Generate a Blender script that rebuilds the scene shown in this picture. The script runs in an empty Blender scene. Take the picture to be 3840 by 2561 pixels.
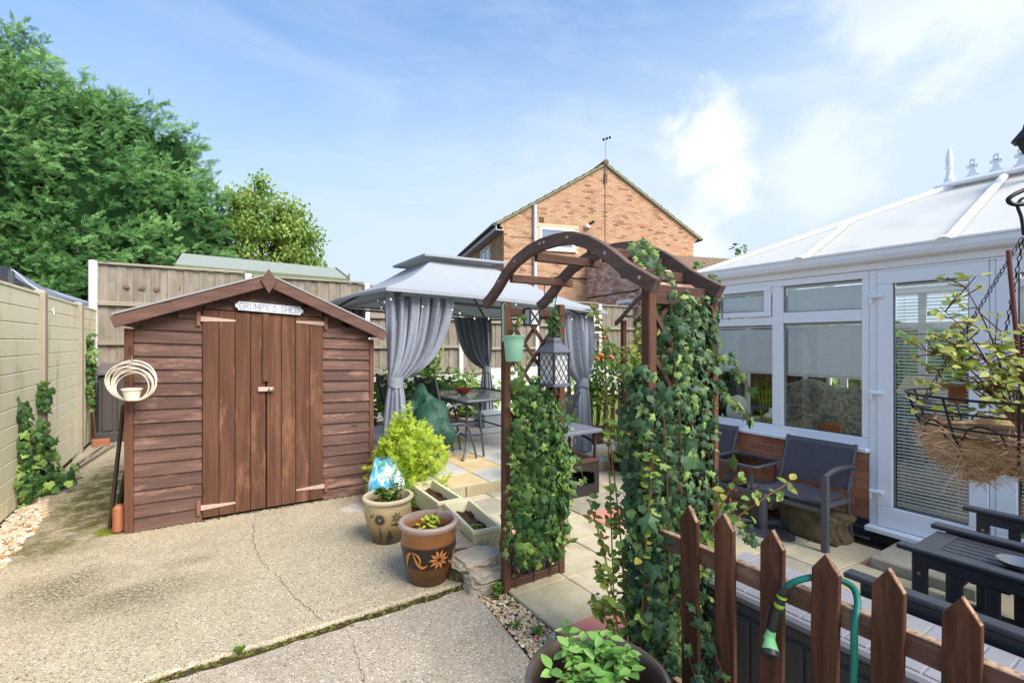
import bpy, bmesh, math, random
import numpy as np
from mathutils import Vector, Matrix
random.seed(7); rng = np.random.default_rng(11)
SC = bpy.context.scene; COL = SC.collection
R = math.radians

# ------------------------------------------------------------------ camera, sky, sun, exposure
cam = bpy.data.cameras.new('camera'); camo = bpy.data.objects.new('camera', cam); COL.objects.link(camo)
cam.sensor_width = 36.0; cam.lens = 17.0; cam.clip_start = 0.05; cam.clip_end = 2000
camo.location = (0, 0, 1.5); camo.rotation_euler = (R(90), 0, R(-32.8))
SC.camera = camo
SUN_AZ, SUN_EL = 164.0, 46.0            # degrees clockwise from +Y, degrees up
w = bpy.data.worlds.new('World'); SC.world = w; w.use_nodes = True
nt = w.node_tree; nt.nodes.clear()
def WN(t, **k):
    n = nt.nodes.new(t)
    for a, b in k.items(): setattr(n, a, b)
    return n
def wl(a, b): nt.links.new(a, b)
sky = WN('ShaderNodeTexSky'); sky.sky_type = 'NISHITA'; sky.sun_disc = False
sky.sun_elevation = R(SUN_EL); sky.sun_rotation = R(SUN_AZ); sky.air_density = 1.0; sky.dust_density = 0.7; sky.ozone_density = 2.0
tc = WN('ShaderNodeTexCoord'); bg = WN('ShaderNodeBackground'); out = WN('ShaderNodeOutputWorld')
bg.inputs['Strength'].default_value = 0.15
def wmath(op, a, b=None, clamp=False):
    n = WN('ShaderNodeMath', operation=op); n.use_clamp = clamp
    for i, x in enumerate((a, b)):
        if x is None: continue
        if isinstance(x, (int, float)): n.inputs[i].default_value = x
        else: wl(x, n.inputs[i])
    return n.outputs[0]
def wramp(x, lo, hi):
    n = WN('ShaderNodeMapRange', interpolation_type='SMOOTHSTEP'); wl(x, n.inputs[0])
    n.inputs[1].default_value = lo; n.inputs[2].default_value = hi; return n.outputs[0]
def wnoise(scale, det, rough, stretch=(1, 1, 1), dist=0.0):
    m = WN('ShaderNodeMapping'); m.inputs['Scale'].default_value = stretch; wl(tc.outputs['Generated'], m.inputs['Vector'])
    n = WN('ShaderNodeTexNoise'); n.inputs['Scale'].default_value = scale; n.inputs['Detail'].default_value = det
    n.inputs['Roughness'].default_value = rough; n.inputs['Distortion'].default_value = dist; wl(m.outputs[0], n.inputs['Vector']); return n.outputs[0]
sep = WN('ShaderNodeSeparateXYZ'); wl(tc.outputs['Generated'], sep.inputs[0])
# thin high cloud: streaky veil, thicker towards the horizon and towards the sun's side of the sky
veil = wramp(wnoise(1.9, 7, .62, (1.0, 1.0, 3.2), .6), .36, .78)
hor = wramp(sep.outputs['Z'], .76, .10)
side = wramp(wmath('ADD', wmath('MULTIPLY', sep.outputs['X'], .87), wmath('MULTIPLY', sep.outputs['Y'], -.5)), -.85, .75)
hz = wmath('ADD', wmath('MULTIPLY', hor, wmath('ADD', wmath('MULTIPLY', side, .32), .74)), wmath('MULTIPLY', veil, wmath('ADD', wmath('MULTIPLY', side, .34), .14)))
hz = wmath('ADD', hz, wmath('ADD', wmath('MULTIPLY', side, .17), .06), True)
# cumulus puffs
def puff(d, rad, soft, k):
    v = WN('ShaderNodeVectorMath', operation='DISTANCE'); wl(tc.outputs['Generated'], v.inputs[0]); v.inputs[1].default_value = Vector(d).normalized()
    dn = wmath('ADD', v.outputs['Value'], wmath('MULTIPLY', wmath('SUBTRACT', puffn, .5), .30))
    return wmath('MULTIPLY', wramp(dn, rad, rad - soft), k)
puffn = wnoise(5.5, 9, .60, (1, 1, 1.25), .3)
cl = puff((.785, .56, .375), .10, .085, 1.0)
for d, r_, k in (((.835, .56, .31), .085, .9), ((.80, .60, .20), .10, .55), ((.99, .25, .62), .16, .5), ((.95, .45, .30), .12, .35)):
    cl = wmath('MAXIMUM', cl, puff(d, r_, .08, k))
# the veil is brighter towards the sun (forward scattering through thin cloud)
dp = WN('ShaderNodeVectorMath', operation='DOT_PRODUCT'); wl(tc.outputs['Generated'], dp.inputs[0]); dp.inputs[1].default_value = (math.sin(R(SUN_AZ)) * math.cos(R(SUN_EL)), math.cos(R(SUN_AZ)) * math.cos(R(SUN_EL)), math.sin(R(SUN_EL)))
hzm = WN('ShaderNodeMixRGB'); wl(wramp(dp.outputs['Value'], .25, 1.0), hzm.inputs[0]); hzm.inputs[1].default_value = (1.52, 1.80, 2.12, 1); hzm.inputs[2].default_value = (2.9, 3.05, 3.2, 1); hzc = hzm.outputs[0]
mx = WN('ShaderNodeMixRGB'); wl(hz, mx.inputs[0]); hs = WN('ShaderNodeHueSaturation'); hs.inputs['Saturation'].default_value = 1.5; hs.inputs['Value'].default_value = .56; wl(sky.outputs[0], hs.inputs['Color']); wl(hs.outputs[0], mx.inputs[1]); wl(hzc, mx.inputs[2])
mx2 = WN('ShaderNodeMixRGB'); wl(cl, mx2.inputs[0]); wl(mx.outputs[0], mx2.inputs[1]); mx2.inputs[2].default_value = (2.35, 2.4, 2.45, 1)
wl(mx2.outputs[0], bg.inputs['Color']); wl(bg.outputs[0], out.inputs[0])
sl = bpy.data.lights.new('sun', 'SUN'); sl.energy = 1.9; sl.angle = R(38); sl.color = (1, .95, .88)
so = bpy.data.objects.new('sun', sl); COL.objects.link(so); so.location = (6, -8, 12)
sd = Vector((math.sin(R(SUN_AZ)) * math.cos(R(SUN_EL)), math.cos(R(SUN_AZ)) * math.cos(R(SUN_EL)), math.sin(R(SUN_EL))))
so.rotation_euler = sd.to_track_quat('Z', 'Y').to_euler()
SC.view_settings.view_transform = 'Standard'; SC.view_settings.look = 'None'; SC.view_settings.exposure = 1.7; SC.view_settings.gamma = 1.0
SC.render.engine = 'CYCLES'; SC.render.resolution_x = 1024; SC.render.resolution_y = 682
SC.cycles.max_bounces = 8; SC.cycles.transparent_max_bounces = 24

# ------------------------------------------------------------------ mesh helpers
class MB:
    def __init__(s): s.v = []; s.f = []; s.r = []; s.cr = 0.5
    def _add(s, vs, fs):
        o = len(s.v); s.v += [tuple(x) for x in vs]
        for f in fs: s.f.append(tuple(i + o for i in f)); s.r.append(s.cr)
        return s
    def box(s, x0, x1, y0, y1, z0, z1):
        vs = [(x, y, z) for z in (z0, z1) for y in (y0, y1) for x in (x0, x1)]
        return s._add(vs, [(0, 2, 3, 1), (4, 5, 7, 6), (0, 1, 5, 4), (2, 6, 7, 3), (0, 4, 6, 2), (1, 3, 7, 5)])
    def hexa(s, vs):
        return s._add(vs, [(0, 2, 3, 1), (4, 5, 7, 6), (0, 1, 5, 4), (2, 6, 7, 3), (0, 4, 6, 2), (1, 3, 7, 5)])
    def beam(s, p, q, wd, ht, up=(0, 0, 1)):
        p, q = Vector(p), Vector(q); t = (q - p).normalized(); sd_ = t.cross(Vector(up))
        if sd_.length < 1e-4: sd_ = t.cross(Vector((1, 0, 0)))
        sd_.normalize(); u = sd_.cross(t).normalized()
        vs = []
        for e in (p, q):
            for a in (-.5, .5):
                for b in (-.5, .5): vs.append(e + sd_ * (a * wd) + u * (b * ht))
        return s.hexa(vs)
    def tube(s, pts, r, n=8, closed=False, cap=True):
        pts = [Vector(p) for p in pts]; m = len(pts); rs = r if hasattr(r, '__len__') else [r] * m
        fr = None; vs = []
        for i, p in enumerate(pts):
            t = (pts[(i + 1) % m] - pts[i - 1]) if closed else (pts[min(i + 1, m - 1)] - pts[max(i - 1, 0)])
            t.normalize()
            if fr is None:
                fr = t.cross(Vector((0, 0, 1)))
                if fr.length < 1e-3: fr = t.cross(Vector((1, 0, 0)))
            fr = (fr - t * fr.dot(t)).normalized(); b = t.cross(fr)
            for k in range(n):
                a = 2 * math.pi * k / n; vs.append(p + (fr * math.cos(a) + b * math.sin(a)) * rs[i])
        fs = []
        for i in range(m if closed else m - 1):
            j = (i + 1) % m
            for k in range(n): fs.append((i * n + k, i * n + (k + 1) % n, j * n + (k + 1) % n, j * n + k))
        if cap and not closed: fs.append(tuple(range(n))[::-1]); fs.append(tuple(range((m - 1) * n, m * n)))
        return s._add(vs, fs)
    def lathe(s, prof, c=(0, 0, 0), n=32, cap0=True, cap1=False, sx=1, sy=1):
        vs = []; fs = []
        for r, z in prof:
            for k in range(n):
                a = 2 * math.pi * k / n; vs.append((c[0] + r * sx * math.cos(a), c[1] + r * sy * math.sin(a), c[2] + z))
        for i in range(len(prof) - 1):
            for k in range(n): fs.append((i * n + k, i * n + (k + 1) % n, (i + 1) * n + (k + 1) % n, (i + 1) * n + k))
        if cap0: fs.append(tuple(range(n))[::-1])
        if cap1: fs.append(tuple(range((len(prof) - 1) * n, len(prof) * n)))
        return s._add(vs, fs)
    def sheet(s, g, closed=False):
        a, b = len(g), len(g[0]); vs = [p for row in g for p in row]; fs = []
        for i in range(a - 1):
            for j in range(b if closed else b - 1): fs.append((i * b + j, i * b + (j + 1) % b, (i + 1) * b + (j + 1) % b, (i + 1) * b + j))
        return s._add(vs, fs)
    def prism(s, poly, f0, f1):
        # poly of 2-D points; f0 and f1 map a 2-D point to the two faces
        n = len(poly); vs = [f0(*p) for p in poly] + [f1(*p) for p in poly]
        return s._add(vs, [tuple(range(n))[::-1], tuple(range(n, 2 * n))] + [(i, (i + 1) % n, n + (i + 1) % n, n + i) for i in range(n)])
    def blob(s, c, rad, seed=0, amp=.25, n=1, freq=1.6):
        bm = bmesh.new(); bmesh.ops.create_icosphere(bm, subdivisions=n, radius=1.0)
        from mathutils import noise
        vs = []
        for v in bm.verts:
            k = 1 + amp * noise.noise(v.co * freq + Vector((seed * 3.7, seed * 1.3, seed * .7)))
            vs.append((c[0] + v.co.x * rad[0] * k, c[1] + v.co.y * rad[1] * k, c[2] + v.co.z * rad[2] * k))
        fs = [tuple(x.index for x in f.verts) for f in bm.faces]; bm.free()
        return s._add(vs, fs)
    def mesh(s, name, off=(0, 0, 0), smooth=False, bev=0, mat=None, recalc=True):
        me = bpy.data.meshes.new(name)
        me.from_pydata([(a - off[0], b - off[1], c - off[2]) for a, b, c in s.v], [], s.f)
        at = me.attributes.new('rnd', 'FLOAT', 'FACE'); at.data.foreach_set('value', s.r)
        if recalc or bev:
            bm = bmesh.new(); bm.from_mesh(me)
            if recalc: bmesh.ops.recalc_face_normals(bm, faces=bm.faces)
            if bev: bmesh.ops.bevel(bm, geom=[e for e in bm.edges if len(e.link_faces) == 2 and e.calc_face_angle(0) > .5], offset=bev, segments=1, affect='EDGES', clamp_overlap=True)
            bm.to_mesh(me); bm.free()
        if smooth: me.shade_smooth(); me.set_sharp_from_angle(angle=R(smooth if smooth is not True else 40))
        for m in (mat if isinstance(mat, (list, tuple)) else [mat] if mat else []): me.materials.append(m)
        me.update(); return me
def off_of(parent):
    o = Vector((0, 0, 0))
    while parent is not None: o += parent.location; parent = parent.parent
    return o
def ob(name, me, parent=None, loc=(0, 0, 0), rot=(0, 0, 0), scale=(1, 1, 1)):
    o = bpy.data.objects.new(name, me); COL.objects.link(o); o.parent = parent
    o.location = loc; o.rotation_euler = rot; o.scale = scale; return o
def part(name, mb, mat, parent, smooth=False, bev=0, local=False):
    """a part: verts in world coordinates (or in the parent's own when local)"""
    off = (0, 0, 0) if local else off_of(parent)
    return ob(name, mb.mesh(name, off, smooth, bev, mat), parent)
def tag(o, label, cat, group=None):
    o['label'] = label; o['category'] = cat
    if group: o['group'] = group
    return o
def thing(name, label, cat, loc=(0, 0, 0), group=None, rz=0):
    o = ob(name, None, None, loc, (0, 0, rz)); o.empty_display_size = .1; return tag(o, label, cat, group)
def solo(name, mb, mat, label, cat, loc, group=None, smooth=False, bev=0):
    o = ob(name, mb.mesh(name, loc, smooth, bev, mat), None, loc); return tag(o, label, cat, group)
def struct(name, mb, mat, smooth=False, kind='structure', bev=0, parent=None):
    o = ob(name, mb.mesh(name, (0, 0, 0), smooth, bev, mat), parent)
    if parent is None: o['kind'] = kind
    return o

# ------------------------------------------------------------------ materials
def srgb(*c): return tuple(((x / 255) / 12.92 if x / 255 <= .04045 else ((x / 255 + .055) / 1.055) ** 2.4) for x in c) + (1,)
class NM:
    def __init__(s, name, rough=.6, spec=.3, metal=0):
        s.m = bpy.data.materials.new(name); s.m.use_nodes = True; s.t = s.m.node_tree; s.b = s.t.nodes['Principled BSDF']
        s.b.inputs['Roughness'].default_value = rough; s.b.inputs['Specular IOR Level'].default_value = spec; s.b.inputs['Metallic'].default_value = metal
        s._co = None
    def n(s, t, **k):
        x = s.t.nodes.new(t)
        for a, b in k.items(): setattr(x, a, b)
        return x
    def l(s, a, b): s.t.links.new(a, b)
    def co(s):
        if s._co is None:
            tc = s.n('ShaderNodeTexCoord'); oi = s.n('ShaderNodeObjectInfo'); v = s.n('ShaderNodeVectorMath', operation='MULTIPLY_ADD')
            v.inputs[1].default_value = (1, 1, 1); s.l(tc.outputs['Object'], v.inputs[0])
            cb = s.n('ShaderNodeCombineXYZ'); mu = s.n('ShaderNodeMath', operation='MULTIPLY'); mu.inputs[1].default_value = 37.0
            s.l(oi.outputs['Random'], mu.inputs[0])
            for i in range(3): s.l(mu.outputs[0], cb.inputs[i])
            s.l(cb.outputs[0], v.inputs[2]); s._co = v.outputs[0]; s.rand = oi.outputs['Random']
        return s._co
    def geo(s): return s.n('ShaderNodeNewGeometry').outputs['Position']
    def noise(s, scale, det=4, rough=.55, stretch=(1, 1, 1), vec=None, dist=0):
        mp = s.n('ShaderNodeMapping'); mp.inputs['Scale'].default_value = stretch; s.l(vec or s.co(), mp.inputs['Vector'])
        x = s.n('ShaderNodeTexNoise'); x.inputs['Scale'].default_value = scale; x.inputs['Detail'].default_value = det
        x.inputs['Roughness'].default_value = rough; x.inputs['Distortion'].default_value = dist; s.l(mp.outputs[0], x.inputs['Vector']); return x.outputs[0]
    def voro(s, scale, vec=None, feature='F1', out='Distance', stretch=(1, 1, 1)):
        mp = s.n('ShaderNodeMapping'); mp.inputs['Scale'].default_value = stretch; s.l(vec or s.co(), mp.inputs['Vector'])
        x = s.n('ShaderNodeTexVoronoi'); x.feature = feature; x.inputs['Scale'].default_value = scale; s.l(mp.outputs[0], x.inputs['Vector']); return x.outputs[out]
    def ramp(s, x, stops):
        r = s.n('ShaderNodeValToRGB'); e = r.color_ramp.elements
        while len(e) > 1: e.remove(e[-1])
        e[0].position, e[0].color = stops[0]
        for p, c in stops[1:]:
            k = e.new(p); k.color = c
        s.l(x, r.inputs[0]); return r.outputs[0]
    def mrange(s, x, lo, hi, a=0, b=1):
        n = s.n('ShaderNodeMapRange', interpolation_type='SMOOTHSTEP'); s.l(x, n.inputs[0])
        for i, q in enumerate((lo, hi, a, b)): n.inputs[i + 1].default_value = q
        return n.outputs[0]
    def math(s, op, a, b=None):
        n = s.n('ShaderNodeMath', operation=op)
        for i, x in enumerate((a, b)):
            if x is None: continue
            if isinstance(x, (int, float)): n.inputs[i].default_value = x
            else: s.l(x, n.inputs[i])
        return n.outputs[0]
    def mix(s, f, a, b, mode='MIX'):
        n = s.n('ShaderNodeMixRGB', blend_type=mode)
        for i, x in enumerate((f, a, b)):
            if isinstance(x, (int, float)): n.inputs[i].default_value = x
            elif isinstance(x, tuple): n.inputs[i].default_value = x
            else: s.l(x, n.inputs[i])
        return n.outputs[0]
    def attr(s, a='rnd'): return s.n('ShaderNodeAttribute', attribute_name=a).outputs['Fac']
    def col(s, x):
        if isinstance(x, tuple): s.b.inputs['Base Color'].default_value = x
        else: s.l(x, s.b.inputs['Base Color'])
        return s
    def rough(s, x): s.l(x, s.b.inputs['Roughness']); return s
    def bump(s, x, strength=.3, dist=.01):
        b = s.n('ShaderNodeBump'); b.inputs['Strength'].default_value = strength; b.inputs['Distance'].default_value = dist
        s.l(x, b.inputs['Height']); s.l(b.outputs[0], s.b.inputs['Normal']); return s
def dk(c, k): return (c[0] * k, c[1] * k, c[2] * k, 1)

def plain(name, c, rough=.5, spec=.3, metal=0, var=.12, scale=6, bump=0, bscale=60):
    m = NM(name, rough, spec, metal); n = m.noise(scale, 5, .6)
    m.col(m.mix(n, dk(c, 1 - var), dk(c, 1 + var)))
    if bump: m.bump(m.noise(bscale, 4, .6), bump, .004)
    return m.m
def wood(name, c1, c2, axis='z', wear=None, wearamt=.5, rough=.75, gs=14, pale=None, cut=None):
    """stained timber: streaks along the grain, board to board change, worn patches"""
    m = NM(name, rough, .2); st = {'x': (.09, 1, 1), 'y': (1, .09, 1), 'z': (1, 1, .09)}[axis]
    g = m.noise(gs, 6, .65, st, dist=.6); fine = m.noise(gs * 6, 3, .6, tuple(.5 * q if q < 1 else q for q in st))
    c = m.mix(m.mrange(g, .3, .72), c1, c2); c = m.mix(m.math('MULTIPLY', m.mrange(fine, .4, .75), .45), c, dk(c1, .6))
    c = m.mix(m.math('MULTIPLY', m.rand, .55), c, m.mix(.5, c1, dk(c1, .55)))
    if wear:
        wn = m.mrange(m.noise(5.5, 6, .72, tuple(.35 if q < 1 else 1.3 for q in st)), .52, .70)
        c = m.mix(m.math('MULTIPLY', wn, wearamt), c, wear)
    if pale: c = m.mix(m.math('MULTIPLY', m.mrange(m.noise(2.2, 4, .6), .45, .7), .6), c, pale)
    kn = m.voro(2.6, stretch=tuple(.5 if q < 1 else 1.6 for q in st)); c = m.mix(m.math('MULTIPLY', m.mrange(kn, .085, .03), .75), c, dk(c1, .35))
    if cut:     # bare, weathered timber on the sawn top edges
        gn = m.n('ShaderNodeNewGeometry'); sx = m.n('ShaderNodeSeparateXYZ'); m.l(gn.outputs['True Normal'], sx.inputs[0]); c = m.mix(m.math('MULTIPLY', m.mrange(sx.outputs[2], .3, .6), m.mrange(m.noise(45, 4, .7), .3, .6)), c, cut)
    m.col(c); m.bump(m.math('ADD', g, m.math('MULTIPLY', fine, .5)), .45, .004); return m.m
def leafm(name, dark, mid, light, rough=.42, trans=.25, spec=.35):
    m = NM(name, rough, spec); a = m.attr()
    c = m.ramp(a, [(0, dark), (.5, mid), (1, light)])
    c = m.mix(m.math('MULTIPLY', m.mrange(m.noise(30, 2), .4, .7), .25), c, dk(mid, .6))
    m.col(c); tr = m.n('ShaderNodeBsdfTranslucent'); m.l(m.mix(.5, c, light), tr.inputs['Color']); ms = m.n('ShaderNodeMixShader'); ms.inputs[0].default_value = trans
    m.l(m.b.outputs[0], ms.inputs[1]); m.l(tr.outputs[0], ms.inputs[2]); m.l(ms.outputs[0], m.t.nodes['Material Output'].inputs[0]); return m.m
def glassm(name, tint=(.97, .99, .98, 1), refl=1.0):
    m = NM(name); t = m.n('ShaderNodeBsdfTransparent'); t.inputs[0].default_value = tint; g = m.n('ShaderNodeBsdfGlossy'); g.inputs['Roughness'].default_value = .015
    fr = m.n('ShaderNodeFresnel'); fr.inputs['IOR'].default_value = 1.5; ms = m.n('ShaderNodeMixShader')
    m.l(m.math('MULTIPLY', fr.outputs[0], refl), ms.inputs[0]); m.l(t.outputs[0], ms.inputs[1]); m.l(g.outputs[0], ms.inputs[2])
    m.l(ms.outputs[0], m.t.nodes['Material Output'].inputs[0]); return m.m
def brickm(name, stops, rough=.85, fleck=.5):
    m = NM(name, rough, .15); c = m.ramp(m.attr(), stops); n = m.noise(38, 5, .7, vec=m.geo())
    c = m.mix(m.math('MULTIPLY', m.mrange(n, .35, .7), fleck), c, m.mix(.5, c, dk(stops[-1][1], .7)))
    m.col(c); m.bump(n, .4, .003); return m.m

M = {}
M['conc'] = None
def concrete(name, base, spots, moss=True, scale=1.0):
    """exposed-aggregate concrete: pebble fleck, broad stains, moss where damp"""
    m = NM(name, .9, .15); p = m.geo()
    v = m.n('ShaderNodeTexVoronoi'); v.inputs['Scale'].default_value = 95 * scale; m.l(p, v.inputs['Vector'])
    sepc = m.n('ShaderNodeSeparateColor'); m.l(v.outputs['Color'], sepc.inputs[0])
    c = m.ramp(sepc.outputs[0], spots)
    c = m.mix(m.mrange(v.outputs['Distance'], .25, .62), c, base)
    c = m.mix(m.math('MULTIPLY', m.mrange(m.noise(190 * scale, 2, .6, vec=p), .50, .68), .75), c, dk(base, .25))
    c = m.mix(m.math('MULTIPLY', m.mrange(m.noise(1.1, 6, .62, vec=p), .44, .66), .5), c, m.mix(.5, c, dk(base, .38)))
    c = m.mix(m.math('MULTIPLY', m.mrange(m.noise(3.2, 5, .65, vec=p), .5, .72), .4), c, m.mix(.6, c, srgb(205, 190, 160)))
    if moss:
        # algae stains: an area by the left side of the shed, and streaks across the slab
        s = m.n('ShaderNodeSeparateXYZ'); m.l(p, s.inputs[0])
        def spot(x, y, rx, ry, lo=1.0, hi=.35):
            a = m.math('DIVIDE', m.math('SUBTRACT', s.outputs[0], x), rx); b = m.math('DIVIDE', m.math('SUBTRACT', s.outputs[1], y), ry)
            d = m.math('SQRT', m.math('ADD', m.math('MULTIPLY', a, a), m.math('MULTIPLY', b, b)))
            d = m.math('ADD', d, m.math('MULTIPLY', m.math('SUBTRACT', m.noise(4.5, 6, .7, vec=p), .5), 1.3)); return m.mrange(d, lo, hi)
        g1 = m.math('MAXIMUM', spot(-.78, 6.2, .52, 2.0), m.math('MULTIPLY', spot(-.95, 4.85, .30, .45), .8)); fine = m.mrange(m.noise(24, 5, .7, vec=p), .34, .62)
        c = m.mix(m.math('MULTIPLY', m.math('MULTIPLY', g1, m.mrange(m.noise(7, 6, .72, vec=p), .30, .56)), .92), c, m.mix(fine, srgb(58, 54, 26), srgb(92, 90, 30)))
        g2 = spot(-.60, 4.97, .15, .16, 1.0, .5); c = m.mix(m.math('MULTIPLY', g2, .9), c, srgb(104, 112, 22))
        g3 = m.math('MAXIMUM', spot(-.34, 3.62, .42, .26, 1.3, .0), m.math('MAXIMUM', spot(-.72, 3.95, .38, .36, 1.3, .0), m.math('MULTIPLY', spot(-.05, 3.98, .26, .12, 1.2, .1), .6)))
        c = m.mix(m.math('MULTIPLY', m.math('MULTIPLY', g3, m.mrange(m.noise(55, 4, .7, vec=p), .36, .6)), .8), c, srgb(70, 64, 42))
        g4 = spot(1.22, 4.45, .22, .14, 1.0, .5); c = m.mix(m.math('MULTIPLY', g4, .55), c, srgb(205, 200, 192))
    m.col(c); m.bump(m.math('SUBTRACT', m.noise(75 * scale, 3, .6, vec=p), m.math('MULTIPLY', v.outputs['Distance'], .8)), .5, .006); return m.m
M['drive'] = concrete('drive_concrete', srgb(182, 168, 140), [(0, srgb(92, 78, 60)), (.3, srgb(162, 146, 118)), (.55, srgb(198, 184, 156)), (.8, srgb(134, 122, 104)), (.92, srgb(228, 220, 206))])
M['apron'] = concrete('apron_concrete', srgb(178, 164, 142), [(0, srgb(98, 84, 68)), (.3, srgb(166, 150, 126)), (.55, srgb(194, 180, 158)), (.8, srgb(134, 122, 108)), (.92, srgb(228, 220, 208))], moss=False)
def slabm(name, c, c2):
    m = NM(name, .85, .2); p = m.geo(); n = m.noise(4, 6, .68, vec=p); f = m.noise(120, 3, .6, vec=p)
    x = m.mix(m.mrange(n, .3, .7), c, c2); x = m.mix(m.math('MULTIPLY', m.mrange(f, .45, .75), .35), x, dk(c2, .6))
    x = m.mix(m.math('MULTIPLY', m.mrange(m.noise(9, 6, .75, vec=p), .56, .72), .4), x, srgb(120, 112, 76))
    x = m.mix(m.math('MULTIPLY', m.rand if m.co() else .5, .18), x, dk(c2, .7))
    m.col(x); m.bump(m.math('ADD', f, n), .3, .004); return m.m
M['slab_buff'] = slabm('buff_slab', srgb(200, 188, 158), srgb(172, 160, 128))
M['slab_grey'] = slabm('grey_slab', srgb(176, 168, 150), srgb(148, 140, 122))
M['slab_pink'] = slabm('pink_slab', srgb(214, 142, 128), srgb(196, 128, 112))
M['slab_blue'] = slabm('blue_grey_slab', srgb(196, 194, 186), srgb(176, 174, 166))
M['slab_yel'] = slabm('yellow_slab', srgb(216, 194, 150), srgb(198, 174, 130))
M['slab_cream'] = slabm('cream_slab', srgb(206, 194, 168), srgb(182, 168, 138))
M['soil'] = plain('soil', srgb(74, 56, 42), .95, .1, var=.5, scale=30, bump=.8, bscale=50)
M['grass'] = plain('grass', srgb(104, 124, 60), .9, .1, var=.35, scale=40, bump=.5)
M['upvc'] = plain('white_upvc', srgb(240, 241, 244), .28, .45, var=.025, scale=3)
M['glass'] = glassm('window_glass')
M['brown'] = wood('brown_stain', srgb(84, 58, 46), srgb(106, 74, 58), 'z', srgb(150, 104, 84), .35)
M['brownx'] = wood('brown_stain_x', srgb(80, 58, 48), srgb(102, 76, 64), 'x', srgb(150, 104, 84), .35)
M['browny'] = wood('brown_stain_y', srgb(92, 58, 44), srgb(112, 72, 54), 'y', srgb(150, 110, 90), .4)
M['clad'] = wood('shed_cladding', srgb(88, 66, 58), srgb(120, 92, 82), 'x', srgb(162, 124, 108), .85)
M['door'] = wood('shed_door_wood', srgb(90, 60, 46), srgb(122, 84, 62), 'z', srgb(152, 108, 80), .6)
M['fascia'] = wood('fascia_wood', srgb(96, 70, 62), srgb(116, 88, 78), 'x', srgb(140, 104, 92), .4)
M['cpost'] = wood('corner_post_wood', srgb(98, 64, 48), srgb(122, 82, 62), 'z', srgb(126, 124, 122), .35)
M['felt'] = plain('roof_felt', srgb(150, 148, 146), .95, .1, var=.15, scale=30, bump=.5, bscale=150)
M['grey_wood'] = wood('weathered_fence', srgb(124, 114, 100), srgb(160, 150, 134), 'z', srgb(140, 112, 86), .5, pale=srgb(154, 148, 138))
M['grey_woodx'] = wood('weathered_rail', srgb(146, 136, 120), srgb(172, 162, 144), 'x', srgb(136, 120, 100), .3)
M['concpost'] = plain('concrete_post', srgb(204, 202, 196), .9, .15, var=.1, scale=8, bump=.3)
M['oldpost'] = plain('old_concrete_post', srgb(160, 150, 132), .9, .15, var=.18, scale=8, bump=.4)
def plas():
    m = NM('plastic_board', .55, .3); p = m.geo(); c = m.mix(m.noise(2, 4, .6, vec=p), srgb(224, 214, 178), srgb(234, 226, 196))
    c = m.mix(m.math('MULTIPLY', m.mrange(m.noise(3.0, 5, .7, (1, 1, .35), vec=p), .48, .7), .55), c, srgb(170, 168, 108)); m.col(c); return m.m
M['plastic'] = plas()
M['dark_plastic'] = plain('dark_resin', srgb(74, 70, 68), .5, .3, var=.12, scale=5)
M['deck_lid'] = plain('grey_resin_lid', srgb(140, 138, 142), .5, .35, var=.06, scale=9, bump=.1, bscale=120)
M['deck_body'] = plain('grey_resin_body', srgb(86, 84, 86), .5, .35, var=.08, scale=6, bump=.15, bscale=90)
M['black'] = plain('black_paint', srgb(54, 55, 60), .36, .45, var=.28, scale=14, bump=.12, bscale=90)
M['iron'] = plain('black_iron', srgb(34, 33, 34), .5, .4, .3, var=.2, scale=20)
M['metal_grey'] = plain('grey_powder_coat', srgb(84, 86, 92), .45, .4, .2, var=.08, scale=9)
M['steel'] = plain('galvanised', srgb(176, 166, 158), .4, .5, .7, var=.2, scale=30)
M['rust'] = plain('rusty_steel', srgb(92, 66, 56), .8, .2, .2, var=.35, scale=18, bump=.3)
M['white'] = plain('white_paint', srgb(226, 224, 214), .5, .3, var=.05)
M['cream_wire'] = plain('cream_wire', srgb(226, 218, 196), .5, .3, var=.12, scale=20)
def textm():
    m = NM('mesh_fabric', .7, .2); p = m.co(); c = m.mix(m.mrange(m.noise(220, 2, .5), .35, .65), srgb(62, 64, 72), srgb(88, 90, 98)); m.col(c)
    t = m.n('ShaderNodeBsdfTransparent'); ms = m.n('ShaderNodeMixShader'); ms.inputs[0].default_value = .14; m.l(m.b.outputs[0], ms.inputs[1]); m.l(t.outputs[0], ms.inputs[2]); m.l(ms.outputs[0], m.t.nodes['Material Output'].inputs[0]); return m.m
M['textilene'] = textm()
def fabric(name, c, trans=.2, rough=.75, wr=.25, sc=7):
    m = NM(name, rough, .25); n = m.noise(sc, 5, .6); cc = m.mix(n, dk(c, .93), dk(c, 1.06)); cc = m.mix(m.math('MULTIPLY', m.mrange(m.noise(3, 5, .65), .55, .75), .2), cc, dk(c, .75)); m.col(cc); m.bump(m.noise(sc * 1.7, 5, .6, dist=1.5), wr, .012)
    t = m.n('ShaderNodeBsdfTranslucent'); m.l(cc, t.inputs[0]); ms = m.n('ShaderNodeMixShader'); ms.inputs[0].default_value = trans; m.l(m.b.outputs[0], ms.inputs[1]); m.l(t.outputs[0], ms.inputs[2]); m.l(ms.outputs[0], m.t.nodes['Material Output'].inputs[0]); return m.m
M['canopy'] = fabric('canopy_fabric', srgb(160, 164, 168), .10, .85, .35, 5)
M['curtain'] = fabric('curtain_fabric', srgb(140, 144, 154), .06, .5, .7, 7)
M['navy'] = fabric('navy_canvas', srgb(150, 158, 178), .1, .7, .2, 4)
M['tarp'] = fabric('green_tarp', srgb(44, 78, 62), .05, .3, .9, 14)
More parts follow.
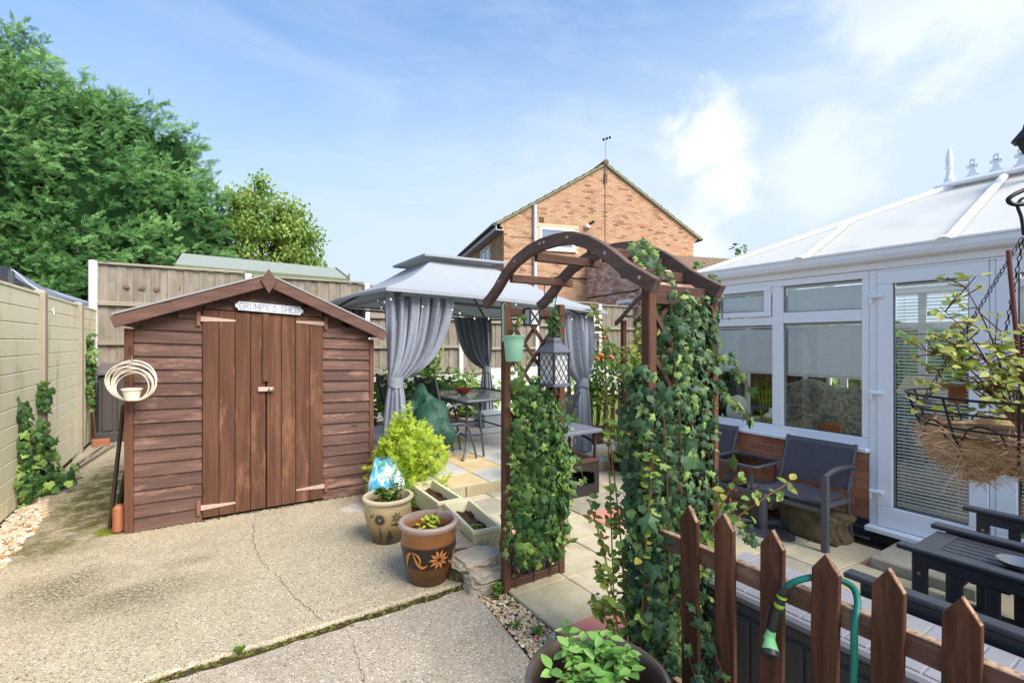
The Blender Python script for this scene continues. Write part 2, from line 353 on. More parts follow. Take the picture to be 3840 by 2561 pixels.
M['ivy'] = leafm('ivy_leaf', srgb(34, 62, 36), srgb(70, 106, 54), srgb(156, 184, 92), .5, .22, .28)
M['ivy_dark'] = leafm('ivy_leaf_deep', srgb(34, 58, 42), srgb(66, 98, 62), srgb(150, 178, 92), .5, .2, .3)
M['conifer'] = leafm('conifer_spray', srgb(44, 82, 44), srgb(98, 146, 80), srgb(162, 198, 122), .6, .2, .2)
M['thuja'] = leafm('golden_conifer', srgb(78, 112, 22), srgb(158, 188, 46), srgb(216, 228, 96), .6, .3, .2)
M['birch'] = leafm('birch_leaf', srgb(78, 112, 44), srgb(130, 162, 72), srgb(182, 192, 108), .55, .35, .25)
M['shrub'] = leafm('shrub_leaf', srgb(38, 70, 24), srgb(92, 136, 46), srgb(160, 184, 80), .5, .3)
M['fuch'] = leafm('fuchsia_leaf', srgb(62, 92, 36), srgb(120, 152, 62), srgb(178, 160, 70), .45, .3)
M['potleaf'] = leafm('pot_plant_leaf', srgb(70, 112, 50), srgb(122, 168, 82), srgb(164, 202, 116), .45, .3)
M['twig'] = plain('twig_bark', srgb(96, 70, 50), .85, .1, var=.3, scale=30)
M['bark'] = plain('tree_bark', srgb(70, 56, 44), .9, .1, var=.4, scale=12, bump=.6)
M['stone'] = plain('garden_stone', srgb(172, 160, 138), .9, .15, var=.28, scale=9, bump=.7, bscale=25)
M['stone_moss'] = plain('mossy_stone', srgb(98, 86, 64), .95, .1, var=.7, scale=9, bump=1.0, bscale=18)
# ------------------------------------------------------------------ leaf scatter
def norm(a): return a / np.maximum(np.linalg.norm(a, axis=-1, keepdims=True), 1e-9)
def leaf_base(kind):
    if kind in ('ivy', 'ivy_narrow', 'ivy_broad'):
        o = {'ivy': [(0, .0), (.20, -.13), (.46, -.08), (.36, .16), (.58, .46), (.27, .46), (.0, 1.0), (-.30, .43), (-.52, .54), (-.38, .18), (-.48, -.02), (-.22, -.10)], 'ivy_narrow': [(0, 0), (.14, -.08), (.34, .02), (.22, .26), (.44, .60), (.18, .52), (.03, 1.15), (-.20, .50), (-.38, .48), (-.22, .24), (-.36, .0), (-.15, -.08)], 'ivy_broad': [(0, 0), (.26, -.14), (.50, .05), (.48, .26), (.52, .44), (.30, .60), (-.02, .92), (-.26, .62), (-.54, .40), (-.46, .24), (-.48, .02), (-.24, -.12)]}[kind]
        q = {'ivy': .22, 'ivy_narrow': .34, 'ivy_broad': .14}[kind]; v = [(0, .30, .08)] + [(x, y, -q * abs(x) - .22 * max(0, y - .4) ** 1.5 + .05 * math.sin(7 * x + 5 * y)) for x, y in o]
        f = [(0, i + 1, (i + 1) % len(o) + 1) for i in range(len(o))]
    elif kind == 'oval':
        o = [(0, 0), (.24, .22), (.30, .48), (.18, .78), (0, 1), (-.18, .78), (-.30, .48), (-.24, .22)]
        v = [(0, .5, -.05)] + [(x, y, .16 * abs(x) - .18 * (y - .4) ** 2) for x, y in o]
        f = [(0, i + 1, (i + 1) % len(o) + 1) for i in range(len(o))]
    elif kind == 'small':
        v = [(0, 0, 0), (.28, .45, .05), (0, 1, -.1), (-.28, .45, .05)]; f = [(0, 1, 2), (0, 2, 3)]
    elif kind == 'spray':       # flat fan of scale-leaf branchlets
        v = []; f = []
        def blade(x, y, a, L, wd, z):
            c, s_ = math.cos(a), math.sin(a); o = len(v)
            v.extend([(x - c * wd, y + s_ * wd, z), (x + s_ * L * .5 + c * wd * 1.3, y + c * L * .5 - s_ * wd * 1.3, z - .02), (x + s_ * L, y + c * L, z - .09 * L), (x + s_ * L * .5 - c * wd * 1.3, y + c * L * .5 + s_ * wd * 1.3, z + .02)])
            f.append((o, o + 1, o + 2)); f.append((o, o + 2, o + 3))
        blade(0, 0, 0, 1.0, .022, 0)
        for i, y in enumerate((.12, .30, .48, .66, .82)):
            L = .46 * (1 - .6 * y)
            for sd_ in (-1, 1): blade(0, y + .03 * sd_, sd_ * (.62 + .1 * (i % 2)), L, .030, .05 * sd_ * ((i % 3) - 1))
    v = np.array(v, float); return v, np.array(f, int)
BASE = {k: leaf_base(k) for k in ('ivy', 'ivy_narrow', 'ivy_broad', 'oval', 'small', 'spray')}
def frames(n, t):
    n = norm(n); t = t - n * np.sum(n * t, 1, keepdims=True); t = norm(t); b = np.cross(t, n); return b, t, n
_lm = {}
def cloud(name, parent, kind, pos, nrm, tip, size, rnd, mat, keep=0, pname='leaf'):
    """one mesh of many leaves; the `keep` largest leaves are made as objects of their own"""
    off = np.array(off_of(parent)); v, f = BASE[kind]; N = len(pos); size = np.broadcast_to(size, (N,)).copy()
    b, t, n = frames(nrm, tip)
    if keep:
        order = np.argsort(-size)[:keep]; msk = np.ones(N, bool); msk[order] = False
        for i in order:
            q = int(min(4, rnd[i] * 5)); key = (kind, mat.name, q)
            if key not in _lm:
                mb = MB(); mb.cr = (q + .5) / 5; mb._add(v, f.tolist()); _lm[key] = mb.mesh('leaf', smooth=True, mat=mat, recalc=False)
            o = ob(pname, _lm[key], parent); s_ = size[i]
            mt = Matrix(((b[i][0] * s_, t[i][0] * s_, n[i][0] * s_, pos[i][0] - off[0]), (b[i][1] * s_, t[i][1] * s_, n[i][1] * s_, pos[i][1] - off[1]), (b[i][2] * s_, t[i][2] * s_, n[i][2] * s_, pos[i][2] - off[2]), (0, 0, 0, 1)))
            o.matrix_basis = mt
        pos, b, t, n, size, rnd = pos[msk], b[msk], t[msk], n[msk], size[msk], rnd[msk]; N = len(pos)
    if N == 0: return
    vv = (pos - off)[:, None, :] + size[:, None, None] * (v[None, :, 0:1] * b[:, None] + v[None, :, 1:2] * t[:, None] + v[None, :, 2:3] * n[:, None])
    ff = (f[None] + (np.arange(N) * len(v))[:, None, None]).reshape(-1, 3)
    me = bpy.data.meshes.new(name); me.vertices.add(N * len(v)); me.vertices.foreach_set('co', vv.astype(np.float32).ravel())
    me.loops.add(ff.size); me.loops.foreach_set('vertex_index', ff.astype(np.int32).ravel())
    me.polygons.add(len(ff)); me.polygons.foreach_set('loop_start', np.arange(0, ff.size, 3, dtype=np.int32))
    me.update(calc_edges=True); me.validate()
    at = me.attributes.new('rnd', 'FLOAT', 'FACE'); at.data.foreach_set('value', np.repeat(rnd, len(f)).astype(np.float32))
    me.materials.append(mat); o = ob(name, me, parent); o['kind'] = 'stuff'; return o
def rdir(N, bias=(0, 0, 0), k=1.0): return norm(rng.normal(size=(N, 3)) * k + np.array(bias))
def clumpy(p, f, seed=0):
    """smooth 0..1 value that changes in clumps through space"""
    s_ = seed * 1.7; a = np.sin(p[:, 0] * f + s_ + 1.3 * np.sin(p[:, 1] * f * .7 + s_)) + np.sin(p[:, 1] * f * 1.1 + 2.1 * s_ + np.sin(p[:, 2] * f * .8)) + np.sin(p[:, 2] * f * 1.3 + s_ * .5 + 1.1 * np.sin(p[:, 0] * f * .9))
    return np.clip(a / 6 + .5, 0, 1)
def ell_points(N, lobes, shell=.35):
    """points near the surface of several ellipsoid lobes, with their outward normals"""
    vol = np.array([l[1][0] * l[1][2] + l[1][0] * l[1][1] for l in lobes]); idx = rng.choice(len(lobes), N, p=vol / vol.sum())
    d = rdir(N); r = 1 - shell * rng.random(N) ** 1.6 + rng.normal(size=N) * .05
    c = np.array([lobes[i][0] for i in idx]); ra = np.array([lobes[i][1] for i in idx])
    return c + d * ra * r[:, None], norm(d / ra)

# ------------------------------------------------------------------ the ground
struct('ground', MB().box(-400, 400, -300, 700, -1.0, -.16), M['soil'])
struct('lawn', MB().box(4.9, 30, 3.6, 9.9, -.15, -.06), M['grass'])
def slab_poly(name, poly, z0, z1, mat):
    mb = MB(); mb.prism(poly, lambda x, y: (x, y, z0), lambda x, y: (x, y, z1)); return struct(name, mb, mat, bev=.012)
def wob(a, b, n, k):
    return [(a[0] + (b[0] - a[0]) * i / n + random.uniform(-k, k), a[1] + (b[1] - a[1]) * i / n + random.uniform(-k, k)) for i in range(n + 1)]
edge = wob((-1.36, 2.70), (1.40, 2.70), 40, .008)
slab_poly('driveway', edge + [(1.42, 2.9), (1.47, 3.6), (1.5, 4.5), (1.5, 9.9), (-1.36, 9.9)], -.15, 0, M['drive'])
edge2 = wob((-1.36, 2.655), (1.38, 2.655), 40, .010)
slab_poly('driveway_apron', edge2 + [(1.40, 2.52), (1.335, 1.92), (1.16, 1.45), (1.05, -1.5), (-3.0, -1.5), (-3.0, 2.655)], -.15, -.016, M['apron'])
# cracks in the concrete: thin dark fillets that wander over the slab
crackm = plain('crack_dirt', srgb(122, 110, 84), .95, .1, var=.4, scale=30)
def crack(pts, z, parent_name, wd=.006):
    mb = MB(); P_ = []
    for a, b in zip(pts[:-1], pts[1:]):
        for i in range(9): P_.append((a[0] + (b[0] - a[0]) * i / 9 + random.uniform(-.009, .009), a[1] + (b[1] - a[1]) * i / 9 + random.uniform(-.006, .006)))
    vs = []
    for i, p in enumerate(P_):
        w_ = wd * random.uniform(.1, .8); vs += [(p[0] - w_, p[1], z), (p[0] + w_, p[1], z)]
    mb._add(vs, [(2 * i, 2 * i + 1, 2 * i + 3, 2 * i + 2) for i in range(len(P_) - 1)]); return mb
struct('crack', crack([(.40, 4.72), (.36, 4.4), (.33, 4.1), (.35, 3.69), (.43, 3.35), (.46, 3.1), (.52, 2.88), (.54, 2.74)], .0012, ''), crackm, parent=bpy.data.objects['driveway'])
struct('crack', crack([(.64, 2.62), (.66, 2.5), (.63, 2.36), (.62, 2.2), (.59, 2.0)], -.0148, '', .004), crackm, parent=bpy.data.objects['driveway_apron'])
mossj = plain('joint_moss', srgb(70, 60, 36), .95, .1, var=.5, scale=40, bump=.8, bscale=60)
struct('joint_fill', MB().box(-1.36, 1.39, 2.652, 2.703, -.14, -.022), mossj, parent=bpy.data.objects['driveway'])

# paving: the lower patio (laid to fall towards the conservatory) and the raised one under the gazebo
def fall(x, y): return -.105 * max(0, min(1, (x - 3.0) / 1.1)) * max(0, min(1, (4.0 - y) / .9))
def pave(pname, x0, y0, nx, ny, s_, ztop, thick, pick, skip=lambda x, y: False, fallf=None):
    root = ob(pname, None); root['kind'] = 'structure'
    meshes = {}
    for i in range(nx):
        for j in range(ny):
            xa, ya = x0 + i * s_, y0 + j * s_
            if skip(xa + s_ / 2, ya + s_ / 2): continue
            key = pick(i, j)
            if key not in meshes:
                g = .004; mb = MB().box(-s_ / 2 + g, s_ / 2 - g, -s_ / 2 + g, s_ / 2 - g, -thick, 0); meshes[key] = mb.mesh('slab', bev=.005, mat=M[key])
            cx_, cy_ = xa + s_ / 2, ya + s_ / 2; z = ztop + random.uniform(-.003, .003); rx = random.uniform(-.004, .004); ry = random.uniform(-.004, .004)
            if fallf: z += fallf(cx_, cy_); ry += (fallf(cx_ - .1, cy_) - fallf(cx_ + .1, cy_)) / .2; rx += (fallf(cx_, cy_ + .1) - fallf(cx_, cy_ - .1)) / .2
            ob('slab', meshes[key], root, (cx_, cy_, z), (rx, ry, random.uniform(-.006, .006)))
    return root
def pick_low(i, j):
    if (i, j) in ((0, 2), (3, 5), (1, 5), (6, 1)): return 'slab_pink'
    if (i, j) in ((0, 3), (1, 3)): return 'slab_cream' if i else 'slab_buff'
    return ['slab_buff', 'slab_grey', 'slab_buff', 'slab_cream', 'slab_grey'][(i * 7 + j * 3 + (i * j) % 3) % 5]
pave('patio', 1.56, .77, 8, 9, .408, -.004, .045, pick_low, lambda x, y: y > 4.25 or x > 4.56 or (x < 1.56), fall)
struct('patio_bed', MB().box(1.57, 4.9, -.8, 4.2, -.158, -.128), M['soil'])
def pick_hi(i, j): return 'slab_yel' if (i + 2 * j) % 5 in (1,) or (i, j) in ((2, 1), (3, 4)) else 'slab_blue'
pave('raised_patio', 1.60, 4.20, 8, 9, .42, .10, .05, pick_hi, lambda x, y: x > 4.95)
kerbm = slabm('kerb_stone', srgb(176, 164, 136), srgb(150, 138, 108))
kr = bpy.data.objects['raised_patio']
for i in range(6): ob('kerb_stone', MB().box(-.275, .275, 0, .04, 0, .10).mesh('kerb_stone', bev=.006, mat=kerbm), kr, (1.88 + i * .56, 4.165, -.005))
struct('patio_fill', MB().box(1.55, 4.95, 4.2, 8.0, -.15, .046), M['soil'], parent=None)

# pebbles
def pebbles(name, poly, n, z, size, cols, label=None):
    xs = [p[0] for p in poly]; ys = [p[1] for p in poly]
    def inside(x, y):
        c = False; j = len(poly) - 1
        for i in range(len(poly)):
            if (poly[i][1] > y) != (poly[j][1] > y) and x < (poly[j][0] - poly[i][0]) * (y - poly[i][1]) / (poly[j][1] - poly[i][1]) + poly[i][0]: c = not c
            j = i
        return c
    mb = MB(); k = 0; ico = MB().blob((0, 0, 0), (1, 1, 1), 1, 0, 1); iv, if_ = ico.v, ico.f
    vs = []; fs = []; rs = []
    while k < n:
        x, y = random.uniform(min(xs), max(xs)), random.uniform(min(ys), max(ys))
        if not inside(x, y): continue
        a, b, c_ = (size * random.uniform(.5, 1.2) for _ in range(3)); c_ *= .6; th = random.random() * 6.28; ct, st = math.cos(th), math.sin(th); o = len(vs); zz = z + random.uniform(-.004, .008)
        for q in iv: vs.append((x + (q[0] * a * ct - q[1] * b * st), y + (q[0] * a * st + q[1] * b * ct), zz + q[2] * c_))
        fs += [tuple(i + o for i in f) for f in if_]; rs += [random.random()] * len(if_); k += 1
    mb.v, mb.f, mb.r = vs, fs, rs
    o = ob(name, mb.mesh(name, smooth=True, mat=cols, recalc=False)); o['kind'] = 'stuff'; return o
def pebm(name, st):
    m = NM(name, .8, .25); m.col(m.ramp(m.attr(), st)); return m.m
M['gravel'] = pebm('gravel_stone', [(0, srgb(126, 96, 66)), (.3, srgb(190, 164, 124)), (.6, srgb(216, 198, 164)), (.85, srgb(168, 150, 130)), (1, srgb(232, 222, 204))])
M['flint'] = pebm('flint_stone', [(0, srgb(168, 130, 92)), (.3, srgb(204, 176, 140)), (.6, srgb(222, 206, 180)), (.85, srgb(190, 170, 150)), (1, srgb(236, 228, 216))])
gp = [(1.405, 2.60), (1.55, 2.46), (1.555, 1.2), (1.10, 1.2), (1.19, 1.45), (1.345, 1.92)]
struct('gravel_bed', MB().prism(gp, lambda x, y: (x, y, -.15), lambda x, y: (x, y, -.03)), M['soil'])
tag(pebbles('gravel', gp, 2600, -.024, .011, M['gravel']), 'small tan gravel filling the gap between concrete and paving', 'gravel')
gp2 = [(-1.36, 4.4), (-1.10, 4.4), (-1.10, 5.6), (-1.2, 6.2), (-1.36, 6.4)]
tag(pebbles('flint_gravel', gp2, 700, .006, .022, M['flint']), 'pale flint stones along the foot of the cream fence', 'gravel')

# ------------------------------------------------------------------ cream plastic fence on the left
FX = -1.38
pf = thing('plastic_fence', 'cream plastic board fence with concrete posts along the driveway', 'fence', (FX, 7.0, 0))
bmesh_ = MB()
bmesh_._add([(0, -.89, 0), (0, .89, 0), (0, .89, .150), (0, -.89, .150), (.012, -.89, .004), (.012, .89, .004), (.012, .89, .140), (.012, -.89, .140), (.004, -.89, .1495), (.004, .89, .1495)],
            [(0, 3, 2, 1), (4, 5, 6, 7), (7, 6, 9, 8), (0, 1, 5, 4)])
bme = bmesh_.mesh('board', mat=M['plastic'], recalc=False)
pme = MB().box(-.05, .05, -.05, .05, -.1, 2.0)._add([(-.05, -.05, 2.0), (.05, -.05, 2.0), (.05, .05, 2.0), (-.05, .05, 2.0), (-.03, -.03, 2.03), (.03, -.03, 2.03), (.03, .03, 2.03), (-.03, .03, 2.03)], [(0, 1, 5, 4), (1, 2, 6, 5), (2, 3, 7, 6), (3, 0, 4, 7), (4, 5, 6, 7)]).mesh('post', mat=M['oldpost'])
for py in (3.10, 4.94, 6.78, 8.62, 10.46):
    ob('post', pme, pf, (0, py - 7, 0))
    if py < 10:
        for k in range(13): ob('board', bme, pf, (-.012, py - 7 + .92, .012 + k * .151))
        part('top_rail', MB().box(FX - .018, FX + .008, py + .05, py + 1.79, 1.977, 2.0), M['plastic'], pf)

# ------------------------------------------------------------------ tall weathered fence at the back
bf = thing('wooden_fence', 'tall weathered grey wooden fence with white concrete posts behind the garden', 'fence', (4, 10, 0))
boards = [MB().box(-.064, .064, -.011, .011, 0, 1.83).mesh('board', mat=M['grey_wood'], bev=.002), MB().box(-.058, .058, -.009, .009, 0, 1.82).mesh('board', mat=M['grey_wood'], bev=.002)]
cpm = MB().box(-.055, .055, -.06, .06, -.1, 2.76).mesh('post', bev=.012, mat=M['concpost'])
def top_at(x): return 2.79 - (x + 1.42) * .022
for k in range(6):
    xa, xb = -1.36 + k * 2.15, -1.36 + k * 2.15 + 2.03; zt = top_at((xa + xb) / 2) - .04
    ob('post', cpm, bf, (xa - .06 - 4, 0, top_at(xa) - 2.77))
    nb = 18
    for i in range(nb): ob('board', boards[i % 2], bf, (xa + (i + .5) * (xb - xa) / nb - 4, .012 + .012 * (i % 2), zt - 1.83), (0, 0, random.uniform(-.02, .02)))
    part('cap', MB().box(xa, xb, 9.96, 10.05, zt + .002, zt + .04), M['grey_woodx'], bf, bev=.004)
    for dz in (-.62, -1.25, -1.80): part('rail', MB().box(xa + .001, xb - .001, 9.945, 9.995, zt + dz - .035, zt + dz + .035), M['grey_woodx'], bf, bev=.006)
    part('gravel_board', MB().box(xa + .001, xb - .001, 9.985, 10.03, zt - 2.15, zt - 1.842), M['concpost'], bf)
    part('gravel_board', MB().box(xa + .001, xb - .001, 9.985, 10.03, -.2, zt - 2.155), M['concpost'], bf)
    if k == 0:
        for kx in (.35, .55, .75): part('knot', MB().blob((xa + kx, 9.985, 2.40 - kx * .05), (.045, .012, .035), kx * 10, .6, 2), plain('knot_wood', srgb(116, 94, 76), .9, .1, var=.4, scale=30), bf, True)

# ------------------------------------------------------------------ the shed
SY = 4.83
def sz(x, z): return z * (1 - .027 * (x + .44))
def sbox(mb, x0, x1, y0, y1, z0, z1, lean=0):
    vs = []
    for z, l in ((z0, 0), (z1, lean)):
        for y in (y0, y1):
            for x in (x0, x1): vs.append((x, y + (l if y == y0 else 0), sz(x, z)))
    return mb.hexa(vs)
def roofz(x): return 1.575 + (1 - abs(x - .5) / 1.02) * .45
sh = thing('garden_shed', 'brown overlap timber garden shed with double doors and a name sign', 'shed', (.5, SY, 0))
def roofx(z):        # half-open span of the gable at height z
    return 1.02 * (1 - (z - 1.575) / .45)
pitch = .1065
for side in (0, 1):
    for k in range(17):
        z0, z1 = k * pitch + .004, (k + 1) * pitch + .012
        xa, xb = ((-.44, .012), (.975, 1.41))[side]
        if z0 > 1.79: break
        if z1 > 1.57:
            hw = roofx(z0 + .03) if z0 + .03 > 1.575 else 1.0
            if side == 0: xa = max(xa, .5 - hw)
            else: xb = min(xb, .5 + hw)
            if xb - xa < .06: continue
        part('board', sbox(MB(), xa, xb, SY - .026, SY, z0, z1, .018), M['clad'], sh)
for k in range(3):
    z0, z1 = 1.80 + k * .075, 1.80 + (k + 1) * .075 + .006; hw = roofx(z0 + .02)
    part('board', sbox(MB(), .5 - hw, .5 + hw, SY - .026, SY, z0, min(z1, 2.02), .016), M['clad'], sh)
wallb = MB(); wallb.box(-.43, -.40, SY + .03, 6.4, 0, 1.60); wallb.box(1.39, 1.42, SY + .03, 6.4, 0, 1.52); wallb.box(-.40, 1.39, 6.37, 6.4, 0, 1.52)
part('wall', wallb, M['clad'], sh)
dark = plain('inside_shade', srgb(24, 20, 18), .9, .05)
part('gap_shade', MB()._add([(-.42, SY + .012, 0), (1.40, SY + .012, 0), (1.40, SY + .012, sz(1.4, 1.60)), (.5, SY + .012, sz(.5, 2.0)), (-.42, SY + .012, 1.60)], [(0, 1, 2, 3, 4)]), dark, sh)  # near-black sheet painting the shade inside the shed, behind the door gaps
part('gable_panel', MB()._add([(-.43, SY + .004, 1.50), (1.41, SY + .004, sz(1.41, 1.50)), (1.41, SY + .004, sz(1.41, 1.62)), (.5, SY + .004, sz(.5, 2.03)), (-.43, SY + .004, 1.62)], [(0, 1, 2, 3, 4)]), M['clad'], sh)
part('corner_post', sbox(MB(), -.50, -.442, SY - .03, SY + .03, -.01, 1.60), M['cpost'], sh, bev=.004)
part('corner_post', sbox(MB(), 1.412, 1.455, SY - .03, SY + .03, -.01, 1.60), M['cpost'], sh, bev=.004)
for nm, xa, xb in (('door', .014, .488), ('door', .495, .973)):
    dr = ob(nm, None, sh); n = 4; wd = (xb - xa) / n
    for i in range(n):
        part('plank', sbox(MB(), xa + i * wd + .002, xa + (i + 1) * wd - .002, SY - .034 + random.uniform(-.002, .002), SY - .010, .025, 1.79), M['door'], dr, bev=.003)
    left = xa < .2
    for z in ((1.71, .115) if left else (1.735, .145)):
        x0, x1 = (xa - .012, xa + .24) if left else (xb - .235, xb + .010)
        hm = M['hinge_pale'] if 'hinge_pale' in M else M.setdefault('hinge_pale', plain('weathered_hinge', srgb(186, 160, 146), .7, .3, .1, var=.3, scale=25))
        h = MB(); tip = (x0, x1) if not left else (x1, x0)
        h.hexa([(tip[1], SY - .040, sz(tip[1], z - .022)), (tip[0], SY - .040, sz(tip[0], z - .008)), (tip[1], SY - .035, sz(tip[1], z - .022)), (tip[0], SY - .035, sz(tip[0], z - .008)), (tip[1], SY - .040, sz(tip[1], z + .022)), (tip[0], SY - .040, sz(tip[0], z + .008)), (tip[1], SY - .035, sz(tip[1], z + .022)), (tip[0], SY - .035, sz(tip[0], z + .008))])
        ho = part('hinge', h, hm, dr)
        part('hinge_plate', sbox(MB(), tip[1] - .028 if left else tip[1] + .003, tip[1] - .003 if left else tip[1] + .028, SY - .042, SY - .02, z - .06, z + .06), M['hinge_rust'] if 'hinge_rust' in M else M.setdefault('hinge_rust', plain('rusted_hinge', srgb(136, 92, 74), .8, .2, .1, var=.3, scale=25)), ho)
part('cover_strip', sbox(MB(), .462, .512, SY - .062, SY - .036, 1.175, 1.786), M['door'], sh, bev=.004)
lt = part('latch', sbox(MB(), .425, .55, SY - .058, SY - .036, 1.085, 1.125), plain('old_latch', srgb(190, 170, 158), .7, .3, .2, var=.2, scale=30), sh, bev=.004)
part('padlock', MB().blob((.525, SY - .07, 1.075), (.022, .018, .022), 2, .1, 2), M['steel'], lt, True)
ef = SY - .13
for xe in (-.56, 1.54):
    p, q = Vector((xe, ef, sz(xe, 1.640))), Vector((.5, ef, sz(.5, 2.076)))
    part('fascia', MB().beam(p, q, .024, .088, (0, 0, 1)), M['fascia'], sh, bev=.004)
    t = Vector((0, 0, .055))
    rf = MB(); a, b = p + t, q + t; rf.hexa([a + Vector((0, -.015, 0)), b + Vector((0, -.015, 0)), a + Vector((0, 1.72, 0)), b + Vector((0, 1.72, 0)), a + Vector((0, -.015, .016)), b + Vector((0, -.015, .016)), a + Vector((0, 1.72, .016)), b + Vector((0, 1.72, .016))])
    part('roof', rf, M['felt'], sh)
    part('soffit', MB().hexa([p + Vector((0, .014, -.01)), q + Vector((0, .014, -.01)), p + Vector((0, 1.7, -.01)), q + Vector((0, 1.7, -.01)), p + Vector((0, .014, .05)), q + Vector((0, .014, .05)), p + Vector((0, 1.7, .05)), q + Vector((0, 1.7, .05))]), M['clad'], sh)
fz = 2.03
part('finial', MB().prism([(.5, fz - .115), (.565, fz), (.5, fz + .10), (.435, fz)], lambda x, z: (x, ef - .032, z), lambda x, z: (x, ef - .013, z)), M['fascia'], sh, bev=.003)
# name sign with notched corners and drawn serif lettering
def signpoly(x0, x1, z0, z1, c):
    return [(x0 + c, z0), (x1 - c, z0), (x1 - c, z0 + c * .5), (x1 - c * .5, z0 + c), (x1, z0 + c), (x1, z1 - c), (x1 - c * .5, z1 - c), (x1 - c, z1 - c * .5), (x1 - c, z1), (x0 + c, z1), (x0 + c, z1 - c * .5), (x0 + c * .5, z1 - c), (x0, z1 - c), (x0, z0 + c), (x0 + c * .5, z0 + c), (x0 + c, z0 + c * .5)]
def sgn(x0, x1, z0, z1, y0, y1): return MB().prism(signpoly(x0, x1, z0, z1, .022), lambda x, z: (x, y0, z - (x - .52) * .062), lambda x, z: (x, y1, z - (x - .52) * .062))
sg = part('sign', sgn(.245, .80, 1.750, 1.838, SY - .055, SY - .030), plain('sign_black', srgb(40, 42, 48), .5, .3), sh)
part('sign_face', sgn(.251, .794, 1.757, 1.832, SY - .058, SY - .0545), plain('sign_white', srgb(206, 210, 216), .5, .3, var=.04), sg)
LET = {'G': [[(1, .85), (.75, 1), (.35, 1), (0, .7), (0, .3), (.35, 0), (.75, 0), (1, .15), (1, .45), (.6, .45)]], 'R': [[(0, 0), (0, 1), (.6, 1), (.9, .85), (.9, .62), (.6, .5), (0, .5)], [(.5, .5), (1, 0)]], 'U': [[(0, 1), (0, .3), (.25, 0), (.75, 0), (1, .3), (1, 1)]], 'M': [[(0, 0), (0, 1), (.5, .2), (1, 1), (1, 0)]],
       'P': [[(0, 0), (0, 1), (.65, 1), (.95, .85), (.95, .62), (.65, .48), (0, .48)]], 'Y': [[(0, 1), (.5, .45), (1, 1)], [(.5, .45), (.5, 0)]], "'": [[(.5, 1), (.4, .75)]], 'S': [[(.95, .85), (.7, 1), (.3, 1), (.05, .8), (.2, .58), (.8, .42), (.95, .2), (.7, 0), (.3, 0), (.05, .15)]],
       'H': [[(0, 0), (0, 1)], [(1, 0), (1, 1)], [(0, .5), (1, .5)]], 'E': [[(.95, .85), (.95, 1), (0, 1), (0, 0), (.95, 0), (.95, .15)], [(0, .5), (.65, .5)]], 'D': [[(0, 0), (0, 1), (.55, 1), (1, .7), (1, .3), (.55, 0), (0, 0)]]}
SER = {'R': [(0, 0), (1, 0)], 'U': [(0, 1), (1, 1)], 'M': [(0, 0), (1, 0)], 'P': [(0, 0)], 'Y': [(0, 1), (1, 1), (.5, 0)], 'H': [(0, 0), (0, 1), (1, 0), (1, 1)]}
inkb = MB(); txt = "GRUMPY'S SHED"; wds = [.30 if c == "'" else .42 if c == ' ' else 1.0 for c in txt]; tot = sum(wds) + .42 * (len(txt) - 1); cw = .47 / tot; x = .285
for c, wdt in zip(txt, wds):
    for st in LET.get(c, []):
        for a, b in zip(st[:-1], st[1:]):
            f_ = lambda p: Vector((x + p[0] * cw * wdt, SY - .0595, 1.770 + p[1] * .050 - (x - .52) * .062)); inkb.beam(f_(a), f_(b), .0024, .0070 if abs(a[0] - b[0]) < .5 else .0045, (0, -1, 0))
    for p in SER.get(c, []):
        q = Vector((x + p[0] * cw * wdt, SY - .0595, 1.770 + p[1] * .050 - (x - .52) * .062)); inkb.beam(q - Vector((.006, 0, 0)), q + Vector((.006, 0, 0)), .0024, .003, (0, -1, 0))
    x += cw * (wdt + .42)
part('lettering', inkb, plain('sign_ink', srgb(96, 102, 116), .6, .2), sg)
# ------------------------------------------------------------------ things beside the shed
# wire bird-feeder style planter: hoops of cream wire hung on the shed corner
hp = thing('hanging_planter', 'cream wire hoop planter hanging on the shed corner post', 'planter', (-.437, 4.66, 1.04))
for k in range(7):
    q = 1 - .052 * k; a = R((-6, 5, -3, 7, 0, -8, 4)[k]); tilt = (.02, -.03, .05, -.05, .03, -.02, .06)[k]
    d = Vector((.84 * math.cos(a) - -.54 * math.sin(a), -.54 * math.cos(a) - .84 * math.sin(a), 0)); nn = Vector((-d.y, d.x, 0))
    part('hoop', MB().tube([Vector((-.437, 4.66, 1.05 + .152 * q)) + d * (.195 * q * math.cos(t)) + Vector((0, 0, .152 * q * math.sin(t))) + nn * (tilt * q * (1 + math.sin(t)) * .4) for t in [2 * math.pi * i / 44 for i in range(44)]], .0052, 6, True), M['cream_wire'], hp, True)
part('pot', MB().lathe([(.045, 0), (.06, .075), (.068, .078), (.068, .088), (.058, .088), (.05, .03)], (-.437, 4.66, 1.055), 24), M['cream_wire'], hp, True)
part('hook', MB().tube([(-.437, 4.66, 1.357), (-.44, 4.70, 1.385), (-.455, 4.79, 1.375), (-.46, 4.805, 1.33)], .004, 6), M['steel'], hp, True)
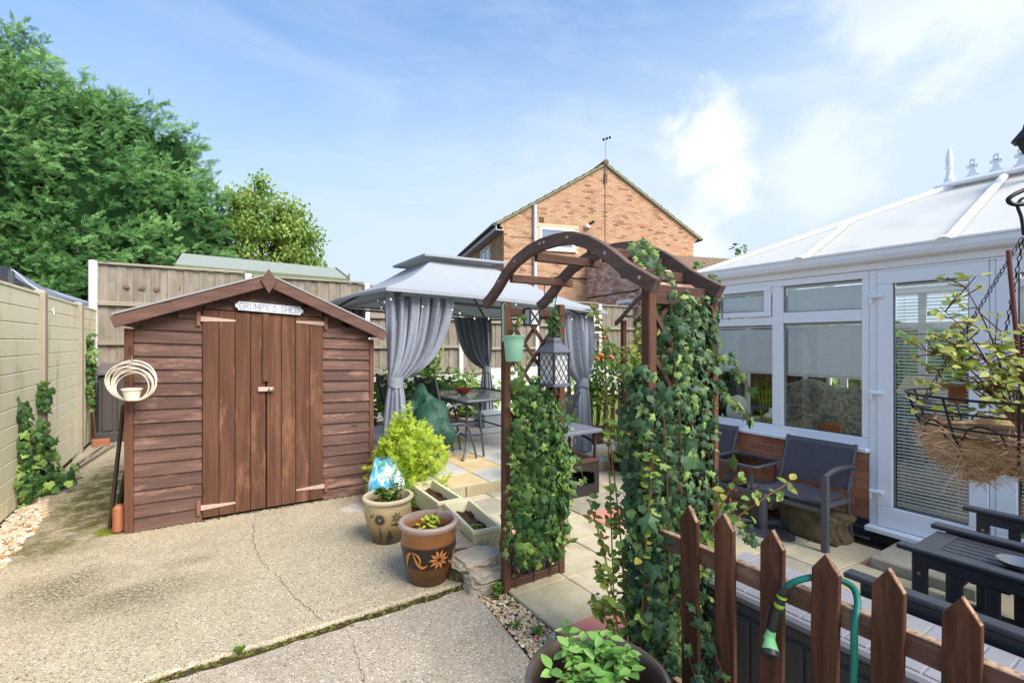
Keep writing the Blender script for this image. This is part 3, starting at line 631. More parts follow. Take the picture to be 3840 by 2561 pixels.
# dark storage box at the end of the passage
sb = thing('storage_box', 'dark brown resin storage box in the corner behind the shed', 'storage box', (-.78, 9.6, 0))
X0, X1, Y0, Y1 = -1.30, -.05, 9.25, 9.93
part('body', MB().box(X0 + .03, X1 - .03, Y0 + .03, Y1, .01, 1.0), M['dark_plastic'], sb, bev=.015)
part('base', MB().box(X0, X1, Y0, Y1, 0, .16), M['dark_plastic'], sb, bev=.012)
for i in range(7): part('rib', MB().box(X0 + .08 + i * .175, X0 + .20 + i * .175, Y0 + .008, Y0 + .032, .17, .97), M['dark_plastic'], sb, bev=.008)
part('lid', MB()._add([(X0 - .02, Y0 - .03, 1.0), (X1 + .02, Y0 - .03, 1.0), (X1 + .02, Y1, 1.0), (X0 - .02, Y1, 1.0), (X0 - .02, Y0 - .03, 1.06), (X1 + .02, Y0 - .03, 1.06), (X1 + .02, Y1, 1.16), (X0 - .02, Y1, 1.16)], [(0, 3, 2, 1), (4, 5, 6, 7), (0, 1, 5, 4), (1, 2, 6, 5), (2, 3, 7, 6), (3, 0, 4, 7)]), plain('resin_lid', srgb(104, 96, 96), .5, .3, var=.1), sb, bev=.01)
# boards leaning on the shed side, loose bricks, sticks
dkw = wood('dark_board', srgb(60, 46, 38), srgb(80, 62, 52), 'z')
solo('leaning_board', MB().beam((-.615, 5.05, 0), (-.525, 5.02, .985), .10, .022, (1, 0, 0)), dkw, 'dark brown board leaning against the shed side', 'board', (-.615, 5.05, 0), bev=.003)
solo('leaning_board', MB().beam((-.60, 5.35, 0), (-.45, 5.35, .90), .30, .025, (1, 0, 0)), plain('grey_board', srgb(58, 58, 58), .7, .2), 'wide charcoal sheet leaning on the shed behind a dark board', 'board', (-.60, 5.35, 0), bev=.003)
bk = brickm('loose_brick', [(0, srgb(150, 92, 70)), (1, srgb(176, 116, 84))])
solo('brick', MB().box(-.575, -.508, 4.83, 4.93, .0, .215), bk, 'worn pink brick stood on end beside the shed corner post', 'brick', (-.54, 4.88, 0), bev=.02)
solo('brick', MB().box(-1.29, -1.10, 8.98, 9.09, .0, .10), bk, 'orange brick lying by the cream fence near the storage box', 'brick', (-1.2, 9.03, 0), bev=.008)
for i, (a, b, l) in enumerate((((-1.24, 7.25), (-1.02, 8.95), 'long pale stick on top of the small wood pile by the fence'), ((-1.28, 7.6), (-1.16, 8.9), 'brown stick lying flat under a paler stick by the fence'), ((-1.20, 7.9), (-1.22, 8.8), 'short grey stick lying closest to the cream fence'))):
    solo('stick', MB().beam((a[0], a[1], .015 + .012 * (i == 0)), (b[0], b[1], .05 - .015 * i), .03, .02), M['grey_woodx'], l, 'stick', (a[0], a[1], 0), bev=.003)

# ------------------------------------------------------------------ pots, troughs, bag, stones
def pot_profile(rt, rb, h, rim=.02, belly=1.03):
    return [(rb * .96, 0), (rb, .012), (rb + (rt - rb) * .5, h * .32), ((rt - rim) * belly, h * .62), ((rt - rim) * .985, h * .86), (rt - rim * .6, h * .90), (rt, h * .94), (rt, h * .985), (rt - .006, h), (rt - rim - .008, h), (rt - rim - .012, h * .93), (rt - rim - .014, h * .78)]
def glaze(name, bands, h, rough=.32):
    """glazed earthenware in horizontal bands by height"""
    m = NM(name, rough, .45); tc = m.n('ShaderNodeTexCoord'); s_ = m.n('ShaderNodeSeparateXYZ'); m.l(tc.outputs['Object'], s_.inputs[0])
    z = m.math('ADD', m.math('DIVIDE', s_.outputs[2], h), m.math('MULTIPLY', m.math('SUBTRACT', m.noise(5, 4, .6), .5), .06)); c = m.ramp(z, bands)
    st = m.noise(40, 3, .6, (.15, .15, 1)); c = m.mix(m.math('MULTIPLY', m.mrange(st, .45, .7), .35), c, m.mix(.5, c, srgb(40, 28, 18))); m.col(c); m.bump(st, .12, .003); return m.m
def flower(mb, cen, rad, petals, c, r0, r1, lift=.004, wd=.3):
    """petals laid on the pot's round side, about an angle and a height"""
    a0, z0 = cen
    for k in range(petals):
        t = 2 * math.pi * k / petals; q = []
        for s_, wq in ((r0, .2), ((r0 + r1) * .5, 1), (r1, .1)):
            for sg_ in (-1, 1):
                u = s_ * math.cos(t) - sg_ * wq * wd * r1 * .5 * math.sin(t); v = s_ * math.sin(t) + sg_ * wq * wd * r1 * .5 * math.cos(t); q.append((u, v))
        pts = []
        for u, v in q:
            a = a0 + u / rad(z0 + v); rr = rad(z0 + v) + lift; pts.append((c[0] + rr * math.cos(a), c[1] + rr * math.sin(a), c[2] + z0 + v))
        mb._add(pts, [(0, 1, 3, 2), (2, 3, 5, 4)])
def vine(mb, pts, rad, c, w_=.008, lift=.004):
    vs = []
    n = len(pts)
    for i, (a, z) in enumerate(pts):
        a2, z2 = pts[min(i + 1, n - 1)]; a1, z1 = pts[max(i - 1, 0)]; dx, dz = (a2 - a1) * rad(z), z2 - z1; L = math.hypot(dx, dz) or 1; wq = w_ * math.sin(math.pi * (i + .6) / (n + .2))
        for sg_ in (-1, 1):
            aa = a - sg_ * dz / L * wq / rad(z); zz = z + sg_ * dx / L * wq; rr = rad(zz) + lift; vs.append((c[0] + rr * math.cos(aa), c[1] + rr * math.sin(aa), c[2] + zz))
    mb._add(vs, [(2 * i, 2 * i + 1, 2 * i + 3, 2 * i + 2) for i in range(n - 1)])
def radf(prof):
    zs = [p[1] for p in prof[:8]]; rs = [p[0] for p in prof[:8]]
    return lambda z: float(np.interp(z, zs, rs))
def bez(p0, p1, p2, n=10): return [((1 - t) ** 2 * p0[0] + 2 * t * (1 - t) * p1[0] + t * t * p2[0], (1 - t) ** 2 * p0[1] + 2 * t * (1 - t) * p1[1] + t * t * p2[1]) for t in [i / n for i in range(n + 1)]]
# brown pot with carved flower band
c1 = (1.215, 2.86, 0.0); h1 = .375; pr = pot_profile(.188, .118, h1); rf1 = radf(pr)
p1 = thing('plant_pot', 'brown glazed pot with orange carved flowers on a black band', 'plant pot', c1)
brn = glaze('brown_glaze', [(0, srgb(74, 50, 34)), (.30, srgb(104, 68, 42)), (.345, srgb(46, 34, 26)), (.66, srgb(40, 30, 24)), (.70, srgb(140, 90, 50)), (.86, srgb(148, 98, 56)), (.91, srgb(160, 130, 112)), (1, srgb(170, 150, 138))], h1)
part('body', MB().lathe(pr, c1, 40), brn, p1, True)
fa = math.atan2(-c1[1], -c1[0]) + .10
orn = MB(); flower(orn, (fa + .28, .185), rf1, 10, c1, .012, .062, .005)
for sg_ in (-1, 1):
    vine(orn, bez((fa + .28 + sg_ * .42, .16), (fa + .28 + sg_ * .75, .10), (fa + .28 + sg_ * .95, .235)), rf1, c1, .010); vine(orn, bez((fa + .28 + sg_ * .70, .155), (fa + .28 + sg_ * .62, .22), (fa + .28 + sg_ * .95, .235)), rf1, c1, .007)
    vine(orn, bez((fa + .28 + sg_ * 1.0, .235), (fa + .28 + sg_ * 1.25, .21), (fa + .28 + sg_ * 1.3, .13)), rf1, c1, .010)
part('ornament', orn, plain('orange_slip', srgb(190, 124, 66), .35, .4, var=.15, scale=30), p1, True)
part('soil', MB().lathe([(.001, .275), (.158, .275)], c1, 24, False), M['soil'], p1)
# beige pot with dark flowers
c2 = (1.20, 3.60, 0.0); h2 = .335; pr2 = pot_profile(.190, .115, h2); rf2 = radf(pr2)
p2 = thing('plant_pot', 'beige glazed pot with dark painted flowers beside the compost bag', 'plant pot', c2)
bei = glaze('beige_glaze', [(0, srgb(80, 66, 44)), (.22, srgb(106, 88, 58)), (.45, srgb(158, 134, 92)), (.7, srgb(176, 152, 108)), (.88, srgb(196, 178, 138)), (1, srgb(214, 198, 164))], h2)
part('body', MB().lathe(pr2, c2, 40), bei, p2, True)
fa2 = math.atan2(-c2[1], -c2[0]); orn = MB(); flower(orn, (fa2 - .35, .205), rf2, 14, c2, .010, .046, .003); flower(orn, (fa2 + .35, .215), rf2, 7, c2, .006, .042, .003)
vine(orn, bez((fa2 - .42, .16), (fa2 - .25, .08), (fa2 - .55, .01)), rf2, c2, .006, .003); vine(orn, bez((fa2 + .05, .12), (fa2 + .15, .04), (fa2 - .05, .01)), rf2, c2, .022, .003); vine(orn, bez((fa2 + .1, .17), (fa2 + .5, .15), (fa2 + .8, .19)), rf2, c2, .009, .003); vine(orn, bez((fa2 - .6, .25), (fa2 - .75, .2), (fa2 - .8, .24)), rf2, c2, .006, .003)
part('ornament', orn, plain('dark_slip', srgb(62, 58, 50), .4, .4, var=.2, scale=30), p2, True)
part('soil', MB().lathe([(.001, .27), (.158, .27)], c2, 24, False), M['soil'], p2)
# big dark pot in the foreground
c3 = (1.145, 1.235, -.03); h3 = .385; pr3 = [(.17, 0), (.175, .01), (.215, .12), (.235, .24), (.232, .31), (.236, .335), (.248, .345), (.250, .368), (.243, .383), (.230, .385), (.222, .375), (.216, .345), (.213, .24)]
p3 = thing('plant_pot', 'large dark brown glossy pot of leafy green fuchsia by the arch', 'plant pot', c3)
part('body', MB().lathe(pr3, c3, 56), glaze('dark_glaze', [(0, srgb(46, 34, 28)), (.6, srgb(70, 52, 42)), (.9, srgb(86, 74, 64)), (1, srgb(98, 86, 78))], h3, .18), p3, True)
part('soil', MB().lathe([(.001, .25), (.214, .25)], c3, 28, False), M['soil'], p3)
# cream lattice troughs
trm = plain('cream_plastic', srgb(226, 216, 176), .6, .3, var=.12, scale=7)
for nm, a, b, lab in (('far', (1.71, 4.17), (1.70, 3.56), 'cream lattice trough planter standing beside the golden conifer'), ('near', (1.735, 3.50), (1.655, 2.88), 'cream lattice trough planter beside the arch with dark compost')):
    a, b = Vector((*a, .035)), Vector((*b, .035)); ax = (b - a).normalized(); sdv = Vector((-ax.y, ax.x, 0)); tr = thing('trough', lab, 'planter', tuple((a + b) / 2)); L = (b - a).length
    def tp(u, v, z, a=a, ax=ax, sdv=sdv): return a + ax * u + sdv * v + Vector((0, 0, z))
    H = .185; wt, wb = .115, .088
    def ring(e, wv, z): return [tp(-e, -wv, z), tp(L + e, -wv, z), tp(L + e, wv, z), tp(-e, wv, z)]
    sh_ = MB(); sh_.sheet([ring(-.03, wb, 0), ring(0, wt - .012, H - .03), ring(.012, wt, H - .028), ring(.012, wt, H), ring(-.012, wt - .026, H), ring(-.022, wt - .034, .08)], True); sh_._add(ring(-.03, wb, 0), [(3, 2, 1, 0)])
    part('shell', sh_, trm, tr, bev=.003); part('soil', MB().sheet([[tp(u, v, .085 + .04 * random.random()) for v in np.linspace(-wt + .03, wt - .03, 8)] for u in np.linspace(.02, L - .02, 20)]), M['soil'], tr, True)
    lat = MB(); n = int(L / .042)
    for k in range(n + 3):
        for sg_ in (-1, 1):
            for sd_ in (-1, 1):
                u0 = k * .042 - .06; u1 = u0 + .13; z0, z1 = (.012, H - .04) if sg_ > 0 else (H - .04, .012)
                if u0 < 0 or u1 > L: continue
                w0 = wb + (wt - .012 - wb) * z0 / H; w1 = wb + (wt - .012 - wb) * z1 / H; lat.beam(tp(u0, sd_ * (w0 + .002), z0), tp(u1, sd_ * (w1 + .002), z1), .006, .007)
    for e in (0, 1):
        for k in range(-2, 5):
            for sg_ in (-1, 1):
                v0 = (k * .045 - .03) * sg_; v1 = v0 + .09 * sg_
                if abs(v0) > wb or abs(v1) > wb: continue
                lat.beam(tp(-.004 if e == 0 else L + .004, v0, .015), tp(-.004 if e == 0 else L + .004, v1, H - .04), .006, .007)
    part('lattice', lat, trm, tr)
# compost bag
def bagm():
    m = NM('printed_bag', .4, .4); p = m.co(); n = m.noise(9, 5, .65, (1, 1, .7)); s_ = m.n('ShaderNodeSeparateXYZ'); tc = m.n('ShaderNodeTexCoord'); m.l(tc.outputs['Object'], s_.inputs[0])
    c = m.ramp(n, [(0, srgb(236, 240, 244)), (.44, srgb(232, 238, 244)), (.50, srgb(120, 196, 220)), (.60, srgb(40, 150, 190)), (.68, srgb(214, 230, 238)), (1, srgb(240, 244, 246))])
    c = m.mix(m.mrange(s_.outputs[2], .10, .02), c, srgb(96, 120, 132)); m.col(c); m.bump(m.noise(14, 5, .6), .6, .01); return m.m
bc = Vector((1.40, 4.24, 0)); g = []
for i in range(13):
    t = i / 12; z = .455 * t; k = (1 - .35 * t ** 3) * (1 + .06 * math.sin(5 * t)); row = []
    for j in range(24):
        a = 2 * math.pi * j / 24; rx, ry = .155 * k, (.105 * (1 - .75 * t ** 4)) * k; rr = 1 + .05 * math.sin(3 * a + 4 * t) + .04 * math.sin(7 * a - 9 * t); x_, y_ = rx * math.copysign(abs(math.cos(a)) ** .7, math.cos(a)) * rr, ry * math.copysign(abs(math.sin(a)) ** .7, math.sin(a)) * rr
        row.append((bc.x + x_ * .84 + y_ * .54, bc.y - x_ * .54 + y_ * .84, z + .02 * math.sin(4 * a) * t))
    g.append(row)
bag = MB().sheet(g, True); bag._add(g[0], [tuple(range(24))[::-1]]); solo('compost_bag', bag, bagm(), 'white and blue printed plastic compost bag against the shed', 'bag', tuple(bc), smooth=60)
# edging stones under the arch panel
def rock(c, r, seed, mat, lab, nm='rock', amp=.35, n=4, flat=True):
    mb = MB().blob((0, 0, 0), (1, 1, 1), seed, amp, n, 1.3); from mathutils import noise
    def ch(q): return math.copysign(abs(q) ** .62, q)
    vs = []
    for x, y, z in mb.v:
        k = 1 + .16 * noise.noise(Vector((x, y, z)) * 3.1 + Vector((seed, 0, 0))) + .09 * noise.noise(Vector((x, y, z)) * 7.3 + Vector((0, seed, 0))) if flat else 1
        vs.append((c[0] + (ch(x) if flat else x) * r[0] * k, c[1] + (ch(y) if flat else y) * r[1] * k, c[2] + (ch(max(-.55, min(.62, z + .12 * x))) if flat else z) * r[2] * (1 + (k - 1) * .6)))
    mb.v = vs
    return solo(nm, mb, mat, lab, 'stone', (c[0], c[1], c[2] - r[2] * .5), smooth=(0 if flat else 35))
rock((1.475, 2.70, .125), (.15, .11, .045), 3, M['stone'], 'broad flat topmost edging stone beside the brown pot')
rock((1.50, 2.655, .065), (.14, .12, .05), 5, M['stone'], 'middle edging stone under a broad flat stone by the arch')
rock((1.475, 2.61, .0), (.12, .09, .05), 8, M['stone'], 'lowest edging stone at the gravel beside the arch post')
rock((1.43, 2.85, .05), (.10, .14, .10), 12, M['stone_moss'], 'dark rough stone behind the brown pot under the trough')
rock((1.50, 3.02, .06), (.13, .14, .10), 15, M['stone'], 'pale square stone between the brown pot and the near trough')
rock((1.50, 3.32, .03), (.12, .15, .07), 19, M['stone'], 'pale flat stone between the beige pot and the troughs')
for i, (x, y, s_) in enumerate(((1.64, 2.53, .05), (1.75, 2.56, .06), (1.86, 2.55, .055), (1.93, 2.54, .04), (1.70, 2.58, .05), (1.81, 2.53, .045))):
    o = rock((x, y, .05 + .03 * (i % 2)), (s_, s_ * .8, s_), 30 + i, M['stone'], ['rounded cobble against the front arch post under the ivy', 'larger rounded cobble in the middle behind the lattice foot', 'rounded cobble touching the larger middle one behind the lattice', 'smallest cobble by the back post of the ivy lattice', 'cobble wedged behind the one at the front arch post', 'cobble between the two larger ones behind the lattice foot'][i], 'cobble', .2, 2, False); o['group'] = 'cobbles behind the lattice'
solo('edging_bank', MB().box(1.50, 1.98, 2.5, 4.16, -.14, .03), M['soil'], 'low bank of soil beneath the troughs and edging stones', 'soil', (1.74, 3.3, -.1), bev=.03)

# ------------------------------------------------------------------ rustic arch
ax0, ax1, ay0, ay1 = 1.56, 1.98, 2.49, 1.375
aw = wood('arch_wood', srgb(100, 76, 66), srgb(124, 98, 86), 'z', srgb(136, 112, 98), .4); awr = wood('arch_post_wood', srgb(88, 60, 48), srgb(114, 78, 62), 'z', srgb(120, 84, 66), .4); awy = wood('arch_wood_y', srgb(98, 78, 70), srgb(124, 102, 94), 'y', srgb(136, 114, 104), .35)
ar = thing('garden_arch', 'brown timber garden arch with curved top and lattice sides carrying ivy', 'arch', (1.77, 1.93, 0))
for x_ in (ax0, ax1):
    for y_ in (ay0, ay1): part('post', MB().box(x_ - .023, x_ + .023, y_ - .023, y_ + .023, -.02, 1.74), awr, ar, bev=.004)
arc = [(2.665, 1.735), (2.60, 1.765), (2.52, 1.815), (2.42, 1.895), (2.31, 1.955), (2.18, 1.995), (2.05, 2.012), (1.93, 2.013), (1.81, 2.002), (1.70, 1.962), (1.62, 1.920), (1.54, 1.868), (1.46, 1.808), (1.38, 1.762), (1.30, 1.718)]
for x_, nm in ((ax0, 'arch_beam'), (ax1, 'arch_beam')):
    fine = []
    for i in range(len(arc) - 1):
        for t in (0, .34, .67): fine.append((arc[i][0] + (arc[i + 1][0] - arc[i][0]) * t, arc[i][1] + (arc[i + 1][1] - arc[i][1]) * t))
    fine.append(arc[-1]); g = []
    for i, (y_, z_) in enumerate(fine):
        a, b = fine[max(i - 1, 0)], fine[min(i + 1, len(fine) - 1)]; t = Vector((0, b[0] - a[0], b[1] - a[1])).normalized(); n_ = Vector((0, -t.z, t.y)); 
        if n_.z < 0: n_ = -n_
        c_ = Vector((x_ - .042, y_, z_)); hw = .031
        g.append([c_ + Vector((-.018, 0, 0)) - n_ * hw, c_ + Vector((.018, 0, 0)) - n_ * hw, c_ + Vector((.018, 0, 0)) + n_ * hw, c_ + Vector((-.018, 0, 0)) + n_ * hw])
    mb = MB().sheet(g, True); mb._add(g[0], [(0, 1, 2, 3)]); mb._add(g[-1], [(3, 2, 1, 0)]); bo = part(nm, mb, awy, ar, bev=.003)
    if x_ == ax0:
        for y_, z_ in ((2.055, 2.014), (2.02, 2.014), (1.83, 2.006), (2.30, 1.955), (2.47, 1.86), (1.57, 1.89), (1.37, 1.76)): part('bolt', MB().tube([(x_ - .064, y_, z_), (x_ - .058, y_, z_)], .008, 10), M['steel'], bo)
for y_, z_, xa in ((2.40, 1.872, 0), (2.15, 1.962, 0), (1.72, 1.932, 0), (1.62, 1.886, 0), (1.50, 1.80, 0), (1.38, 1.715, 0)): part('cross_rail', MB().box(ax0 - .02, ax1 + .02, y_ - .018, y_ + .018, z_ - .024, z_ + .022), M['brownx'], ar, bev=.003)
for y_ in (ay0, ay1):
    part('rail', MB().box(ax0 + .025, ax1 - .025, y_ - .017, y_ + .017, 1.655, 1.70), M['brownx'], ar, bev=.003); part('rail', MB().box(ax0 + .025, ax1 - .025, y_ - .017, y_ + .017, .0, .05), M['brownx'], ar, bev=.003)
    wx = ax1 - ax0 - .05
    for sg_ in (1, -1):
        for k in range(-3, 12):
            z0 = .05 + k * .185; pts = [(ax0 + .025, z0), (ax1 - .025, z0 + wx * 1.25)]
            (xa, za), (xb, zb) = pts
            if zb < .05 or za > 1.655: continue
            if za < .05: xa += (.05 - za) / 1.25; za = .05
            if zb > 1.655: xb -= (zb - 1.655) / 1.25; zb = 1.655
            if sg_ < 0: xa, xb = ax0 + ax1 - xa, ax0 + ax1 - xb
            part('lattice_strip', MB().beam((xa, y_ + .006 * sg_, za), (xb, y_ + .006 * sg_, zb), .009, .022, (0, 0, 1)), M['brownx'], ar)
# bucket, small solar lantern, big lantern on the arch
mint = plain('mint_enamel', srgb(150, 200, 170), .35, .4, var=.05, scale=10)
bu = thing('bucket', 'pale mint green metal bucket hanging on the arch post', 'bucket', (1.525, 2.345, 1.38))
part('shell', MB().lathe([(.046, 0), (.049, .005), (.0545, .075), (.0555, .078), (.0555, .082), (.0565, .092), (.0575, .095), (.0575, .10), (.062, .142), (.065, .145), (.065, .150), (.060, .150), (.05, .02)], (1.525, 2.345, 1.385), 32), mint, bu, True)
part('strap', MB().sheet([[(1.478, 2.375 + s_ * .018, z), (1.478 + .002, 2.405 + s_ * .018, z)] for z, s_ in ((1.50, 0), (1.66, 0), (1.70, .2))] + [[(1.488, 2.395, 1.722), (1.492, 2.42, 1.722)], [(1.512, 2.41, 1.728), (1.514, 2.435, 1.728)], [(1.53, 2.42, 1.712), (1.532, 2.445, 1.712)]]), mint, bu, True)
lan_metal = plain('lantern_metal', srgb(104, 108, 116), .45, .4, .3, var=.1); lan_dark = plain('lantern_dark', srgb(66, 68, 72), .5, .4, .3, var=.1)
frost = plain('frosted_pane', srgb(222, 224, 222), .25, .5, var=.05)
def frosted():
    m = NM('clear_lantern_pane', .1); t = m.n('ShaderNodeBsdfTransparent'); t.inputs[0].default_value = (.95, .96, .95, 1); ms = m.n('ShaderNodeMixShader'); ms.inputs[0].default_value = .4; m.b.inputs['Base Color'].default_value = (.84, .86, .85, 1); m.l(m.b.outputs[0], ms.inputs[1]); m.l(t.outputs[0], ms.inputs[2]); m.l(ms.outputs[0], m.t.nodes['Material Output'].inputs[0]); return m.m
pane = frosted()
lc = Vector((1.862, 2.405, 1.222))
la = thing('lantern', 'large grey lantern with diamond-latticed glass hanging from the arch', 'lantern', tuple(lc))
ca, sa = math.cos(R(8)), math.sin(R(8))
def L(u, v, z): return lc + Vector((u * ca - v * sa, u * sa + v * ca, z))
def lring(h_, z): return [L(-h_, -h_, z), L(h_, -h_, z), L(h_, h_, z), L(-h_, h_, z)]
part('base', MB().sheet([lring(.001, 0), lring(.080, 0), lring(.080, .010), lring(.068, .020), lring(.001, .021)], True), lan_metal, la)
part('roof', MB().sheet([lring(.001, .206), lring(.076, .206), lring(.078, .214), lring(.034, .268), lring(.034, .285), lring(.028, .30), lring(.001, .302)], True), lan_metal, la)
for i in range(4):
    u, v = ((-1, -1), (1, -1), (1, 1), (-1, 1))[i]; part('frame_post', MB().beam(L(u * .066, v * .066, .018), L(u * .066, v * .066, .210), .012, .012), lan_dark, la)
    u2, v2 = ((-1, -1), (1, -1), (1, 1), (-1, 1))[(i + 1) % 4]
    pn = part('pane', MB()._add([L(u * .062, v * .062, .02), L(u2 * .062, v2 * .062, .02), L(u2 * .062, v2 * .062, .208), L(u * .062, v * .062, .208)], [(0, 1, 2, 3)]), pane, la)
    lat = MB()
    for k in range(-3, 4):
        for sg_ in (1, -1):
            a, b = (0, k * .063), (1, k * .063 + .19)
            pa, pb = [], []
            t0 = max(0, (0 - a[1]) / .19); t1 = min(1, (.19 - a[1]) / .19)
            if t1 <= t0: continue
            def pt(t): tt = t if sg_ > 0 else 1 - t; return L(.064 * (u + (u2 - u) * tt), .064 * (v + (v2 - v) * tt), .02 + a[1] + .19 * t)
            lat.beam(pt(t0), pt(t1), .0025, .0032)
    part('leading', lat, lan_dark, pn)
part('candle', MB().lathe([(.028, 0), (.028, .09), (.002, .09)], tuple(L(0, 0, .022)), 16), plain('candle_wax', srgb(226, 220, 200), .6, .3), la, True)
part('hanger', MB().tube([L(-.02, 0, .295), L(-.028, 0, .36), L(0, 0, .42), L(.028, 0, .36), L(.02, 0, .295)], .004, 6), lan_dark, la, True)
part('wire', MB().tube([L(0, 0, .42), (1.90, 2.44, 1.75), (1.915, 2.42, 1.84), (1.89, 2.40, 1.895), (1.84, 2.40, 1.905), (1.79, 2.40, 1.87), (1.775, 2.39, 1.81), (1.785, 2.39, 1.775)], .0035, 6), lan_dark, la, True)
sl_ = thing('solar_lantern', 'small dark square lantern fixed to the arch top rail', 'lantern', (1.715, 2.44, 1.60))
part('body', MB().box(1.683, 1.747, 2.405, 2.468, 1.605, 1.695), frost, sl_)
part('cap', MB().box(1.676, 1.754, 2.398, 2.473, 1.695, 1.708), lan_dark, sl_, bev=.003); part('base', MB().box(1.678, 1.752, 2.40, 2.471, 1.596, 1.606), lan_dark, sl_, bev=.002)
for x_ in (1.680, 1.750):
    for y_ in (2.402, 2.468): part('frame_post', MB().beam((x_, y_, 1.60), (x_, y_, 1.70), .009, .009), lan_dark, sl_)
for z_ in (0, 1):
    part('cross_bar', MB().tube([(1.683 + i * .008, 2.402, 1.607 + (.086 - .040 * math.sin(math.pi * i / 8) if z_ else .040 * math.sin(math.pi * i / 8) + .002)) for i in range(9)], .003, 6), lan_dark, sl_, True)
    part('cross_bar', MB().tube([(1.683 + (i * .008 if z_ else .064 - i * .008), 2.401, 1.607 + .0107 * i) for i in range(9)], .003, 6), lan_dark, sl_, True)

# ------------------------------------------------------------------ near picket fence with hose
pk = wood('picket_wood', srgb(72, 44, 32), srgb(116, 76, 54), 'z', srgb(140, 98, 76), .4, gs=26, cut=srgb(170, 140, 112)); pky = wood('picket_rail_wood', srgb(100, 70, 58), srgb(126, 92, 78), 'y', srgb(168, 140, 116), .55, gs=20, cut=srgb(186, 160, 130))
fe = thing('picket_fence', 'low brown picket fence running from the arch past the deck box', 'fence', (1.56, .6, -.1))
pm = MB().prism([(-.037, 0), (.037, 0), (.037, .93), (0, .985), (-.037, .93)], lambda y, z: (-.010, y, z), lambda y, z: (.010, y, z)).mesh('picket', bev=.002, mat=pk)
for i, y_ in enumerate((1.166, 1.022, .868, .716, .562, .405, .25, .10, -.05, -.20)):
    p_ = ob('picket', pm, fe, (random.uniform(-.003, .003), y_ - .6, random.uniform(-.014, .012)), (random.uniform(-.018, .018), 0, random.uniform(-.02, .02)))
    ob('screw', MB().tube([(-.0125, 0, .60), (-.0095, 0, .60)], .004, 8).mesh('screw', mat=M['rust']), p_)
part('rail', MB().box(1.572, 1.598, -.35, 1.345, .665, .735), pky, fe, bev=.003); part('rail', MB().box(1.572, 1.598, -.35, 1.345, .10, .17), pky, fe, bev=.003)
hosem = NM('hose_rubber', .4, .4)
def hm_():
    m = hosem; tc = m.n('ShaderNodeTexCoord'); w1 = m.n('ShaderNodeTexWave'); w1.bands_direction = 'DIAGONAL'; w1.inputs['Scale'].default_value = 95; m.l(tc.outputs['Object'], w1.inputs['Vector'])
    m.col(m.mix(m.mrange(w1.outputs[0], .75, .95), srgb(10, 98, 84), srgb(44, 138, 118))); return m.m
hm = hm_(); ho = thing('garden_hose', 'green hose draped over the picket fence with a spray nozzle', 'hose', (1.52, .75, .45))
def spline(P, n=8):
    P = [Vector(p) for p in P]; out_ = []
    for i in range(len(P) - 1):
        a, b, c_, d = P[max(i - 1, 0)], P[i], P[i + 1], P[min(i + 2, len(P) - 1)]
        for k in range(n):
            t = k / n; out_.append(.5 * ((2 * b) + (c_ - a) * t + (2 * a - 5 * b + 4 * c_ - d) * t * t + (-a + 3 * b - 3 * c_ + d) * t ** 3))
    out_.append(P[-1]); return out_
part('tube', MB().tube(spline([(1.528, .803, .735), (1.535, .772, .768), (1.575, .735, .785), (1.612, .70, .785), (1.628, .66, .772), (1.60, .635, .745), (1.548, .622, .70), (1.535, .618, .60), (1.534, .624, .45), (1.53, .63, .28), (1.50, .64, .10), (1.42, .66, .005)]), .0095, 12), hm, ho, True)
nzb = plain('nozzle_black', srgb(44, 46, 46), .45, .4); nzg = plain('nozzle_green', srgb(150, 190, 60), .4, .4); nzm = plain('nozzle_mint', srgb(130, 196, 130), .4, .4)
na, nd = Vector((1.527, .805, .735)), Vector((-.012, .028, -.125)).normalized()
def nz(nm, segs, mat):
    t = [na + nd * s_ for s_, r_ in segs]; return part(nm, MB().tube(t, [r_ for s_, r_ in segs], 16), mat, ho, True)
nz('collar', [(-.01, .013), (.0, .0155), (.022, .0155), (.026, .014)], nzb); nz('ring', [(.026, .0145), (.034, .015), (.036, .0125)], nzg); nz('collar', [(.036, .014), (.050, .0145), (.054, .0135)], nzb); nz('ring', [(.054, .0145), (.064, .015), (.067, .013)], nzg)
nz('grip', [(.067, .0135), (.10, .0140), (.135, .0125), (.150, .0115)], nzb); nz('neck', [(.148, .0125), (.165, .0150), (.180, .017)], nzm)
hd = Vector((-.045, -.028, -.05)).normalized(); hp_ = na + nd * .172
part('head', MB().tube([hp_, hp_ + hd * .022, hp_ + hd * .040], [.014, .020, .0255], 18), nzm, ho, True); part('rose', MB().tube([hp_ + hd * .040, hp_ + hd * .056, hp_ + hd * .058, hp_ + hd * .0585], [.0265, .0275, .0245, .002], 20), nzb, ho, True)
part('trigger', MB().tube([na + nd * .070 + Vector((0, .022, .004)), na + nd * .09 + Vector((0, .027, .0)), na + nd * .14 + Vector((0, .021, 0)), na + nd * .160 + Vector((0, .010, 0))], [.004, .006, .006, .005], 8), nzb, ho, True)

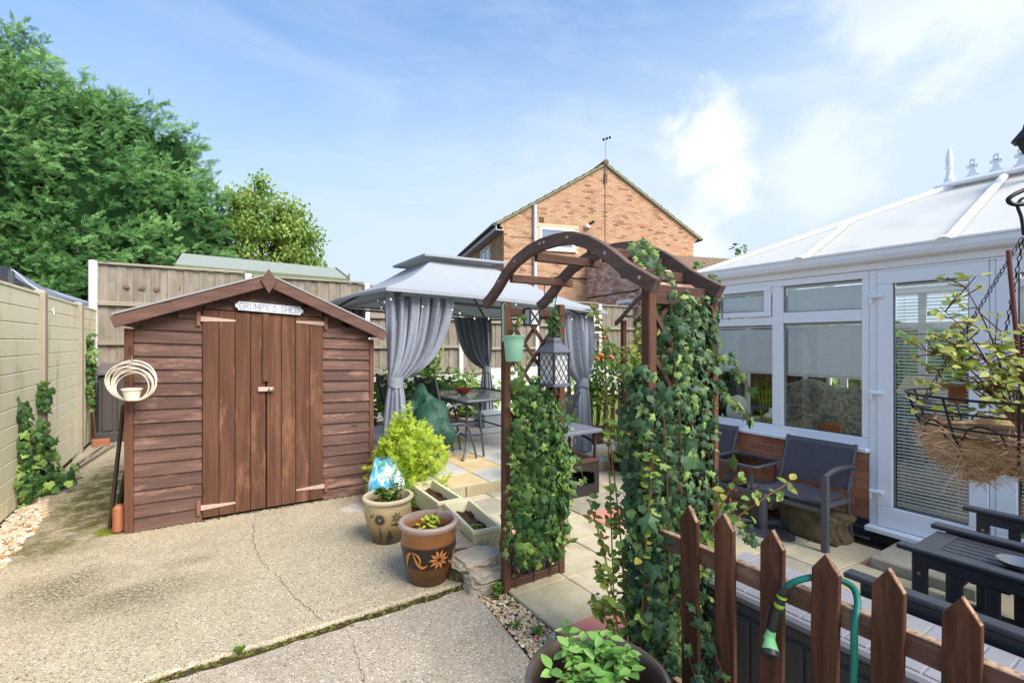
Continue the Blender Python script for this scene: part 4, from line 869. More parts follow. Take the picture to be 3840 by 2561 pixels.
# ------------------------------------------------------------------ resin deck box
db = thing('deck_box', 'grey ribbed resin deck box behind the picket fence', 'storage box', (2.11, .75, -.1))
bx0, bx1, by0, by1 = 1.93, 2.31, .05, 1.40
part('body', MB().box(bx0, bx1, by0, by1, -.10, .385), M['deck_body'], db, bev=.01)
part('rim', MB().box(bx0 - .012, bx1 + .012, by0 - .012, by1 + .012, .355, .398), M['deck_body'], db, bev=.008)
for i in range(12): part('panel', MB().box(bx0 - .010, bx0 - .001, by0 + .03 + i * .108, by0 + .128 + i * .108, -.05, .34), M['deck_body'], db, bev=.004)
part('lid', MB().box(bx0 - .028, bx1 + .02, by0 - .02, by1 + .022, .400, .440), M['deck_lid'], db, bev=.012)
for i in range(18): part('lid_slat', MB().box(bx0 + .005, bx1 - .01, by0 + .02 + i * .0745, by0 + .0885 + i * .0745, .440, .444), M['deck_lid'], db, bev=.003)

# ------------------------------------------------------------------ black companion bench with table
be = thing('companion_bench', 'black slatted timber companion bench with built-in table beside the door', 'bench', (3.1, .5, -.1))
yf = .93; yb = -.05; fz_ = -.105
def arm(x_, top=.5):
    part('arm', MB().box(x_ - .035, x_ + .035, yb, yf + .06, top - .025, top), M['black'], be, bev=.006)
    part('side_rail', MB().box(x_ - .018, x_ + .018, yb, yf, top - .085, top - .027), M['black'], be, bev=.004)
    part('leg', MB().box(x_ - .022, x_ + .022, yf - .055, yf, fz_, top - .027), M['black'], be, bev=.004); part('leg', MB().box(x_ - .022, x_ + .022, yb, yb + .055, fz_, top - .027), M['black'], be, bev=.004)
    part('side_rail', MB().box(x_ - .015, x_ + .015, yb + .055, yf - .056, .06, .11), M['black'], be, bev=.004)
    for k in range(6): part('slat', MB().box(x_ - .010, x_ + .010, yf - .185 - k * .125, yf - .135 - k * .125, .111, top - .086), M['black'], be, bev=.003)
    part('bolt', MB().tube([(x_ - .024, yf - .03, top - .12), (x_ - .021, yf - .03, top - .12)], .008, 10), M['steel'], be)
for x_ in (2.385, 2.945, 3.41, 3.93): arm(x_)
for x0_, x1_ in ((2.41, 2.92), (3.44, 3.905)):
    for k in range(7): part('seat_slat', MB().box(x0_, x1_, yf - .07 - k * .085, yf - .0 - k * .085, .215, .235), M['black'], be, bev=.003)
    part('apron', MB().box(x0_ + .001, x1_ - .001, yf - .04, yf - .015, .15, .213), M['black'], be, bev=.003)
    part('back_rail', MB().box(x0_, x1_, yb, yb + .03, .70, .76), M['black'], be, bev=.003)
part('table_end', MB().box(2.982, 3.373, yf - .06, yf + .03, .452, .472), M['black'], be, bev=.004)
for k in range(7): part('table_slat', MB().box(2.986 + k * .0556, 3.032 + k * .0556, yb + .02, yf - .062, .450, .470), M['black'], be, bev=.003)
part('table_rail', MB().box(2.968, 3.387, yf - .05, yf - .025, .39, .449), M['black'], be, bev=.003)
di = solo('dish', MB().lathe([(.034, 0), (.055, .012), (.072, .030), (.074, .033), (.066, .031), (.03, .009), (.002, .007)], (3.12, .60, .472), 32, False), plain('pewter', srgb(150, 152, 156), .3, .6, .8), 'small shallow pewter dish on the black slatted table', 'dish', (3.12, .60, .472), smooth=50)
# ------------------------------------------------------------------ gazebo
PZ = .10
gz = thing('gazebo', 'grey fabric gazebo with tied back curtains over the raised patio', 'gazebo', (3.0, 6.3, PZ))
E1, E2, E3, E4 = Vector((1.52, 4.62, 2.03)), Vector((4.42, 4.58, 1.885)), Vector((4.6, 8.0, 1.96)), Vector((1.60, 8.0, 2.08))
ctr = Vector((2.95, 6.25, 0)); hv = .43
V = [ctr + Vector((-hv, -hv, 2.56)), ctr + Vector((hv, -hv, 2.55)), ctr + Vector((hv, hv, 2.55)), ctr + Vector((-hv, hv, 2.56))]
E_ = [E1, E2, E3, E4]; can = MB(); n = 14
for k in range(4):
    a, b, c_, d = E_[k], E_[(k + 1) % 4], V[(k + 1) % 4], V[k]; g = []
    for i in range(n + 1):
        t = i / n; row = []
        for j in range(n + 1):
            s_ = j / n; lo = a.lerp(b, s_); hi = d.lerp(c_, s_); p = lo.lerp(hi, t); p.z -= .055 * math.sin(math.pi * t) * (1 + .6 * math.sin(math.pi * s_)) ; p.z += .022 * math.sin(math.pi * s_) * (1 - t) ** 2; row.append(p)
        g.append(row)
    can.sheet(g)
    hem = [[q + Vector((0, 0, 0)) for q in g[0]], [q + Vector((0, 0, -.035)) for q in g[0]]]; can.sheet(hem)
part('canopy', can, M['canopy'], gz, 50)
vt = MB(); pk_ = ctr + Vector((0, 0, 2.735)); W2 = [ctr + Vector((sx * .60, sy * .60, 2.60)) for sx, sy in ((-1, -1), (1, -1), (1, 1), (-1, 1))]
for k in range(4):
    a, b = W2[k], W2[(k + 1) % 4]; vt.sheet([[a.lerp(b, j / 8).lerp(pk_, i / 8) - Vector((0, 0, .018 * math.sin(math.pi * i / 8))) for j in range(9)] for i in range(9)]); vt.sheet([[a.lerp(b, j / 8) for j in range(9)], [a.lerp(b, j / 8) - Vector((0, 0, .03)) for j in range(9)]])
part('vent_canopy', vt, M['canopy'], gz, 50)
posts = [(1.70, 4.83), (4.20, 4.80), (4.40, 7.72), (1.75, 7.72)]
for (x_, y_), e in zip(posts, E_):
    part('post', MB().beam((x_, y_, PZ), (x_, y_, e.z - .02), .05, .05), M['metal_grey'], gz); part('foot', MB().box(x_ - .06, x_ + .06, y_ - .06, y_ + .06, PZ, PZ + .012), M['metal_grey'], gz)
for k in range(4):
    a, b = Vector((*posts[k], E_[k].z - .07)), Vector((*posts[(k + 1) % 4], E_[(k + 1) % 4].z - .07)); part('frame_rail', MB().beam(a, b, .03, .03), M['metal_grey'], gz)
    part('hip_rafter', MB().beam(Vector((*posts[k], E_[k].z - .06)), V[k] - Vector((0, 0, .03)), .025, .025), M['metal_grey'], gz)
def curtain(pa, pb, ztop, tie, ztie, bot_w, zbot, side, pleats, seed, top_gather=1.0):
    """a curtain hung between pa and pb on the rail, gathered at a tie-back and falling free below it"""
    rs = random.Random(seed); pa, pb, tie = Vector((*pa, 0)), Vector((*pb, 0)), Vector((*tie, 0)); d = (pb - pa).normalized(); nn = Vector((-d.y, d.x, 0)); ph = [rs.uniform(0, 6.28) for _ in range(6)]; g = []; nu, nv = 90, 44
    for i in range(nv + 1):
        t = i / nv; z = ztop + (zbot - ztop) * t; tt = (ztop - ztie) / (ztop - zbot); row = []
        if t < tt:
            k = t / tt; e = k ** 1.7 * (1 - .25 * math.sin(math.pi * k)); 
        else: k = (t - tt) / (1 - tt); e = 1
        for j in range(nu + 1):
            s_ = j / nu; top = pa.lerp(pb, s_)
            th = (s_ - .5) * 4.4                      # gathered cross-section wraps the post
            gat = tie + d * (math.sin(th) * .062 * (1 + .3 * math.sin(pleats * 3 * s_ * 6.28 / 2 + ph[0]) * .25)) - nn * (math.cos(th) * .05)
            if t < tt:
                p = top.lerp(gat, e); am = .028 * (1 - .35 * k) + .012
                bulge = math.sin(math.pi * k) ** .8 * .05
                p -= nn * (bulge * (1 - s_ if side > 0 else s_))
                sag = -.10 * math.sin(math.pi * min(1, k * 1.0)) * (s_ if side > 0 else 1 - s_) * k
            else:
                spread = 1 + (bot_w / .12 - 1) * (1 - math.exp(-2.2 * k)); p = tie + (gat - tie) * spread; am = .014 + .016 * k; sag = 0
            w1 = math.sin(pleats * 6.28 * s_ + ph[1] + 1.1 * math.sin(3 * t + ph[2])) + .55 * math.sin(pleats * 2.3 * 6.28 * s_ + ph[3] + 2 * t) + .4 * math.sin(pleats * .6 * 6.28 * s_ + ph[4] - 3 * t)
            sq = 1 - .55 * math.exp(-((t - tt) / .06) ** 2); p = p - nn * (am * w1 * sq) + d * (am * .5 * math.cos(pleats * 6.28 * s_ + ph[5]) * sq)
            row.append(Vector((p.x, p.y, z + sag)))
        g.append(row)
    cu = part('curtain', MB().sheet(g), M['curtain'], gz, 75)
    rt = .105; tb = [[tie + d * (math.cos(a) * rt * .78) + nn * (math.sin(a) * rt * .72) + Vector((0, 0, ztie + dz - .018 * math.cos(a * 2 + seed))) for a in [2 * math.pi * q / 28 for q in range(28)]] for dz in (-.055, -.045, .045, .055)]
    part('tie_back', MB().sheet(tb, True), M['curtain'], cu, 60)
curtain((1.56, 4.84), (2.30, 4.74), 1.965, (1.675, 4.80), 1.10, .27, .14, 1, 6, 3)
curtain((3.72, 7.66), (4.48, 7.68), 1.93, (4.36, 7.62), 1.00, .26, .13, -1, 6, 8)
curtain((3.72, 4.72), (4.30, 4.76), 1.84, (4.12, 4.72), .97, .22, .12, -1, 6, 14)
curtain((1.68, 7.74), (2.2, 7.70), 2.0, (1.75, 7.62), 1.1, .25, .14, 1, 5, 21)
# string of bulbs along the front edge
sgx = thing('string_lights', 'string of small warm bulbs looped under the gazebo front edge', 'string lights', (2.9, 4.64, 1.8))
cab = []; bul = []
def loop(a, b, sag, n=12):
    for i in range(n + 1): t = i / n; p = Vector(a).lerp(Vector(b), t); p.z -= sag * math.sin(math.pi * t); cab.append(p); bul.append(p)
loop((1.53, 4.9, 1.94), (1.545, 4.70, 1.98), .10, 5); loop((1.56, 4.60, 1.93), (2.20, 4.56, 1.85), .02, 4); loop((2.20, 4.56, 1.85), (2.95, 4.50, 1.93), .13, 9); loop((2.95, 4.5, 1.93), (4.1, 4.5, 1.84), .10, 10)
part('cable', MB().tube(cab, .003, 5), M['iron'], sgx)
bm_ = MB().blob((0, 0, -.022), (.010, .010, .015), 1, 0, 1).mesh('bulb', smooth=True, mat=plain('bulb_glass', srgb(226, 220, 200), .2, .5))
for p in bul[::2]: ob('bulb', bm_, sgx, p - sgx.location)

# ------------------------------------------------------------------ furniture under the gazebo
def tabglass():
    m = NM('table_glass', .06, .6); m.b.inputs['Base Color'].default_value = srgb(120, 136, 130); t = m.n('ShaderNodeBsdfTransparent'); t.inputs[0].default_value = (.7, .8, .76, 1); ms = m.n('ShaderNodeMixShader'); ms.inputs[0].default_value = .35
    m.l(m.b.outputs[0], ms.inputs[1]); m.l(t.outputs[0], ms.inputs[2]); m.l(ms.outputs[0], m.t.nodes['Material Output'].inputs[0]); return m.m
tb = thing('dining_table', 'grey metal patio table with glass top under the gazebo', 'table', (3.1, 5.65, PZ))
tx0, tx1, ty0, ty1, tz = 2.56, 3.55, 5.0, 6.35, .80
def rrect(x0, x1, y0, y1, r, n=6):
    out_ = []
    for cx_, cy_, a0 in ((x1 - r, y1 - r, 0), (x0 + r, y1 - r, 90), (x0 + r, y0 + r, 180), (x1 - r, y0 + r, 270)):
        for i in range(n + 1): a = R(a0 + 90 * i / n); out_.append((cx_ + r * math.cos(a), cy_ + r * math.sin(a)))
    return out_
part('rim', MB().tube([(x_, y_, tz) for x_, y_ in rrect(tx0, tx1, ty0, ty1, .09)], .020, 8, True), M['metal_grey'], tb, True)
part('glass_top', MB().prism(rrect(tx0 + .01, tx1 - .01, ty0 + .01, ty1 - .01, .08), lambda x, y: (x, y, tz - .002), lambda x, y: (x, y, tz + .006)), tabglass(), tb)
for lx, ly, dx, dy in ((tx0 + .14, ty0 + .2, -1, -1), (tx1 - .14, ty0 + .2, 1, -1), (tx1 - .14, ty1 - .2, 1, 1), (tx0 + .14, ty1 - .2, -1, 1)):
    part('leg', MB().tube(spline([(lx, ly, tz - .01), (lx, ly, .42), (lx + dx * .01, ly + dy * .02, .28), (lx + dx * .09, ly + dy * .11, .15), (lx + dx * .12, ly + dy * .13, PZ)], 5), .016, 8), M['metal_grey'], tb, True)
part('stretcher', MB().tube([(tx0 + .14, ty0 + .2, .36), (tx1 - .14, ty0 + .2, .36), (tx1 - .14, ty1 - .2, .36), (tx0 + .14, ty1 - .2, .36)], .011, 8, True), M['metal_grey'], tb, True)
solo('bowl', MB().lathe([(.035, 0), (.04, .008), (.085, .05), (.115, .085), (.118, .09), (.110, .088), (.07, .04), (.01, .02)], (2.87, 5.62, tz + .006), 32), plain('red_ceramic', srgb(122, 44, 38), .25, .5, var=.15), 'dark red ceramic bowl on the glass patio table', 'bowl', (2.87, 5.62, tz + .006), smooth=60)
def patio_chair(label, cx_, cy_, rz, back=.98):
    t = thing('patio_chair', label, 'chair', (cx_, cy_, PZ), 'metal patio chairs', rz); hw = .25
    L_ = lambda *p: p
    def pp(nm, mb, mat, sm=True): return part(nm, mb, mat, t, sm, local=True)
    for s_ in (-1, 1):
        pp('back_upright', MB().tube(spline([(.20, s_ * hw, .0), (.06, s_ * hw, .40), (-.20, s_ * hw * .9, .46), (-.30, s_ * hw * .9, .72), (-.36, s_ * hw * .9, back)], 5), .013, 8), M['metal_grey'])
        pp('leg', MB().tube(spline([(-.26, s_ * hw, 0), (-.16, s_ * hw, .24), (.02, s_ * hw, .40)], 5), .013, 8), M['metal_grey'])
        pp('arm', MB().tube(spline([(-.31, s_ * (hw + .015), .62), (-.10, s_ * (hw + .03), .665), (.12, s_ * (hw + .03), .65), (.22, s_ * (hw + .02), .56), (.26, s_ * (hw + .01), .36), (.31, s_ * hw, 0)], 6), .014, 8), M['metal_grey'])
    pp('seat', MB().sheet([[(u, v, .43 - .025 * math.sin(math.pi * (u + .22) / .46) - .012 * math.cos(v * 6)) for v in np.linspace(-hw, hw, 8)] for u in np.linspace(-.22, .24, 10)]), M['textilene'])
    pp('backrest', MB().sheet([[(-.21 - .15 * q - .03 * math.cos(v * 6.2), v, .46 + (back - .46) * q) for v in np.linspace(-hw * .9, hw * .9, 8)] for q in np.linspace(0, 1, 10)]), M['textilene'])
    return t
patio_chair('grey patio chair drawn up to the table beside the green cover', 2.56, 5.34, R(8))
patio_chair('grey patio chair behind another by the tied gazebo curtain', 2.30, 6.05, R(4))
patio_chair('grey patio chair on the fire pit side of the table', 3.42, 4.60, R(115), .80)
# green cover bundle
cc = Vector((2.03, 4.85, PZ)); tpb = MB().blob((2.05, 4.92, .50), (.27, .26, .44), 5, .45, 4, 1.9)
from mathutils import noise as _ns
tpb.v = [(x + .05 * _ns.noise(Vector((x, y, z)) * 9), y + .05 * _ns.noise(Vector((x, y, z)) * 9 + Vector((5, 0, 0))), max(PZ, z + .035 * _ns.noise(Vector((x, y, z)) * 12))) for x, y, z in tpb.v]
solo('covered_barbecue', tpb, M['tarp'], 'bundle under a crumpled dark green tarpaulin behind the golden conifer', 'cover', tuple(cc), smooth=60)
# grey crate
cr = thing('crate', 'pale blue grey plastic storage crate beyond the glass table', 'crate', (4.05, 7.0, PZ))
part('body', MB().box(3.85, 4.25, 6.8, 7.15, PZ, .30), plain('crate_plastic', srgb(150, 162, 168), .5, .3), cr, bev=.015); part('lid', MB().box(3.83, 4.27, 6.78, 7.17, .302, .335), plain('crate_lid', srgb(170, 180, 186), .5, .3), cr, bev=.01)

# ------------------------------------------------------------------ fire pit with grill shelf
fp = thing('fire_pit', 'dark steel fire pit with arched opening and grey grill shelf', 'fire pit', (3.1, 3.8, 0))
fx0, fx1, fy0, fy1, fh = 2.80, 3.33, 3.57, 4.02, .315
blk = plain('sooty_steel', srgb(58, 52, 50), .7, .3, .3, var=.3, scale=12)
op = [(fx0 + .06, .10)] + [(fx0 + .06 + .41 * i / 12, .205 + .045 * math.sin(math.pi * i / 12)) for i in range(13)] + [(fx1 - .06, .10)]
fr = MB(); outer = [(fx0, 0), (fx1, 0), (fx1, fh), (fx0, fh)]
fr.box(fx0, fx1, fy0, fy0 + .02, 0, .10); fr.box(fx0, fx0 + .06, fy0, fy0 + .02, .1, fh); fr.box(fx1 - .06, fx1, fy0, fy0 + .02, .1, fh)
top = [(x_, z_) for x_, z_ in op[1:-1]]
for a, b in zip(top[:-1], top[1:]): fr._add([(a[0], fy0, a[1]), (b[0], fy0, b[1]), (b[0], fy0, fh), (a[0], fy0, fh), (a[0], fy0 + .02, a[1]), (b[0], fy0 + .02, b[1])], [(0, 1, 2, 3), (0, 4, 5, 1)])
part('front', fr, blk, fp); sd2 = MB().box(fx0, fx0 + .02, fy0 + .02, fy1, 0, fh); sd2.box(fx1 - .02, fx1, fy0 + .02, fy1, 0, fh); sd2.box(fx0 + .02, fx1 - .02, fy1 - .02, fy1, 0, fh); sd2.box(fx0 + .02, fx1 - .02, fy0 + .02, fy1 - .02, .03, .05); part('box', sd2, blk, fp)
part('top_plate', MB().box(fx0 - .01, fx1 + .01, fy0 - .01, fy1 + .01, fh + .001, fh + .03), M['rust'], fp, bev=.004)
ash = MB()
for i in range(26): ash.blob((random.uniform(fx0 + .08, fx1 - .08), random.uniform(fy0 + .06, fy1 - .08), .07 + .05 * random.random()), (.05 * random.uniform(.5, 1.3), .04, .02), i, .5, 1)
ao = part('ash', ash, pebm('ash_char', [(0, srgb(60, 56, 54)), (.5, srgb(150, 146, 142)), (1, srgb(206, 202, 198))]), fp, True); ao['kind'] = 'stuff'
for x_ in (fx0 + .05, fx1 - .03):
    for y_ in (fy0 + .03, fy1 - .03): part('shelf_leg', MB().beam((x_, y_, fh + .03), (x_, y_, .60), .022, .022), blk, fp)
    part('brace', MB().beam((x_, fy0 + .03, .50), (x_, fy1 - .03, .58), .018, .018), blk, fp)
part('shelf', MB().box(fx0 - .06, fx1 + .03, fy0 - .02, fy1 + .02, .60, .635), plain('grey_steel_top', srgb(132, 136, 146), .4, .5, .4, var=.06), fp, bev=.005)
part('grate', MB().box(fx0 + .1, fx1 - .08, fy0 + .06, fy1 - .06, fh + .032, fh + .042), M['iron'], fp)

# ------------------------------------------------------------------ conservatory
CX = 4.57; FZ = -.12
cv = thing('conservatory', 'white framed conservatory with polycarbonate hipped roof and brick dwarf wall', 'conservatory', (6.0, 1.2, FZ))
U = M['upvc']; D_ = .07
def fr_(nm, y0, y1, z0, z1, x0=CX, x1=None, parent=cv, bev=.004): return part(nm, MB().box(x0, (x0 + D_) if x1 is None else x1, y0, y1, z0, z1), U, parent, bev=bev)
red = brickm('dwarf_brick', [(0, srgb(172, 104, 76)), (.4, srgb(194, 122, 90)), (.8, srgb(206, 140, 106)), (1, srgb(184, 134, 112))]); eng = brickm('engineering_brick', [(0, srgb(58, 58, 62)), (1, srgb(78, 78, 82))]); mort = plain('mortar', srgb(176, 164, 146), .95, .1, var=.2, scale=40)
part('mortar', MB().box(CX + .02, CX + .20, 1.735, 3.34, FZ, .60), mort, cv)
brs = {}
def brick_mesh(k, mat, lx, q):
    key = (k, q, round(lx, 3))
    if key not in brs:
        mb = MB(); mb.cr = (q + .5) / 8; mb.box(0, .1, -lx / 2, lx / 2, 0, .065); brs[key] = mb.mesh('brick', bev=.003, mat=mat)
    return brs[key]
wall = part('dwarf_wall', MB().box(CX + .03, CX + .19, 1.74, 3.33, FZ, .598), mort, cv)
for r_ in range(9):
    y_ = 1.735 - (.1125 if r_ % 2 else 0); z_ = .590 - (r_ + 1) * .0765
    while y_ < 3.34:
        a, b = max(y_, 1.735), min(y_ + .215, 3.34)
        if b - a > .03: ob('brick', brick_mesh('e' if r_ > 6 else 'r', eng if r_ > 6 else red, b - a, random.randrange(8)), wall, (CX + .010 - 6.0, (a + b) / 2 - 1.2, z_ + .004 - FZ))
        y_ += .225
part('sill', MB().box(CX - .055, CX + .10, 1.725, 3.38, .598, .632), U, cv, bev=.006)
# window wall
w_ = ob('window_frame', None, cv)
fr_('frame_member', 1.735, 3.36, .633, .712, parent=w_); fr_('frame_member', 1.735, 3.36, 2.015, 2.075, parent=w_)
fr_('frame_member', 3.145, 3.36, .713, 2.014, parent=w_); fr_('frame_member', 2.425, 2.525, .713, 2.014, CX - .002, parent=w_); fr_('frame_member', 1.735, 1.785, .713, 2.014, parent=w_)
fr_('frame_member', 1.786, 2.424, 1.668, 1.768, parent=w_); fr_('frame_member', 2.526, 3.144, 1.655, 1.735, parent=w_)
def pane_(y0, y1, z0, z1, nm='pane', x_=CX + .035, parent=w_): return part(nm, MB().box(x_, x_ + .006, y0, y1, z0, z1), M['glass'], parent)
gas = plain('gasket', srgb(92, 94, 98), .6, .2)
def gasket(y0, y1, z0, z1, parent, x_=CX + .028):
    mb = MB(); e = .006
    for a in ((y0, y1, z0, z0 + e), (y0, y1, z1 - e, z1), (y0, y0 + e, z0 + e, z1 - e), (y1 - e, y1, z0 + e, z1 - e)): mb.box(x_, x_ + .007, *a)
    part('gasket', mb, gas, parent)
for y0, y1, z0, z1 in ((1.786, 2.424, .713, 1.667), (1.786, 2.424, 1.769, 2.014), (2.526, 3.144, .713, 1.654)): pane_(y0, y1, z0, z1); gasket(y0, y1, z0, z1, w_)
fl = ob('fanlight', None, cv)                       # opening fanlight sash, proud of the frame
for a in ((2.53, 3.14, 1.738, 1.79), (2.53, 3.14, 1.985, 2.028), (2.53, 2.60, 1.791, 1.984), (3.085, 3.14, 1.791, 1.984)): part('sash_member', MB().box(CX - .022, CX - .001, *a), U, fl, bev=.004)
pane_(2.60, 3.085, 1.79, 1.985, parent=fl, x_=CX - .008); gasket(2.60, 3.085, 1.79, 1.985, fl, CX - .014)
# french doors
def door_leaf(y0, y1, hinge_y):
    d = ob('door', None, cv)
    for a in ((y0, y1, .03, .195), (y0, y1, 1.955, 2.058), (y0, y0 + .105, .196, 1.954), (y1 - .105, y1, .196, 1.954)): part('door_rail', MB().box(CX - .012, CX + .055, *a), U, d, bev=.006)
    pane_(y0 + .105, y1 - .105, .196, 1.954, parent=d, x_=CX + .022); gasket(y0 + .105, y1 - .105, .196, 1.954, d, CX + .008)
    if hinge_y:
        for z_ in (1.86, 1.09, .30):
            h = part('hinge', MB().tube([(CX - .030, hinge_y - .062, z_), (CX - .030, hinge_y + .028, z_)], .017, 12), U, d, True); part('hinge_pin', MB().tube([(CX - .03, hinge_y + .022, z_ - .06), (CX - .03, hinge_y + .022, z_)], .012, 10), U, h, True)
    return d
door_leaf(1.02, 1.675, 1.688); door_leaf(.33, .985, None)
part('door_frame', MB().box(CX, CX + .07, 1.677, 1.733, -.02, 2.075), U, cv, bev=.005); part('door_frame', MB().box(CX, CX + .07, .30, 1.676, 2.060, 2.075), U, cv); part('door_mullion', MB().box(CX - .006, CX + .06, .987, 1.018, .03, 2.058), U, cv, bev=.006)
part('threshold', MB().box(CX - .085, CX + .09, .25, 1.735, -.012, .027), U, cv, bev=.005)
part('door_plinth', MB().box(CX + .02, CX + .19, .2, 1.735, FZ, -.013), eng, cv)
part('wall_panel', MB().box(CX, CX + .07, -1.2, .298, FZ, 2.075), U, cv)
# eaves, gutter
part('eaves_beam', MB().box(CX - .012, CX + .09, -1.2, 3.37, 2.077, 2.17), U, cv, bev=.005)
gt = MB(); prof = [(-.012, 2.150), (-.05, 2.135), (-.085, 2.148), (-.098, 2.18), (-.098, 2.215), (-.110, 2.222), (-.110, 2.236), (-.090, 2.236), (-.084, 2.19), (-.02, 2.16)]
gt.sheet([[(CX + px, y_, pz) for px, pz in prof] for y_ in (3.47, -1.2)]); gt._add([(CX + px, 3.47, pz) for px, pz in prof[:9]], [tuple(range(9))]); part('gutter', gt, U, cv)
gt = MB().sheet([[(x_, 3.37 - px + .0, pz) for px, pz in prof] for x_ in (CX - .10, 7.5)]); part('gutter', gt, U, cv)
# hipped polycarbonate roof
rx, rz_, ry = 6.02, 2.965, 1.60; e0 = Vector((CX - .06, 3.42, 2.20)); e1 = Vector((CX - .06, -1.2, 2.20)); rg0, rg1 = Vector((rx, ry, rz_)), Vector((rx, -1.2, rz_)); e2 = Vector((7.48, 3.42, 2.20)); e3 = Vector((7.48, -1.2, 2.2))
def polym():
    m = NM('polycarbonate', .55, .2); p = m.geo(); c = m.mix(m.mrange(m.noise(2.5, 5, .65, vec=p), .5, .75), srgb(246, 243, 236), srgb(228, 228, 216)); m.col(c); t = m.n('ShaderNodeBsdfTranslucent'); t.inputs[0].default_value = (.85, .86, .85, 1); ms = m.n('ShaderNodeMixShader'); ms.inputs[0].default_value = .5; m.l(m.b.outputs[0], ms.inputs[1]); m.l(t.outputs[0], ms.inputs[2]); m.l(ms.outputs[0], m.t.nodes['Material Output'].inputs[0]); return m.m
poly = polym()
def onr(y_, t):      # point on the front slope
    a = Vector((e0.x, y_, e0.z)); b = Vector((rx, y_, rz_)); return a.lerp(b, t)
def hipt(y_): return 1.0 if y_ <= ry else max(0, (e0.y - y_) / (e0.y - ry))
barsY = [2.23, 1.235, .25, -.7]; cuts = [3.42] + barsY + [-1.2]
up = Vector((-.42, 0, .9)).normalized() * .014
for a, b in zip(cuts[:-1], cuts[1:]):
    q = [onr(a, 0), onr(b, 0), onr(b, hipt(b)), onr(a, hipt(a))]
    if b < ry < a: q = [onr(a, 0), onr(b, 0), onr(b, 1), onr(ry, 1), onr(a, hipt(a))]
    if hipt(a) == 0: q = [onr(a, 0), onr(b, 0), onr(b, hipt(b))]
    part('roof_sheet', MB()._add(q + [v - up * 1.4 for v in q], [tuple(range(len(q))), tuple(range(len(q), 2 * len(q)))[::-1]]), poly, cv)
part('roof_sheet', MB()._add([e0, e2, rg0], [(0, 1, 2)]), poly, cv); part('roof_sheet', MB()._add([e2, e3, rg1, rg0], [(0, 1, 2, 3)]), poly, cv)
part('hip_bar', MB().beam(e0 + Vector((-.03, .03, .0)), rg0 + Vector((0, 0, .01)), .075, .05), U, cv, bev=.008); part('hip_bar', MB().beam(e2, rg0 + Vector((0, 0, .01)), .075, .05), U, cv, bev=.008)
for y_ in barsY:
    a, b = onr(y_, -.015) + up, onr(y_, hipt(y_)) + up; g = [[p + Vector((0, math.cos(t) * .034, 0)) + up.normalized() * (math.sin(t) * .032) for t in [math.pi * k / 8 for k in range(9)]] for p in (a, b)]
    gb = part('glazing_bar', MB().sheet(g), U, cv, True); c0 = a - Vector((.012, 0, 0)); mbc = MB(); ring = [c0 + Vector((0, math.cos(t) * .062, 0)) + up.normalized() * (math.sin(t) * .062 - .01) for t in [math.pi * k / 10 for k in range(11)]]; ring2 = [p + Vector((.05, 0, .02)) for p in ring]; mbc.sheet([ring, ring2]); mbc._add(ring, [tuple(range(11))]); part('end_cap', mbc, U, gb, 40)
part('eave_moss', MB().beam(onr(3.30, .045) + up * .6, onr(-1.2, .045) + up * .6, .05, .010, tuple(up.normalized())), plain('grime', srgb(96, 94, 76), .95, .1, var=.6, scale=30), cv)
part('ridge', MB().beam(rg0 + Vector((0, .12, .02)), rg1 + Vector((0, 0, .02)), .16, .035), U, cv, bev=.01); part('ridge_cap', MB().beam(rg0 + Vector((0, .06, .045)), rg1 + Vector((0, 0, .045)), .07, .03), U, cv, bev=.008)
fin = [(.035, 0), (.042, .02), (.042, .035), (.030, .06), (.024, .10), (.024, .135), (.034, .14), (.034, .15), (.026, .155), (.030, .20), (.028, .25), (.016, .31), (.001, .355)]
part('finial', MB().lathe(fin, (rx, ry + .02, rz_ + .045), 16), U, cv, True)
# cresting: pierced trefoils on curved feet
crest = [(-.11, 0), (.11, 0), (.075, .012), (.045, .035), (.026, .07), (.022, .085), (.058, .086), (.062, .112), (.040, .118), (.036, .145), (.020, .165), (0, .172), (-.020, .165), (-.036, .145), (-.040, .118), (-.062, .112), (-.058, .086), (-.022, .085), (-.026, .07), (-.045, .035), (-.075, .012)]
hole = [(.014 * math.cos(t), .135 + .016 * math.sin(t)) for t in [2 * math.pi * k / 10 for k in range(10)]]
def crest_mesh():
    mb = MB()
    def two(poly):
        mb._add([(-.007, y, z) for y, z in poly] + [(.007, y, z) for y, z in poly], [tuple(range(len(poly))), tuple(range(len(poly), 2 * len(poly)))[::-1]] + [(i, (i + 1) % len(poly), len(poly) + (i + 1) % len(poly), len(poly) + i) for i in range(len(poly))])
    low = [p for p in crest if p[1] < .119]; low.sort(key=lambda p: 0); lowp = crest[:9] + crest[14:]; two(lowp)
    for k in range(10):      # ring of the trefoil, left open in the middle
        t0, t1 = 2 * math.pi * k / 10, 2 * math.pi * (k + 1) / 10; two([(.014 * math.cos(t0), .138 + .014 * math.sin(t0)), (.014 * math.cos(t1), .138 + .014 * math.sin(t1)), (.034 * math.cos(t1), .138 + .036 * math.sin(t1)), (.034 * math.cos(t0), .138 + .036 * math.sin(t0))])
    return mb.mesh('cresting', mat=U)
cm = crest_mesh()
for k in range(14): ob('cresting', cm, cv, (rx - 6.0, ry - .145 - k * .158 - 1.2, rz_ + .055 - FZ), (0, 0, 0), (1, .72, 1))
